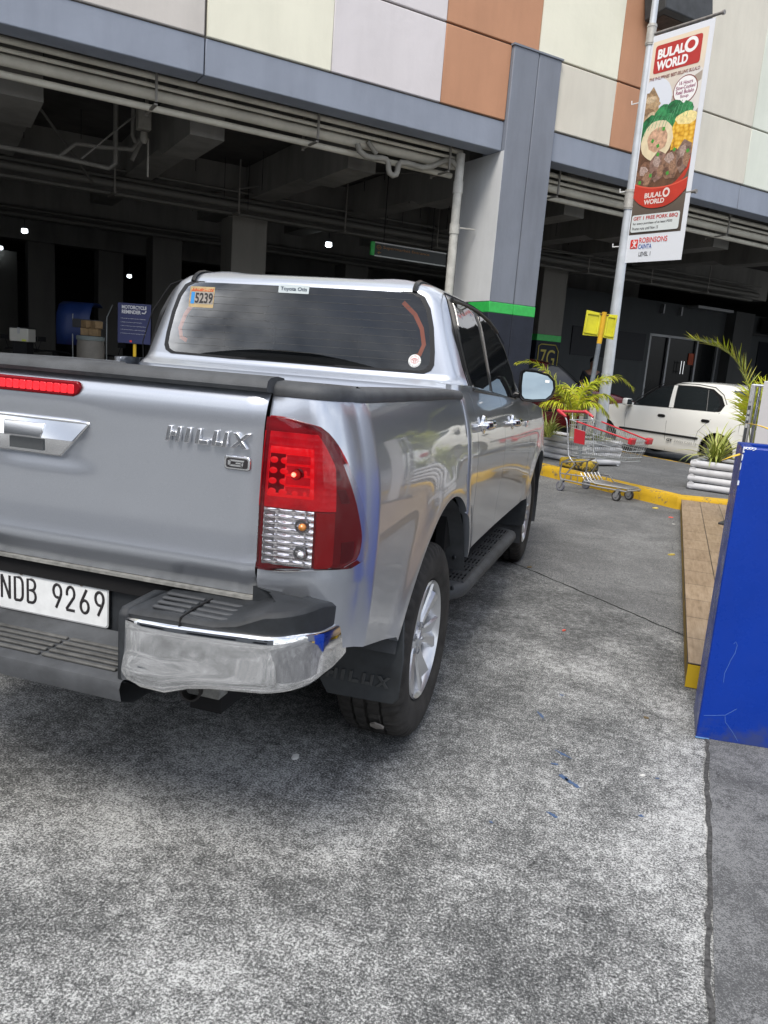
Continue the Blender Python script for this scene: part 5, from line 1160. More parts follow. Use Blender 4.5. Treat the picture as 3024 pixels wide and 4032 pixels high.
# logo block
lg = bshape('logo_block', rrect(.735, .375, .035, 3, .495, 2.815), .005, CR)
btext('BULAL', .175, 2.815, .43, .130, WP, 'logo_words', lg, .006, .045); btext('WORLD', .175, 2.66, .50, .128, WP, 'logo_words', lg, .006, .045)
ring(.70, 2.895, .105, .100, WP, 'logo_words', lg, .006)
btext("THE PHILIPPINES' BEST-SELLING BULALO", .085, 2.535, .80, .046, mat('print_maroon', (.20, .05, .045), .5), 'strap_line', ban, .005, .012)
rd = bshape('round_flash', ell(.70, 2.315, .190, .190), .0055, mat('print_maroon')); bshape('flash_field', ell(.70, 2.315, .176, .176), .0062, WP, rd)
for k, (s_, w_) in enumerate([('16 Hours', .21), ('Slow-Cooked', .30), ('Real Bulalo', .28), ('Soup', .13)]): btext(s_, .70-w_/2, 2.385-k*.062, w_, .050, mat('print_purple', (.25, .04, .12), .5), 'flash_words', rd, .0072, .014)
# offer panel and the mall name
of = bshape('offer_panel', rrect(.80, .245, .03, 3, .50, .555), .0125, mat('print_offer_grey', (.60, .64, .64), .5))
btext('GET 1 FREE PORK BBQ', .13, .595, .74, .060, CR, 'offer_words', of, .0135, .022)
btext('for every purchase of at least P500', .13, .528, .66, .044, mat('print_ink', (.04, .04, .045), .5), 'offer_words', of, .0135, .010)
btext('Promo runs until Nov 15', .13, .462, .44, .042, mat('print_ink'), 'offer_words', of, .0135, .010)
rb = bshape('mall_mark', rrect(.130, .130, .012, 3, .19, .265), .004, mat('print_mark_red', (.60, .03, .02), .5))
b = MB(); b.tube([bp3(x, y-.02, .005) for x, y in [(.150, .235), (.175, .24), (.195, .285), (.20, .325), (.18, .335), (.165, .305), (.185, .285), (.215, .30), (.232, .33), (.222, .292), (.200, .280), (.212, .245), (.238, .238)]], .007, 5); b.build('mark_letter', WP, rb)
btext('ROBINSONS', .275, .275, .47, .075, mat('print_mark_red'), 'mall_words', ban, .004, .006); btext('CAINTA', .272, .190, .225, .066, mat('print_mark_blue', (.01, .07, .32), .5), 'mall_words', ban, .004, .006); btext('LEVEL 1', .295, .085, .20, .060, mat('print_ink'), 'mall_words', ban, .004, .006)

# ================================================================== PLANTERS OF WHITE LOGS
LOGW = worn('whitewashed_log', (.60, .615, .65), (.22, .20, .18), .66, 11.)
SOIL = mat('soil', (.035, .027, .02), .95, var=.4, vs=30)
def crib(name, c0, dx, dy, lx, ly, label):
    """logs stacked crosswise; c0 = near corner, dx and dy the two sides"""
    e = empty(name, c0, 0, label, 'planter', 'planters of stacked white logs'); dx = Vector(dx).normalized(); dy = Vector(dy).normalized()
    for k in range(4):
        z = .048+k*.092
        for d, o_, l, zz in ((dx, dy, lx, z), (dy, dx, ly, z+.012)):
            for off in (0, (ly if d is dx else lx)):
                a = o_*off-d*.035; r_ = .044+random.uniform(-.003, .003)
                P = [a+d*(l+.07)*i/6+UZ*(zz+random.uniform(-.004, .004))+o_*random.uniform(-.004, .004) for i in range(7)]
                b = MB(); b.tube(P, [r_*random.uniform(.96, 1.04) for _ in range(7)], 14); b.build('log', LOGW, e, smooth=50)
    b = MB(); q = [dx*.03+dy*.03, dx*(lx-.03)+dy*.03, dx*(lx-.03)+dy*(ly-.03), dx*.03+dy*(ly-.03)]
    b.add([(v.x, v.y, .01) for v in q]+[(v.x, v.y, .33) for v in q], [(0, 1, 2, 3), (4, 5, 6, 7), (0, 1, 5, 4), (1, 2, 6, 5), (2, 3, 7, 6), (3, 0, 4, 7)]); b.build('soil', SOIL, e)
    return e
kdn = kd.copy()
crib('log_planter', (1.02, 8.80, .148), (-.74, .67, 0), (.62, .60, 0), 2.2, .62, 'long planter of white logs behind the shopping cart')
crib('log_planter', (2.40, 7.50, .148), (.96, -.26, 0), (.26, .96, 0), 1.5, .7, 'planter of white logs beside the blue box')
b = MB(); b.box((0, 0, .07), (.56, .22, .14)); o = b.build('wheel_stop', worn('worn_yellow_stop', (.42, .30, .03), (.05, .05, .045), .50, 12.), None, bevel=.035, seg=3); o.location = (.97, 8.28, .15); o.rotation_euler = (0, 0, R(-38)); tag(o, 'worn yellow and black concrete block on the kerb behind the cart', 'wheel stop')

# ================================================================== PLANTS
PALM = mat('palm_leaf', (.40, .46, .024), .4, var=.3, vs=6, spec=.5); PALM2 = mat('palm_leaf_yellowing', (.46, .42, .035), .45, var=.3, vs=6); STEM = mat('palm_stem', (.22, .24, .07), .5, var=.2, vs=9)
def leaflet(b, a, d, nrm, l, wd, droop, m=0, k=5):
    """a narrow folded strip from a along d"""
    rows = []; d = d.normalized(); side = d.cross(nrm); side = side.normalized() if side.length > 1e-4 else Vector((1, 0, 0))
    p = a.copy(); dd = d.copy()
    for i in range(k+1):
        f = i/k; ww = wd*(1-f**1.8)*(.55+.9*min(1, f*3))*.6+.0008
        rows.append([p+side*ww+UZ*ww*.35, p, p-side*ww+UZ*ww*.35]); dd = (dd-UZ*droop/k).normalized(); p = p+dd*l/k
    b.grid(rows, m=m)
def frond(b, st, pts, l0, wd, droop, rnd, n=62, m=0, start=.28):
    """rachis through pts with leaflets on both sides"""
    P = [Vector(q) for q in pts]; D = [0]
    for i in range(1, len(P)): D.append(D[-1]+(P[i]-P[i-1]).length)
    T = D[-1]; at = lambda f: Vector([sinterp(f*T, D, [q[c_] for q in P]) for c_ in range(3)])
    st.tube([at(i/16) for i in range(17)], [.011*(1-i/16*.85) for i in range(17)], 6)
    for i in range(n):
        f = start+(1-start)*(i+.5)/n; a = at(f); tg_ = (at(min(1, f+.02))-at(f-.02)).normalized(); sd_ = tg_.cross(UZ)
        sd_ = sd_.normalized() if sd_.length > .05 else Vector((1, 0, 0)); upv = sd_.cross(tg_).normalized()
        ll = l0*(1-.62*((f-start)/(1-start))**1.6)*rnd.uniform(.85, 1.12)*(.65+.35*min(1, (f-start)/.2))
        for s in (1, -1):
            d = tg_*rnd.uniform(.5, .9)+sd_*s*rnd.uniform(.5, .9)+upv*rnd.uniform(-.05, .55)
            leaflet(b, a, d, upv, ll, wd, droop*rnd.uniform(.6, 1.3), m=(m if rnd.random() < .7 else 1))
def palm(name, base, fronds, label, seed, l0=.36, wd=.013, droop=1.0, trunk=.10):
    rnd = random.Random(seed); e = empty(name, base, 0, label, 'palm'); lf = []
    for pts, dr in fronds:
        b = MB(); s_ = MB(); frond(b, s_, pts, l0, wd, dr, rnd); o = b.build('frond', [PALM, PALM2], e, smooth=60); s_.build('stem', STEM, o, smooth=50)
    b = MB(); b.tube([(0, 0, -.05), (0, 0, .12), (.005, 0, .30)], [.045, .035, .022], 10); b.build('trunk', mat('palm_trunk', (.30, .28, .17), .7, var=.35, vs=30), e, smooth=50)
    return e
# the camera's right and depth directions on the ground, used only to lay the fronds out in a natural fan
q_ = Vector((.957, .289, 0)); f_ = Vector((-.289, .957, 0))
def fan(rows): return [([tuple(q_*a+f_*d+UZ*z) for a, d, z in pts], dr) for pts, dr in rows]
palm('areca_palm', (.80, 8.72, .56), fan([
    ([(0, 0, .10), (-.08, .08, .40), (-.20, .12, .60), (-.44, .19, .90), (-.66, .22, 1.02), (-.86, .22, 1.0)], .8),
    ([(0, 0, .10), (-.05, .1, .38), (-.22, .2, .60), (-.46, .3, .72), (-.70, .35, .62)], 1.1),
    ([(0, 0, .10), (.06, .1, .45), (.16, .16, .70), (.40, .19, .88), (.62, .2, .90), (.82, .17, .78)], 1.2),
    ([(0, 0, .10), (.07, .02, .40), (.20, .05, .58), (.42, .08, .64), (.60, .08, .54)], 1.5),
    ([(0, 0, .10), (.02, -.12, .36), (.10, -.2, .50), (.26, -.24, .50), (.40, -.26, .38)], 1.6),
    ([(0, 0, .10), (-.10, -.08, .34), (-.26, -.12, .48), (-.46, -.16, .48), (-.60, -.16, .34)], 1.6),
    ([(0, 0, .10), (.04, .16, .40), (.02, .32, .62), (-.08, .42, .72), (-.22, .5, .66)], 1.2),
    ([(0, 0, .10), (-.05, -.04, .38), (-.16, -.08, .60), (-.34, -.12, .70), (-.52, -.14, .64)], 1.3),
    ([(0, 0, .10), (.03, .02, .42), (.10, .04, .66), (.24, .06, .80), (.42, .08, .82)], 1.1)]), 'bushy yellow green palm in the long planter left of the pole', 5, l0=.27, wd=.011)
palm('areca_palm', (3.10, 8.05, .50), fan([
    ([(0, 0, .15), (-.06, -.03, .55), (-.15, -.03, .90), (-.23, .01, 1.10), (-.36, .05, 1.28), (-.52, .07, 1.40), (-.72, .08, 1.46), (-.92, .1, 1.50)], .15),
    ([(0, 0, .15), (.04, .04, .5), (.14, .08, .80), (.30, .1, .98), (.55, .1, .98)], .8),
    ([(0, 0, .15), (.02, -.1, .45), (.12, -.18, .76), (.30, -.22, .88), (.50, -.24, .80)], .9),
    ([(0, 0, .15), (.02, .2, .5), (.08, .3, .82), (.22, .34, 1.0), (.42, .36, 1.04)], .6),
    ([(0, 0, .15), (.05, 0, .42), (.24, -.05, .64), (.48, -.1, .66), (.68, -.12, .52)], 1.1),
    ([(0, 0, .15), (.03, -.05, .55), (.08, -.1, .92), (.20, -.14, 1.14), (.42, -.18, 1.20)], .7),
    ([(0, 0, .15), (.02, .05, .45), (.05, .1, .74), (.14, .14, .92), (.30, .16, 1.0)], .9)]), 'palm with one long arching frond behind the white post', 9, l0=.40, wd=.0125)
SPA = mat('spider_leaf_green', (.17, .26, .03), .45, var=.3, vs=9); SPB = mat('spider_leaf_cream', (.60, .60, .20), .45)
def spider(name, base, n, l, label, seed, up_=1.):
    rnd = random.Random(seed); e = empty(name, base, 0, label, 'plant', 'variegated spider plants'); b = MB()
    for i in range(n):
        a = rnd.uniform(0, 6.283); el = R(rnd.uniform(25, 80)); d = Vector((math.cos(a)*math.cos(el), math.sin(a)*math.cos(el), math.sin(el)*up_)); ll = l*rnd.uniform(.6, 1.2)
        p = Vector((rnd.uniform(-.05, .05), rnd.uniform(-.05, .05), 0)); k = 8; rows = []; dr = rnd.uniform(.9, 1.9)
        side = d.cross(UZ).normalized()
        for j in range(k+1):
            f = j/k; ww = .015*(1-f**2.2)+.0006
            rows.append([p+side*ww+UZ*ww*.4, p+side*ww*.5+UZ*ww*.1, p-side*ww*.5+UZ*ww*.1, p-side*ww+UZ*ww*.4]); d = (d-UZ*dr*f/k*2).normalized(); p = p+d*ll/k
        o = len(b.v); b.grid(rows)
        for q in range(len(b.f)-3*k, len(b.f)): b.m[q] = 1 if (q-(len(b.f)-3*k)) % 3 == 1 else 0
    b2_ = b.build('leaves', [SPB, SPA] if seed % 2 else [SPA, SPB], e, smooth=60); return e
spider('spider_plant', (.42, 9.05, .49), 70, .40, 'spider plant in the long planter, nearest the pickup', 11)
spider('spider_plant', (.05, 9.38, .49), 60, .38, 'spider plant in the long planter, half behind the pickup front', 12)
spider('spider_plant', (1.14, 8.98, .47), 30, .36, 'spider plant at the cart end of the long planter', 15)
spider('spider_plant', (2.66, 7.72, .49), 90, .52, 'spider plant spilling over the planter beside the blue box', 13)
spider('spider_plant', (3.15, 7.55, .49), 40, .45, 'spider plant hidden partly by the blue box', 17)

# ================================================================== YELLOW BACKED SIGN ON A LEANING POST
e = empty('road_sign', (.935, 8.80, .30), 0, 'back of two yellow metal sign plates on a leaning grey post', 'road sign')
lean = Vector((.045, .10, 1)).normalized(); rv = lean.cross(f_).normalized(); 
if rv.dot(q_) < 0: rv = -rv
b = MB(); b.tube([lean*-.05, lean*1.66], .034, 14); b.build('post', mat('post_grey_paint', (.13, .15, .18), .5, var=.25, vs=7), e, smooth=40)
b = MB(); b.tube([lean*1.62, lean*2.07], .036, 14); b.build('post_top', worn('post_yellow_paint', (.62, .36, .02), (.25, .22, .18), .58, 16.), e, smooth=40)
YS = mat('sign_back_yellow', (.52, .49, .012), .45, var=.18, vs=5)
for s, wd, tw in ((-1, .235, .25), (1, .175, -.45)):
    d = (rv*s+f_*(-.10 if s < 0 else .12)).normalized(); nn_ = d.cross(lean).normalized(); c = lean*1.885
    b = MB(); P = [c+d*.03+lean*-.165, c+d*(.03+wd)+lean*-.178, c+d*(.03+wd)+lean*.178, c+d*.03+lean*.165]
    b.add([p_ for p_ in P]+[p_+f_*.012 for p_ in P], [(0, 1, 2, 3), (7, 6, 5, 4)]+[(i, (i+1) % 4, 4+(i+1) % 4, 4+i) for i in range(4)]); pn = b.build('sign_plate', YS, e, bevel=.003)
    b = MB()
    for u, v in (((.03, -.135), (.03, .135)), ((wd-.02, -.135), (wd-.02, .135)), ((.03, -.135), (wd-.02, -.135)), ((.03, .135), (wd-.02, .135))): 
        b.tube([c+d*(.03+u[0])+lean*u[1]-f_*.008, c+d*(.03+v[0])+lean*v[1]-f_*.008], .011, 4)
    b.build('stiffener', YS, pn)
    b = MB(); b.box(c+d*.05+lean*.15-f_*.006, (.04, .012, .02)); b.build('rust_patch', mat('rust', (.12, .05, .02), .9, var=.5, vs=60), pn)

# ================================================================== SHOPPING CART
cdir = Vector((.83, -.557, 0)); CT = empty('shopping_cart', (.986, 7.246, 0), math.atan2(cdir.y, cdir.x), 'wire shopping cart with red handle standing empty against the kerb', 'shopping cart')
REDP = mat('cart_red_plastic', (.50, .022, .035), .4, coat=.3)
b = MB(); b.tube([(-.16, .27, .985), (-.16, -.27, .985)], .019, 12); 
for y in (.27, -.27): b.tube([(-.17, y, .995), (-.08, y*1.02, .955), (-.03, y*1.02, .93)], [.024, .020, .015], 10)
b.build('handle', REDP, CT, smooth=50)
# basket: rim, wires
def bk(u, v, w_):      # u rear to front 0..1, v across -1..1, w bottom to top 0..1
    x = .02+(.80+.06*w_)*u-.05*(1-w_)*0; hw = (.26-.075*u)*(.80+.20*w_)
    zt = .90-.16*u; zb = .46+.03*u
    return Vector((x, v*hw, zb+(zt-zb)*w_))
W1 = MB(); r1_, r2_ = .0030, .0052
for s in (1, -1):
    for i in range(30): u = i/29; W1.tube([bk(u, s, 0), bk(u, s, 1)], r1_, 4, cap=False)
    for w_ in (0, .18, .5, .8): W1.tube([bk(0, s, w_), bk(1, s, w_)], r2_ if w_ in (0, .5) else r1_, 5)
for i in range(13):
    v = -1+2*i/12
    W1.tube([bk(0, v, 0), bk(1, v, 0)], r1_, 4); W1.tube([bk(1, v, 0), bk(1, v, 1)], r1_, 4); W1.tube([bk(0, v, 0), bk(0, v, 1)], r1_, 4)
for i in range(5): u = i/4; W1.tube([bk(u, -1, 0), bk(u, 1, 0)], r2_, 5)
for w_ in (.18, .5, .85): W1.tube([bk(1, -1, w_), bk(1, 1, w_)], r2_, 5); W1.tube([bk(0, -1, w_), bk(0, 1, w_)], r2_, 5)
W1.build('basket', STEEL, CT, smooth=50)
b = MB()
for s in (1, -1): b.tube([bk(0, s, 1), bk(1, s, 1)], .0055, 6); b.tube([(-.06, s*.27, .94), (-.02, s*.265, .88), (0, s*.262, .80), (.06, s*.255, .46), (.10, s*.25, .42)], .009, 8)
b.tube([bk(1, -1, 1), bk(1, 1, 1)], .0055, 6); b.tube([bk(0, -1, 1), bk(0, 1, 1)], .006, 6)
b.tube([(-.03, -.16, .98), (-.02, -.16, .9), (.03, -.16, .88), (.03, .16, .88), (-.02, .16, .9), (-.03, .16, .98)], .006, 6); b.build('basket_frame', STEEL, CT, smooth=50)
b = MB()
for s in (1, -1): b.tube([bk(.12, s*1.01, 1.015), bk(.97, s*1.01, 1.015)], .010, 8)
b.build('rim_strips', REDP, CT, smooth=50)
b = MB()
for s in (1, -1): b.box(bk(1.0, s*.95, .99), (.05, .10, .075), ry=.15)
b.build('bumper_corners', REDP, CT, bevel=.012, seg=3)
sp_ = MB(); P = [bk(.10, -1.03, .38), bk(.28, -1.03, .38), bk(.28, -1.03, .80), bk(.10, -1.03, .80)]; P2 = [q+Vector((0, -.008, 0)) for q in P]; sp_.add(P+P2, [(3, 2, 1, 0), (4, 5, 6, 7)]+[(i, (i+1) % 4, 4+(i+1) % 4, 4+i) for i in range(4)]); ad = sp_.build('red_panel', REDP, CT)
b = MB()
for s in (1, -1):
    b.tube([(.10, s*.25, .42), (-.02, s*.262, .36), (-.03, s*.265, .22), (.0, s*.265, .15)], .011, 8); b.tube([(.10, s*.25, .42), (.16, s*.235, .36), (.06, s*.26, .22)], .009, 8)
    b.tube([(-.02, s*.265, .22), (.36, s*.225, .235), (.46, s*.20, .17), (.86, s*.125, .17)], .008, 8); b.tube([(.0, s*.265, .15), (.5, s*.19, .135), (.88, s*.12, .135)], .010, 8)
    for x in (.05, .14, .23, .32): b.tube([(x, s*(.262-.10*x), .23), (x, s*(.26-.10*x), .147)], .005, 6)
b.tube([(-.02, -.265, .36), (-.02, .265, .36)], .009, 8); b.tube([(.10, -.25, .42), (.10, .25, .42)], .009, 8)
for y in frange(-.11, .11, 5): b.tube([(.22, y*1.6, .26), (.30, y*1.6, .17), (.50, y*1.3, .165), (.88, y, .165)], .006, 6)
b.tube([(.88, -.14, .15), (.90, 0, .15), (.88, .14, .15)], .011, 8); b.tube([(.30, -.2, .165), (.30, .2, .165)], .007, 6); b.build('lower_frame', mat('worn_zinc', (.42, .42, .42), .4, .8), CT, smooth=50)
b = MB(); b.box((.0, -.235, .30), (.001, .001, .001)); 
TYG = mat('caster_grey', (.13, .135, .17), .6); TYB = mat('caster_black', (.03, .03, .03), .6)
for x, y, fr in ((0, .262, 0), (0, -.262, 0), (.74, .13, 1), (.74, -.13, 1)):
    wh = empty('caster', (x, y, .062)); wh.parent = CT
    b = MB(); b.lathe([(-.014, .044), (-.014, .058), (-.008, .0625), (.008, .0625), (.014, .058), (.014, .044)], 28, Matrix.Rotation(R(90), 4, 'Z')); b.build('tyre', TYB if fr else TYG, wh, smooth=50)
    b = MB(); b.lathe([(-.010, .001), (-.012, .045), (.012, .045), (.010, .001)], 20, Matrix.Rotation(R(90), 4, 'Z')); b.lathe([(-.022, .008), (.022, .008)], 10, Matrix.Rotation(R(90), 4, 'Z')); b.build('hub', mat('caster_hub', (.20, .20, .21), .5), wh, smooth=40)
    b = MB()
    for s in (1, -1): b.add([(q[0], s*.020+q[1], q[2]) for q in [(-.012, 0, -.012), (.014, 0, -.012), (.045, 0, .075), (.0, 0, .085)]]+[(q[0], s*.023+q[1], q[2]) for q in [(-.012, 0, -.012), (.014, 0, -.012), (.045, 0, .075), (.0, 0, .085)]], [(0, 1, 2, 3), (7, 6, 5, 4), (0, 4, 5, 1), (1, 5, 6, 2), (2, 6, 7, 3), (3, 7, 4, 0)])
    b.b2((0, -.023, .075), (.05, .023, .09)); b.build('fork', mat('caster_fork', (.45, .46, .47), .4, .7), wh)

# ================================================================== BLUE BOX, ITS PLANT, THE WHITE POST
BLUE = mat('blue_paint', (.003, .034, .30), .34, spec=.3, coat=.08, var=.10, vs=2.5)
t = BLUE.node_tree; p = t.nodes['Principled BSDF']; tcb = N(t, 'ShaderNodeTexCoord'); sb = N(t, 'ShaderNodeSeparateXYZ'); t.links.new(tcb.outputs['Object'], sb.inputs[0])
n1 = N(t, 'ShaderNodeTexNoise', i_Scale=7., i_Detail=8., i_Roughness=.7); t.links.new(tcb.outputs['Object'], n1.inputs['Vector']); r1n = ramp(t, n1.outputs[0], [(.35, (.18, .18, .18)), (.7, (.46, .46, .46))]); t.links.new(r1n.outputs[0], p.inputs['Roughness'])
ms_ = N(t, 'ShaderNodeMath', operation='MULTIPLY_ADD'); ms_.inputs[1].default_value = -.55; t.links.new(n1.outputs[0], ms_.inputs[0]); t.links.new(sb.outputs[2], ms_.inputs[2])
rd1 = ramp(t, ms_.outputs[0], [(.0, (.75, .75, .75)), (.02, (0, 0, 0))]); rd1.color_ramp.elements[0].position = 0.0
mk1 = N(t, 'ShaderNodeMapRange'); t.links.new(ms_.outputs[0], mk1.inputs[0]); mk1.inputs[1].default_value = -.30; mk1.inputs[2].default_value = -.20; mk1.inputs[3].default_value = .55; mk1.inputs[4].default_value = 0
old = p.inputs['Base Color'].links[0].from_socket; mb_ = N(t, 'ShaderNodeMix', data_type='RGBA'); t.links.new(mk1.outputs[0], mb_.inputs[0]); t.links.new(old, mb_.inputs[6]); mb_.inputs[7].default_value = (.05, .06, .085, 1); t.links.new(mb_.outputs[2], p.inputs['Base Color'])
BB = empty('blue_planter_box', (1.966, .448, 0), R(6), 'tall glossy blue planter box with chipped corners, at the right edge', 'planter box')
w2, d2, h2 = 1.35, .30, 1.225
b = MB(); b.add([(0, 0, 0), (w2, 0, 0), (w2+.045, d2, 0), (.045, d2, 0), (0, 0, h2), (w2, 0, h2), (w2+.045, d2, h2), (.045, d2, h2), (.05, .045, h2), (w2-.05, .045, h2), (w2-.01, d2-.045, h2), (.085, d2-.045, h2), (.05, .045, h2-.12), (w2-.05, .045, h2-.12), (w2-.01, d2-.045, h2-.12), (.085, d2-.045, h2-.12)],
    [(0, 1, 5, 4), (1, 2, 6, 5), (2, 3, 7, 6), (3, 0, 4, 7), (4, 5, 9, 8), (5, 6, 10, 9), (6, 7, 11, 10), (7, 4, 8, 11), (8, 9, 13, 12), (9, 10, 14, 13), (10, 11, 15, 14), (11, 8, 12, 15), (12, 13, 14, 15), (3, 2, 1, 0)])
b.build('box', BLUE, BB, bevel=.006)
CHIP = mat('chip_white', (.62, .66, .72), .7); CRK = mat('crack_light', (.10, .20, .48), .6)
b = MB(); rr_ = random.Random(2)
for z, l, wd in [(1.214, .022, .005), (1.185, .026, .0028), (1.150, .03, .0016), (1.085, .02, .0045)]:
    n_ = 6; L_ = [(-.0014, -.0014, z-l/2)]+[(wd*rr_.uniform(.3, 1.1), -.0016, z-l/2+l*(k_+.5)/n_) for k_ in range(n_)]+[(-.0014, -.0014, z+l/2)]+[(-.0016, wd*.4*rr_.uniform(.2, 1), z+l/2-l*(k_+.5)/n_) for k_ in range(n_)]
    b.add(L_, [tuple(range(n_+2)), (0,)+tuple(range(n_+1, 2*n_+2))])
for x in (.0, .012, .022, .034): b.add([(x, -.0016, h2-.006-rr_.uniform(0, .006)), (x+.012, -.0016, h2-.004), (x+.012, .004, h2+.0012), (x, .004, h2+.0012)], [(0, 1, 2, 3)])
b.build('chipped_edge', CHIP, BB)
for pts in ([(.085, .43), (.092, .44), (.10, .425), (.096, .39), (.085, .36), (.078, .33), (.07, .30), (.072, .26)], [(.018, .105), (.05, .11), (.10, .12), (.14, .155)], [(.10, .115), (.105, .09), (.14, .05), (.165, .015)]):
    b = MB(); b.tube([(x, -.0004, z) for x, z in pts], .0008, 4); b.build('surface_crack', CRK, BB)
b = MB(); b.b2((-.002, -.004, 0), (.055, .01, .008)); b.build('peeled_foot', mat('peeled_light_blue', (.07, .17, .36), .6), BB, bevel=.004)
b = MB(); b.b2((.07, .05, h2-.118), (w2-.03, d2-.05, h2-.08)); b.build('soil', SOIL, BB)
CROT = mat('yellow_leaf', (.72, .46, .025), .4, var=.18, vs=18); cr_e = empty('yellow_leaf_plant', BB.matrix_basis @ Vector((.30, .15, h2-.07)), 0, 'plant with long bright yellow leaves in the blue box', 'plant')
rnd = random.Random(6)
for d, l, wd, dr in [((-.75, -.25, .42), .38, .050, .9), ((-.28, -.75, .55), .42, .052, 2.6), ((-.25, .3, 1.0), .50, .05, .35), ((.0, .35, 1.1), .56, .05, .3), ((.3, -.3, .8), .4, .03, 1.), ((.5, .3, .8), .45, .03, 1.), ((-.5, .35, .75), .36, .030, 1.0), ((.1, -.1, 1.2), .45, .03, .5)]:
    b = MB(); leaflet(b, Vector((0, 0, 0)), Vector(d), UZ, l, wd, dr, 0, 10); b.build('leaf', CROT, cr_e, smooth=60)
b = MB(); b.tube([(0, 0, -.05), (0, 0, .06)], .014, 8); b.build('stem', STEM, cr_e)
# white post with a gauge strip behind the blue box
PT = empty('white_gauge_post', (2.74, 5.25, .126), R(-22), 'white post with a grey instrument strip and silver rod, behind the blue box', 'post')
b = MB(); b.b2((-.02, -.06, 0), (.12, .10, 1.40)); b.build('panel', mat('post_white', (.56, .565, .59), .45), PT, bevel=.008)
b = MB(); b.b2((-.135, -.035, 0), (-.095, .02, 1.36)); st_ = b.build('gauge_strip', mat('gauge_grey', (.42, .43, .43), .4, .3), PT, bevel=.006)
b = MB(); b.b2((-.128, -.040, .55), (-.102, -.034, 1.16)); b.build('dark_window', mat('gauge_dark', (.05, .055, .06), .3), st_)
b = MB()
for i, z in enumerate((.60, .68, .74, .95, 1.02, 1.08, 1.20)): b.b2((-.125, -.043, z), (-.105, -.039, z+.04))
b.build('markings', mat('gauge_marks', (.40, .42, .43), .5), st_)
b = MB(); b.tube([(-.055, -.02, 0), (-.055, -.02, 1.355)], .014, 10); b.tube([(-.125, -.02, 1.352), (0.0, -.02, 1.352)], .014, 10); b.build('silver_rod', CHROME, PT, smooth=40)
b = MB(); b.b2((-.20, -.14, 0), (.20, .18, .02)); b.build('base_plate', mat('base_black', (.03, .032, .036), .5), PT, bevel=.004)

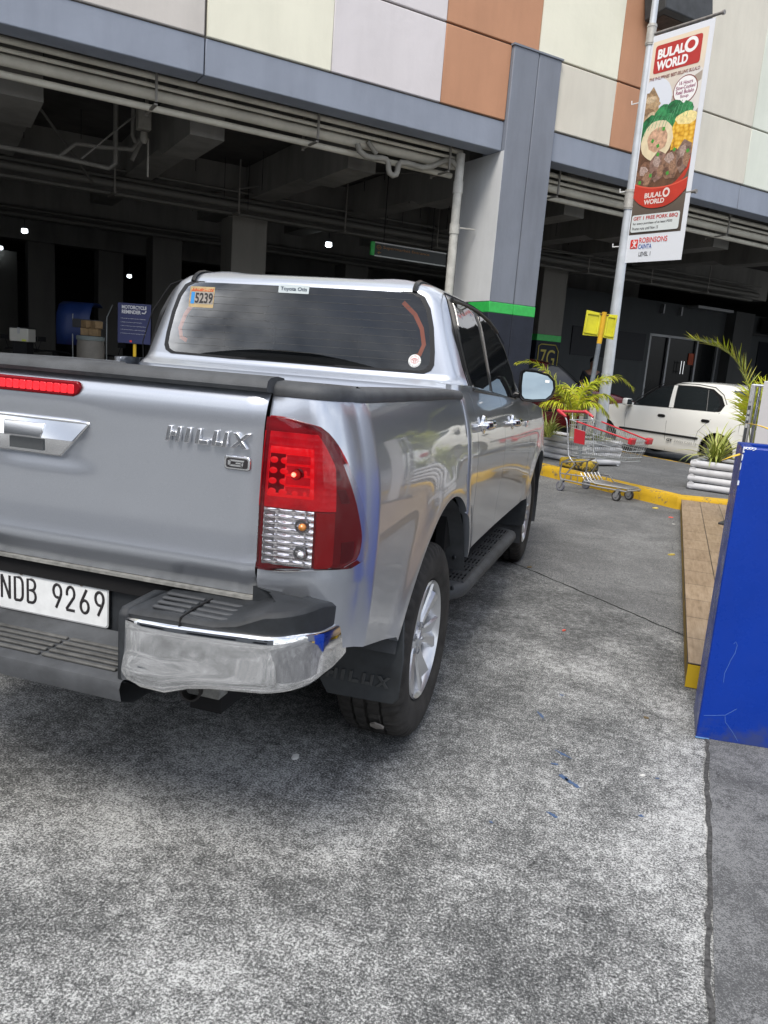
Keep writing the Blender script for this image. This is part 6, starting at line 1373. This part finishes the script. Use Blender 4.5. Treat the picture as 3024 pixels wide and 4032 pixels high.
# ================================================================== CARS
CGL = mat('car_glass', (.018, .022, .024), .03, spec=.7)
def sedan(name, loc, rz, col, label, roof=1.43):
    C_ = empty(name, loc, rz, label, 'car'); PNT = mat(name+'_paint', col, .22, coat=1.)
    SX = lambda x, z: sinterp(z, [.16, .26, .42, .60, .78, .90, .96, 1.0], [.790, .818, .835, .842, .835, .815, .795, .77])-.10*max(0, (x-2.55)/.7)**2.2-.075*max(0, (-.35-x)/.65)**2.2+.010*math.exp(-(max(0, math.hypot(x, z-.30)-.335)/.06)**2)*(z < .8)+.010*math.exp(-(max(0, math.hypot(x-2.465, z-.30)-.335)/.06)**2)*(z < .8)
    def zb(x):
        for xc in (0, 2.465):
            if abs(x-xc) < .33: return .30+math.sqrt(.335**2-(x-xc)**2)
        return .205 if 0 < x < 2.465 else .27
    zt = lambda x: sinterp(x, [-1.0, -.85, -.55, 0, 1.9, 2.3, 2.8, 3.15, 3.25], [.80, .92, .97, .965, .93, .905, .82, .72, .64])
    xs_ = [-.98, -.94, -.85, -.7, -.55, -.42, -.335]+[.335*math.cos(R(180-a)) for a in range(8, 176, 9)]+[.34, .45, .6, .8, 1.0, 1.2, 1.4, 1.6, 1.8, 1.98, 2.12]+[2.465+.335*math.cos(R(180-a)) for a in range(8, 176, 9)]+[2.81, 2.9, 3.0, 3.1, 3.18, 3.24]
    for s in (1, -1):
        def strip(name, xa, xb):
            rows = []
            for x in [xa]+[x for x in xs_ if xa+.004 < x < xb-.004]+[xb]:
                a, c_ = zb(x), zt(x); rows.append([(x, s*(SX(x, a)-.04), a)]+[(x, s*SX(x, a+(c_-a)*j/16), a+(c_-a)*j/16) for j in range(17)]+[(x, s*(SX(x, c_)-.035), c_+.012)])
            b = MB(); b.grid(rows); return b.build(name, PNT, C_, smooth=40)
        bd_ = strip('rear_quarter', -.98, .42); drs = [strip('door', 1.04, 1.95), strip('door', .42, 1.04)]; strip('front_fender', 1.95, 3.24)
        b = MB(); zq = lambda x: .50; b.tube([(x, s*(SX(x, .50)+.004), .50) for x in frange(.36, 2.08, 10)], .018, 6); b.build('rub_strip', BLKTRIM, bd_, smooth=50)
        b = MB()
        for pts in ([(1.93, .92), (1.98, .75), (1.97, .5), (1.90, .26)], [(1.03, .945), (1.045, .7), (1.04, .45), (1.03, .22)], [(.05, .96), (.22, .80), (.38, .62), (.42, .45), (.44, .22)]): b.tube([(x, s*(SX(x, z)+.001), z) for x, z in pts], .0035, 4)
        b.build('door_seams', mat('seam_grey', (.10, .10, .10), .8), bd_)
        for x, dr_ in zip((1.17, .27), drs):
            z = .805; b = MB(); rows = []
            for k in range(9):
                u = -1+k/4; rr = .024*(1-u**4)**.5+.003; rows.append([(x+u*.085, s*(SX(x, z)+.008+rr*.5*math.cos(a_)), z+rr*math.sin(a_)) for a_ in [2*math.pi*q/10 for q in range(10)]])
            b.grid(rows, closed_v=True); b.build('handle', BLKTRIM, dr_, smooth=50)
        b = MB(); y = s*(SX(-.46, .74)+.002); b.tube([(x, y, z) for x, z in [(c_[0], c_[1]) for c_ in rrect(.18, .19, .03, 4, -.46, .735)]+[(-.37, .83-.03)]], .003, 4); b.build('fuel_flap', mat('seam_grey'), bd_)
        if True:
            mr = empty('door_mirror'); mr.parent = C_
            b = MB(); b.box((1.90, s*.93, .985), (.11, .20, .13), rz=s*.25); b.build('housing', PNT, mr, bevel=.035, seg=4); b = MB(); b.box((1.842, s*.925, .985), (.01, .16, .095), rz=s*.25); b.build('mirror_glass', mat('mirror'), mr); b = MB(); b.box((1.91, s*.82, .95), (.07, .1, .05)); b.build('arm', PNT, mr, bevel=.01)
    rows = [[(x, u*(SX(x, zt(x))-.035), zt(x)+.012+.035*(1-u**4)) for u in frange(-1, 1, 12)] for x in frange(1.85, 3.24, 14)]; b = MB(); b.grid(rows); b.build('bonnet', PNT, C_, smooth=60)
    rows = [[(x, u*(SX(x, zt(x))-.035), zt(x)+.012+.02*(1-u**4)) for u in frange(-1, 1, 12)] for x in frange(-.98, -.30, 10)]; b = MB(); b.grid(rows); b.build('boot_lid', PNT, C_, smooth=60)
    for x, dx in ((3.24, .10), (-.98, -.08)):
        rows = [[(x+dx*(1-u*u)*k, u*(SX(x, .6)-.02), z) for u in frange(-1, 1, 10)] for z, k in ((.86 if x < 0 else .65, .4), (.62, .8), (.45, 1.3), (.25, 1.0))]; b = MB(); b.grid(rows); bm_ = b.build('bumper', PNT, C_, smooth=60)
        for s in (1, -1):
            b = MB(); b.box((x+dx*.2, s*.58, .66 if x < 0 else .60), (.06, .28, .14)); b.build('headlight' if x > 0 else 'tail_light', mat('headlight_clear', (.6, .62, .63), .1, .3, coat=1.) if x > 0 else RED, C_, bevel=.02)
    # greenhouse
    Z = [.92, 1.0, 1.1, 1.2, 1.29, 1.34, roof-.035, roof-.012, roof]; Wd = [.790, .765, .725, .682, .640, .612, .575, .52, .42]; Fx = [2.14, 1.98, 1.80, 1.62, 1.46, 1.36, 1.24, 1.10, .95]; Rx = [-.66, -.58, -.44, -.27, -.10, .0, .12, .22, .34]
    gw_ = lambda z: sinterp(z, Z, Wd); secs = []
    for z in [.92, .96, 1.0, 1.05, 1.1, 1.15, 1.2, 1.25, 1.29, 1.32, 1.35, roof-.05, roof-.035, roof-.022, roof-.012, roof-.004, roof]:
        wd, fx, rx = gw_(z), sinterp(z, Z, Fx), sinterp(z, Z, Rx); P = []
        for u in frange(-.8, .8, 8): P.append((rx-.02*(1-u*u), wd*u, z))
        for i in range(1, 7): a = R(15*i); P.append((rx+.22*(1-math.cos(a)), wd*(.8+.2*math.sin(a)), z))
        for x in frange(rx+.22, fx-.35, 8)[1:]: P.append((x, wd, z))
        for i in range(1, 7): a = R(15*i); P.append((fx-.35+.27*math.sin(a), wd*(.75+.25*math.cos(a)), z))
        for u in frange(.75, -.75, 8)[1:-1]: P.append((fx-.08+.06*(1-u*u), wd*u, z))
        for i in range(6, 0, -1): a = R(15*i); P.append((fx-.35+.27*math.sin(a), -wd*(.75+.25*math.cos(a)), z))
        for x in frange(fx-.35, rx+.22, 8)[:-1]: P.append((x, -wd, z))
        for i in range(6, 0, -1): a = R(15*i); P.append((rx+.22*(1-math.cos(a)), -wd*(.8+.2*math.sin(a)), z))
        secs.append([Vector(q) for q in P])
    for k, dz in ((.6, .010), (.2, .014)): secs.append([Vector((.62+(q.x-.62)*k, q.y*k, roof+dz)) for q in secs[-1 if k == .6 else -2]])
    b = MB(); b.grid(secs, closed_v=True); b.f.append(tuple((len(secs)-1)*len(secs[0])+i for i in range(len(secs[0])))); b.m.append(0); rf = b.build('roof', PNT, C_, smooth=40)
    for s in (1, -1):
        sf = lambda x, z, o, s=s: Vector((x, s*(gw_(z)+o), z))
        fr = [(1.90, .935), (1.78, 1.04), (1.58, 1.20), (1.40, 1.325), (1.20, 1.352), (.7, 1.358), (.36, 1.33), (.14, 1.22), (.02, 1.08), (.06, .98), (.14, .955)]
        wf = panel('window_frame', fr, sf, .003, .02, BLKTRIM, C_, cuts=4)
        panel('door_pillar', [(1.075, .945), (1.16, 1.342), (1.09, 1.346), (.985, .95)], sf, .012, .02, PNT, wf, cuts=3)
        panel('side_window', [(1.84, .950), (1.56, 1.19), (1.39, 1.305), (1.17, 1.328), (1.09, .958)], sf, .008, .01, CGL, wf, cuts=3)
        panel('side_window', [(.97, .962), (1.065, 1.33), (.7, 1.335), (.40, 1.305), (.20, 1.20), (.10, 1.07), (.13, .985), (.18, .970)], sf, .008, .01, CGL, wf, cuts=3)
        b = MB(); b.tube([sf(x, z, .012) for x, z in [(.31, .968), (.44, 1.31)]], .008, 6); b.build('quarter_bar', BLKTRIM, wf)
        b = MB(); b.tube([sf(x, z, .004) for x, z in [(1.96, .93), (1.82, 1.06), (1.60, 1.23), (1.42, 1.355), (1.2, 1.383), (.7, 1.388), (.34, 1.36), (.12, 1.25), (-.01, 1.10)]], .006, 5); b.build('roof_seam', BLKTRIM, wf)
        b = MB(); b.tube([sf(x, z, .010) for x, z in [(1.86, .945), (1.03, .955), (.14, .965)]], .007, 6); b.build('belt_strip', BLKTRIM, wf)
    # rear and front screens lie on the sloping ends
    def scr(xf, zs__, hw, name, dirn):
        rows = []
        for z in zs__: rows.append([(xf(z)+dirn*(.004-.0)+(-.02 if dirn < 0 else .06)*(1-u*u)+( -.08 if dirn > 0 else 0), gw_(z)*u, z+.002) for u in frange(-hw, hw, 10)])
        b = MB(); b.grid(rows); b.build(name, mat('screen_glass', (.03, .05, .08), .04, spec=.8), C_, smooth=60)
    scr(lambda z: sinterp(z, Z, Rx)-.004, frange(.985, 1.335, 7), .80, 'rear_screen', -1); scr(lambda z: sinterp(z, Z, Fx)+.002, frange(.96, 1.34, 7), .74, 'windscreen', 1)
    for s in (1, -1):      # the rear screen wraps round the corner a little
        rows = []
        for z in frange(1.0, 1.33, 6):
            rx = sinterp(z, Z, Rx); row = []
            for i in range(0, 4): a = R(13*i); row.append((rx+.22*(1-math.cos(a))-.006, s*(gw_(z)*(.8+.2*math.sin(a))+.004*i/3), z+.002))
            rows.append(row)
        b = MB(); b.grid(rows); b.build('rear_screen_corner', mat('screen_glass'), C_, smooth=60)
    for x in (0, 2.465):
        for s in (1, -1):
            wh = empty('wheel', (x, s*.72, .30)); wh.parent = C_; Xr = Matrix.Rotation(R(90*s), 4, 'Z')
            b = MB(); b.lathe([(-.08, .19), (-.095, .24), (-.085, .285), (-.06, .30), (.06, .30), (.085, .285), (.095, .24), (.085, .19)], 40, Xr); b.build('tyre', RUBBER, wh, smooth=50)
            b = MB(); b.lathe([(.05, .001), (.06, .05), (.045, .10), (.06, .17), (.085, .19)], 30, Xr); b.build('rim', ALLOY2, wh, smooth=40)
            b = MB(); rows = [[(x*0-.335*math.cos(R(a)), s*yy, .335*math.sin(R(a))) for yy in (.11, -.25)] for a in range(-10, 191, 10)]; b.grid(rows); b.build('arch_liner', DARK, wh)
    b = MB(); b.b2((-.9, -.70, .20), (3.1, .70, .40)); b.build('underbody', DARK, C_)
    b = MB(); b.tube([(1.99, .66, .95), (1.62, .70, 1.40)], .003, 5); b.build('aerial', BLKTRIM, C_)
    return C_
wc = sedan('parked_sedan', (3.534, 11.454, .055), R(137.95), (.86, .86, .82), 'white four door sedan parked beyond the planters')
text('GT', (.98, .853, .385), (-1, 0, 0), (0, 0, 1), .12, .045, BLKTRIM, 'side_letters', wc, .003, off=.03)
text('TWIN CAM 16', (.82, .853, .387), (-1, 0, 0), (0, 0, 1), .46, .038, mat('faded_letters', (.42, .42, .41), .6), 'side_letters', wc, .003)
rc = sedan('parked_hatchback', (-1.5, 14.45, .10), R(15), (.13, .008, .010), 'dark red car parked in the shade behind the palm'); rc.scale = (1, 1, 1.13)

# ================================================================== PERSON
def skinned(name, V, E_, rad, m, par, sub=2):
    me = bpy.data.meshes.new(name); me.from_pydata(V, E_, []); o = bpy.data.objects.new(name, me); COL.objects.link(o)
    o.modifiers.new('skin', 'SKIN'); sm = o.modifiers.new('sub', 'SUBSURF'); sm.levels = sub; sm.render_levels = sub
    for i, r_ in enumerate(rad): me.skin_vertices[0].data[i].radius = (r_, r_*.86) if not isinstance(r_, tuple) else r_
    me.skin_vertices[0].data[0].use_root = True
    bpy.context.view_layer.update(); m2 = bpy.data.meshes.new_from_object(o.evaluated_get(bpy.context.evaluated_depsgraph_get())); o.modifiers.clear(); o.data = m2
    m2.materials.clear(); m2.materials.append(m); m2.shade_smooth(); o.parent = par; return o
pe = empty('person', (.62, 16.2, .10), R(8), 'person in dark clothes standing behind the dark red car', 'person')
V = [(0, 0, .95), (0, 0, 1.10), (0, 0, 1.28), (0, 0, 1.42), (0, 0, 1.50), (0, -.01, 1.56), (0, -.015, 1.64), (0, -.01, 1.72)]; E_ = [(0, 1), (1, 2), (2, 3), (3, 4), (4, 5), (5, 6), (6, 7)]; rd_ = [(.155, .105), (.135, .10), (.165, .11), (.13, .09), (.055, .055), (.062, .070), (.078, .095), (.060, .075)]
for s in (1, -1):
    k = len(V); V += [(s*.18, 0, 1.42), (s*.23, .02, 1.15), (s*.24, -.05, .92), (s*.24, -.07, .84)]; E_ += [(3, k), (k, k+1), (k+1, k+2), (k+2, k+3)]; rd_ += [.055, .042, .028, (.018, .034)]
    for f in range(4): j = len(V); V += [(s*(.24), -.095+.018*f, .80), (s*.232, -.095+.018*f, .765-.008*(f in (1, 2)))]; E_ += [(k+3, j), (j, j+1)]; rd_ += [.0085, .008]
    j = len(V); V += [(s*.225, -.10, .83), (s*.222, -.115, .80)]; E_ += [(k+3, j), (j, j+1)]; rd_ += [.009, .0085]
    k = len(V); V += [(s*.095, 0, .88), (s*.10, -.01, .50), (s*.10, .02, .10), (s*.105, -.10, .04)]; E_ += [(0, k), (k, k+1), (k+1, k+2), (k+2, k+3)]; rd_ += [.085, .058, .042, .035]
SKIN = mat('skin', (.22, .12, .075), .5); bo_ = skinned('body', V, E_, rd_, SKIN, pe)
sh = skinned('shirt', [(0, 0, .93), (0, 0, 1.12), (0, 0, 1.30), (0, 0, 1.43), (.185, 0, 1.42), (.225, .015, 1.22), (-.185, 0, 1.42), (-.225, .015, 1.22)], [(0, 1), (1, 2), (2, 3), (3, 4), (4, 5), (3, 6), (6, 7)], [(.168, .12), (.15, .115), (.178, .125), (.145, .10), .068, .062, .068, .062], mat('shirt_dark', (.018, .02, .026), .8), pe)
skinned('trousers', [(0, 0, .96), (.095, 0, .86), (.10, -.01, .5), (.10, .02, .09), (-.095, 0, .86), (-.10, -.01, .5), (-.10, .02, .09)], [(0, 1), (1, 2), (2, 3), (0, 4), (4, 5), (5, 6)], [(.165, .115), .10, .075, .062, .10, .075, .062], mat('trousers_dark', (.02, .022, .03), .85), pe)
b = MB(); rows = [[(.084*math.sin(R(p_))*math.cos(2*math.pi*k/16), .02+.104*math.sin(R(p_))*math.sin(2*math.pi*k/16), 1.685+.105*math.cos(R(p_))) for k in range(16)] for p_ in (3, 30, 60, 85, 100)]; b.grid(rows, closed_v=True); b.build('hair', mat('hair_black', (.008, .007, .007), .6), pe, smooth=60)
b = MB(); b.tube([(0, -.105, 1.665), (0, -.128, 1.628)], [.010, .016], 8); b.build('nose', SKIN, pe, smooth=60)
for s in (1, -1): b = MB(); b.lathe([(-.008, .001), (-.006, .012), (0, .014), (.006, .012), (.008, .001)], 12, Matrix.Translation((s*.032, -.094, 1.665)) @ Matrix.Rotation(R(90), 4, 'Z')); b.build('eye', mat('eye_dark', (.03, .02, .02), .3), pe, smooth=60)
b = MB(); b.tube([(-.025, -.10, 1.598), (0, -.108, 1.596), (.025, -.10, 1.598)], .006, 6); b.build('mouth', mat('lips', (.16, .06, .05), .5), pe, smooth=60)

# ================================================================== THINGS IN THE SHADE OF THE CAR PARK
# motorcycle reminder
e = empty('reminder_sign', (-5.33, 6.86, .0), R(18), 'navy motorcycle reminder board on a yellow post', 'sign')
b = MB(); b.b2((-.235, -.012, 1.405), (.235, .012, 1.965)); bd2 = b.build('board', mat('board_navy', (.012, .018, .075), .5), e, bevel=.006)
b = MB(); b.tube([(.0, .03, 0), (.0, .03, 1.9)], .024, 10); b.build('post', mat('post_yellow', (.55, .36, .015), .5), e, smooth=40)
WB = mat('board_white', (.45, .46, .48), .6)
text('MOTORCYCLE', (-.175, -.013, 1.885), (1, 0, 0), UZ, .35, .05, WB, 'board_words', bd2, .002, off=.03); text('REMINDER', (-.175, -.013, 1.82), (1, 0, 0), UZ, .27, .05, WB, 'board_words', bd2, .002, off=.03)
for i, s_ in enumerate(['1. Do not leave your helmet and other valuable items.', '2. Always lock and secure your motorcycle.', '3. Do not leave your key in parking tickets.', '4. Slow down and be careful when parking.', '5. Customers who lost their parking ticket may']): text(s_, (-.19, -.013, 1.745-i*.052), (1, 0, 0), UZ, .36 if i != 1 else .30, .014, WB, 'board_words', bd2, .001)
b = MB(); b.tube([(.11, -.014, 1.84), (.15, -.014, 1.835), (.17, -.014, 1.87)], .010, 5); b.lathe([(0, .014), (.002, .014)], 12, Matrix.Translation((.115, -.013, 1.825)) @ Matrix.Rotation(R(90), 4, 'Z')); b.lathe([(0, .014), (.002, .014)], 12, Matrix.Translation((.175, -.013, 1.825)) @ Matrix.Rotation(R(90), 4, 'Z')); b.build('scooter_picture', WB, bd2)
b = MB(); b.b2((-.06, -.014, 1.425), (-.03, -.012, 1.45)); b.build('red_mark', mat('print_mark_red'), bd2)
# scooters
def scooter(loc, rz, label, box, seed):
    e = empty('motor_scooter', loc, rz, label, 'motorcycle', 'motorcycles in the car park'); BK = mat('scooter_black', (.02, .02, .022), .3, coat=.5)
    for x in (0, 1.25):
        w_ = empty('wheel', (x, 0, .26)); w_.parent = e; Xr = Matrix.Rotation(R(90), 4, 'Z'); b = MB(); b.lathe([(-.03, .20), (-.045, .24), (0, .262), (.045, .24), (.03, .20)], 24, Xr); b.build('tyre', RUBBER, w_, smooth=50); b = MB(); b.lathe([(-.02, .02), (-.01, .20), (.01, .20), (.02, .02)], 20, Xr); b.build('rim', ALLOY2, w_, smooth=40)
    rows = [[(x, .5*wd*math.cos(a), z+h*math.sin(a)) for a in [2*math.pi*k/12 for k in range(12)]] for x, wd, z, h in [(-.30, .10, .72, .05), (-.1, .26, .68, .15), (.25, .28, .62, .18), (.5, .24, .50, .12), (.62, .22, .36, .06), (.85, .22, .34, .05), (.98, .26, .55, .22), (1.08, .22, .80, .18), (1.12, .12, .98, .06)]]
    b = MB(); b.grid(rows, closed_v=True); b.f += [tuple(range(12)), tuple(8*12+q for q in range(12))]; b.m += [0, 0]; b.build('body', BK, e, smooth=60)
    b = MB(); b.box((.12, 0, .83), (.66, .26, .09)); b.build('seat', BLKTRIM, e, bevel=.03, seg=3)
    b = MB(); b.tube([(.98, .34, 1.02), (1.06, .15, 1.04), (1.06, -.15, 1.04), (.98, -.34, 1.02)], .016, 8); b.tube([(1.25, 0, .26), (1.06, 0, 1.04)], .03, 8); b.build('handlebar', DARK, e, smooth=50)
    for s in (1, -1): b = MB(); b.tube([(1.0, s*.28, 1.03), (1.0, s*.34, 1.20)], .006, 5); b.box((1.0, s*.36, 1.24), (.03, .14, .09)); b.build('mirror', DARK, e)
    b = MB(); b.box((1.16, 0, .86), (.06, .16, .12)); b.build('headlight', mat('headlight_clear', (.6, .62, .63), .1), e, bevel=.02)
    b = MB(); b.box((-.33, 0, .80), (.05, .16, .06)); b.build('tail_light', mat('tail_red_glow', (.6, .02, .02), .2, emit=(1, .05, .03), es=.5), e, bevel=.01)
    b = MB(); b.box((-.37, 0, .63), (.01, .20, .10)); b.build('number_plate', mat('shaded_plate', (.45, .46, .46), .5), e)
    if box:
        b = MB(); b.box((-.22, 0, 1.30), (.30, .32, .22)); o = b.build('delivery_box', mat('box_white', (.45, .44, .39), .5), e, bevel=.015); b = MB(); b.box((-.374, 0, 1.37), (.01, .04, .10)); b.build('strap', mat('strap_grey', (.35, .35, .35), .6), o); b = MB(); b.box((-.374, -.09, 1.215), (.01, .07, .03)); b.build('reflector', mat('reflect_yellow', (.55, .60, .05), .4), o)
        b = MB(); b.box((-.22, 0, 1.42), (.31, .33, .02)); b.build('lid', BLKTRIM, o, bevel=.008); b = MB(); b.b2((-.34, -.12, .86), (-.08, .12, 1.19)); b.build('rack', DARK, e)
    return e
scooter((-8.52, 8.35, .10), R(108), 'scooter with a white delivery box on its rear rack', True, 1)
scooter((-7.75, 8.6, .10), R(100), 'black scooter beside the one with the white box', False, 2)
scooter((-9.6, 8.9, .10), R(112), 'black scooter at the far left of the row', False, 3)
scooter((-6.0, 8.4, .10), R(95), 'black scooter just left of the navy board', False, 4)
# drum with cardboard, blue canopy tricycle
e = empty('tricycle_cab', (-7.45, 8.75, .10), R(20), 'tricycle sidecar with a curved blue canopy', 'sidecar'); e.scale = (.66, .66, 1.)
rows = [[(-.42+.84*i/10*0+x, y, z) for x in (-.42, -.14, .14, .42)] for i, (y, z) in enumerate([(-.45, 1.20), (-.50, 1.45), (-.46, 1.70), (-.30, 1.86), (0, 1.93), (.35, 1.93), (.6, 1.88)])]
b = MB(); b.grid(rows); o = b.build('canopy', mat('canopy_blue', (.006, .022, .10), .5), e, smooth=60); md = o.modifiers.new('thick', 'SOLIDIFY'); md.thickness = .012
b = MB(); b.b2((-.42, -.516, 1.50), (.42, -.50, 1.64)); b.build('canopy_window', mat('canopy_dark', (.015, .016, .02), .3), e)
b = MB(); b.b2((-.44, -.45, .28), (.44, .55, .75)); b.build('tub', mat('sidecar_green', (.02, .05, .035), .4), e, bevel=.05)
for s in (1, -1):
    b = MB(); b.tube([(s*.43, -.45, .7), (s*.43, -.48, 1.3), (s*.43, -.46, 1.70), (s*.43, .0, 1.92)], .014, 6); b.build('frame_tube', mat('tube_pale', (.3, .32, .32), .4, .5), e, smooth=50)
    b = MB(); b.lathe([(-.04, .14), (-.05, .22), (0, .26), (.05, .22), (.04, .14)], 24, Matrix.Translation((s*.5, .1, .26))); b.build('wheel', RUBBER, e, smooth=50)
e = empty('storage_drum', (-6.98, 8.02, .10), 0, 'beige drum with two bands standing left of the navy board', 'drum')
b = MB(); b.lathe([(0, .001), (0, .20), (.40, .215), (.98, .215), (.99, .205), (1.01, .205), (1.02, .215), (1.20, .215), (1.30, .205), (1.30, .001)], 32, Matrix.Rotation(R(-90), 4, 'Y')); b.build('drum_body', mat('drum_beige', (.18, .165, .14), .6, var=.15, vs=6), e, smooth=40)
b = MB(); b.lathe([(1.30, .001), (1.30, .222), (1.36, .225), (1.37, .20), (1.37, .001)], 32, Matrix.Rotation(R(-90), 4, 'Y')); b.build('lid', mat('lid_grey', (.16, .19, .18), .6), e, smooth=40)
rnd = random.Random(8)
for i in range(4):
    b = MB(); b.box((0, 0, 0), (.15, .14, .12)); o = b.build('cardboard_carton', mat('cardboard', (.22, .145, .07), .8, var=.2, vs=15), None, bevel=.01)
    o.location = (-7.06+.155*(i % 2)+.03*(i // 2), 8.0+.03*(i % 2), 1.532+.121*(i // 2)); o.rotation_euler = (R(rnd.uniform(-6, 6))*0, 0, rnd.uniform(-.6, .6))
    tag(o, ['cardboard carton on the drum lid, lower left of the pile', 'cardboard carton on the drum lid, lower right of the pile', 'cardboard carton on top of the pile, left one', 'cardboard carton on top of the pile, right one'][i], 'carton', 'cartons on the drum')

# ================================================================== LITTER
def scrap(name, loc, sc, m, label, seed, cat='litter'):
    rr = random.Random(seed); b = MB(); n = 7; P = [(sc*rr.uniform(.5, 1)*math.cos(2*math.pi*i/n), sc*.6*rr.uniform(.5, 1)*math.sin(2*math.pi*i/n)) for i in range(n)]
    b.add([(x, y, .003+sc*rr.uniform(0, .25)) for x, y in P]+[(0, 0, sc*.3)]+[(x*.98, y*.98, .001) for x, y in P], [(i, (i+1) % n, n) for i in range(n)]+[(i, n+1+i, n+1+(i+1) % n, (i+1) % n) for i in range(n)]); o = b.build(name, m); o.location = loc; o.rotation_euler = (0, 0, rr.uniform(0, 6)); return tag(o, label, cat, None)
LY = mat('litter_yellow', (.62, .48, .10), .6); LR = mat('litter_red', (.65, .10, .07), .6); LW = mat('litter_white', (.70, .70, .68), .6)
scrap('wrapper', (1.97, 6.52, 0), .05, LY, 'yellow wrapper on the ground by the kerb', 1); scrap('wrapper', (2.12, 6.0, 0), .03, LR, 'red scrap on the ground near the far tile corner', 2); scrap('wrapper', (2.13, 5.6, 0), .022, LW, 'white scrap on the ground near the far tile corner', 3)
scrap('dry_leaf', (2.03, 4.05, 0), .045, LY, 'yellow leaf with a red tip beside the tiled platform', 4, 'leaf'); scrap('wrapper', (1.335, 1.55, 0), .02, LR, 'small red scrap in the middle of the open concrete', 5)
scrap('pebble', (.97, 2.9, 0), .03, mat('pebble_brown', (.15, .11, .06), .9), 'brown pebble near the crack by the pickup', 6, 'pebble'); scrap('pebble', (1.77, .55, 0), .02, mat('pebble_brown'), 'brown pebble left of the blue box foot', 7, 'pebble')
scrap('paper_scrap', (1.75, .02, 0), .016, LW, 'white paper chip left of the pavement joint', 8); scrap('paper_scrap', (.526, -.416, 0), .028, LW, 'pale paper strip on the concrete behind the pickup', 9); scrap('dry_leaf', (.800, -.322, .150), .036, mat('leaf_dry', (.22, .20, .18), .8), 'dry pale leaf stuck on the rear tyre', 10, 'leaf').rotation_euler = (R(126), 0, 0)

# ---- keep every tree at thing > part > sub-part
def depth(o):
    d = 0
    while o.parent: o = o.parent; d += 1
    return d
for o in list(SC.objects):
    while depth(o) > 2:
        p_ = o.parent; m_ = p_.matrix_basis @ o.matrix_basis; o.parent = p_.parent; o.matrix_basis = m_
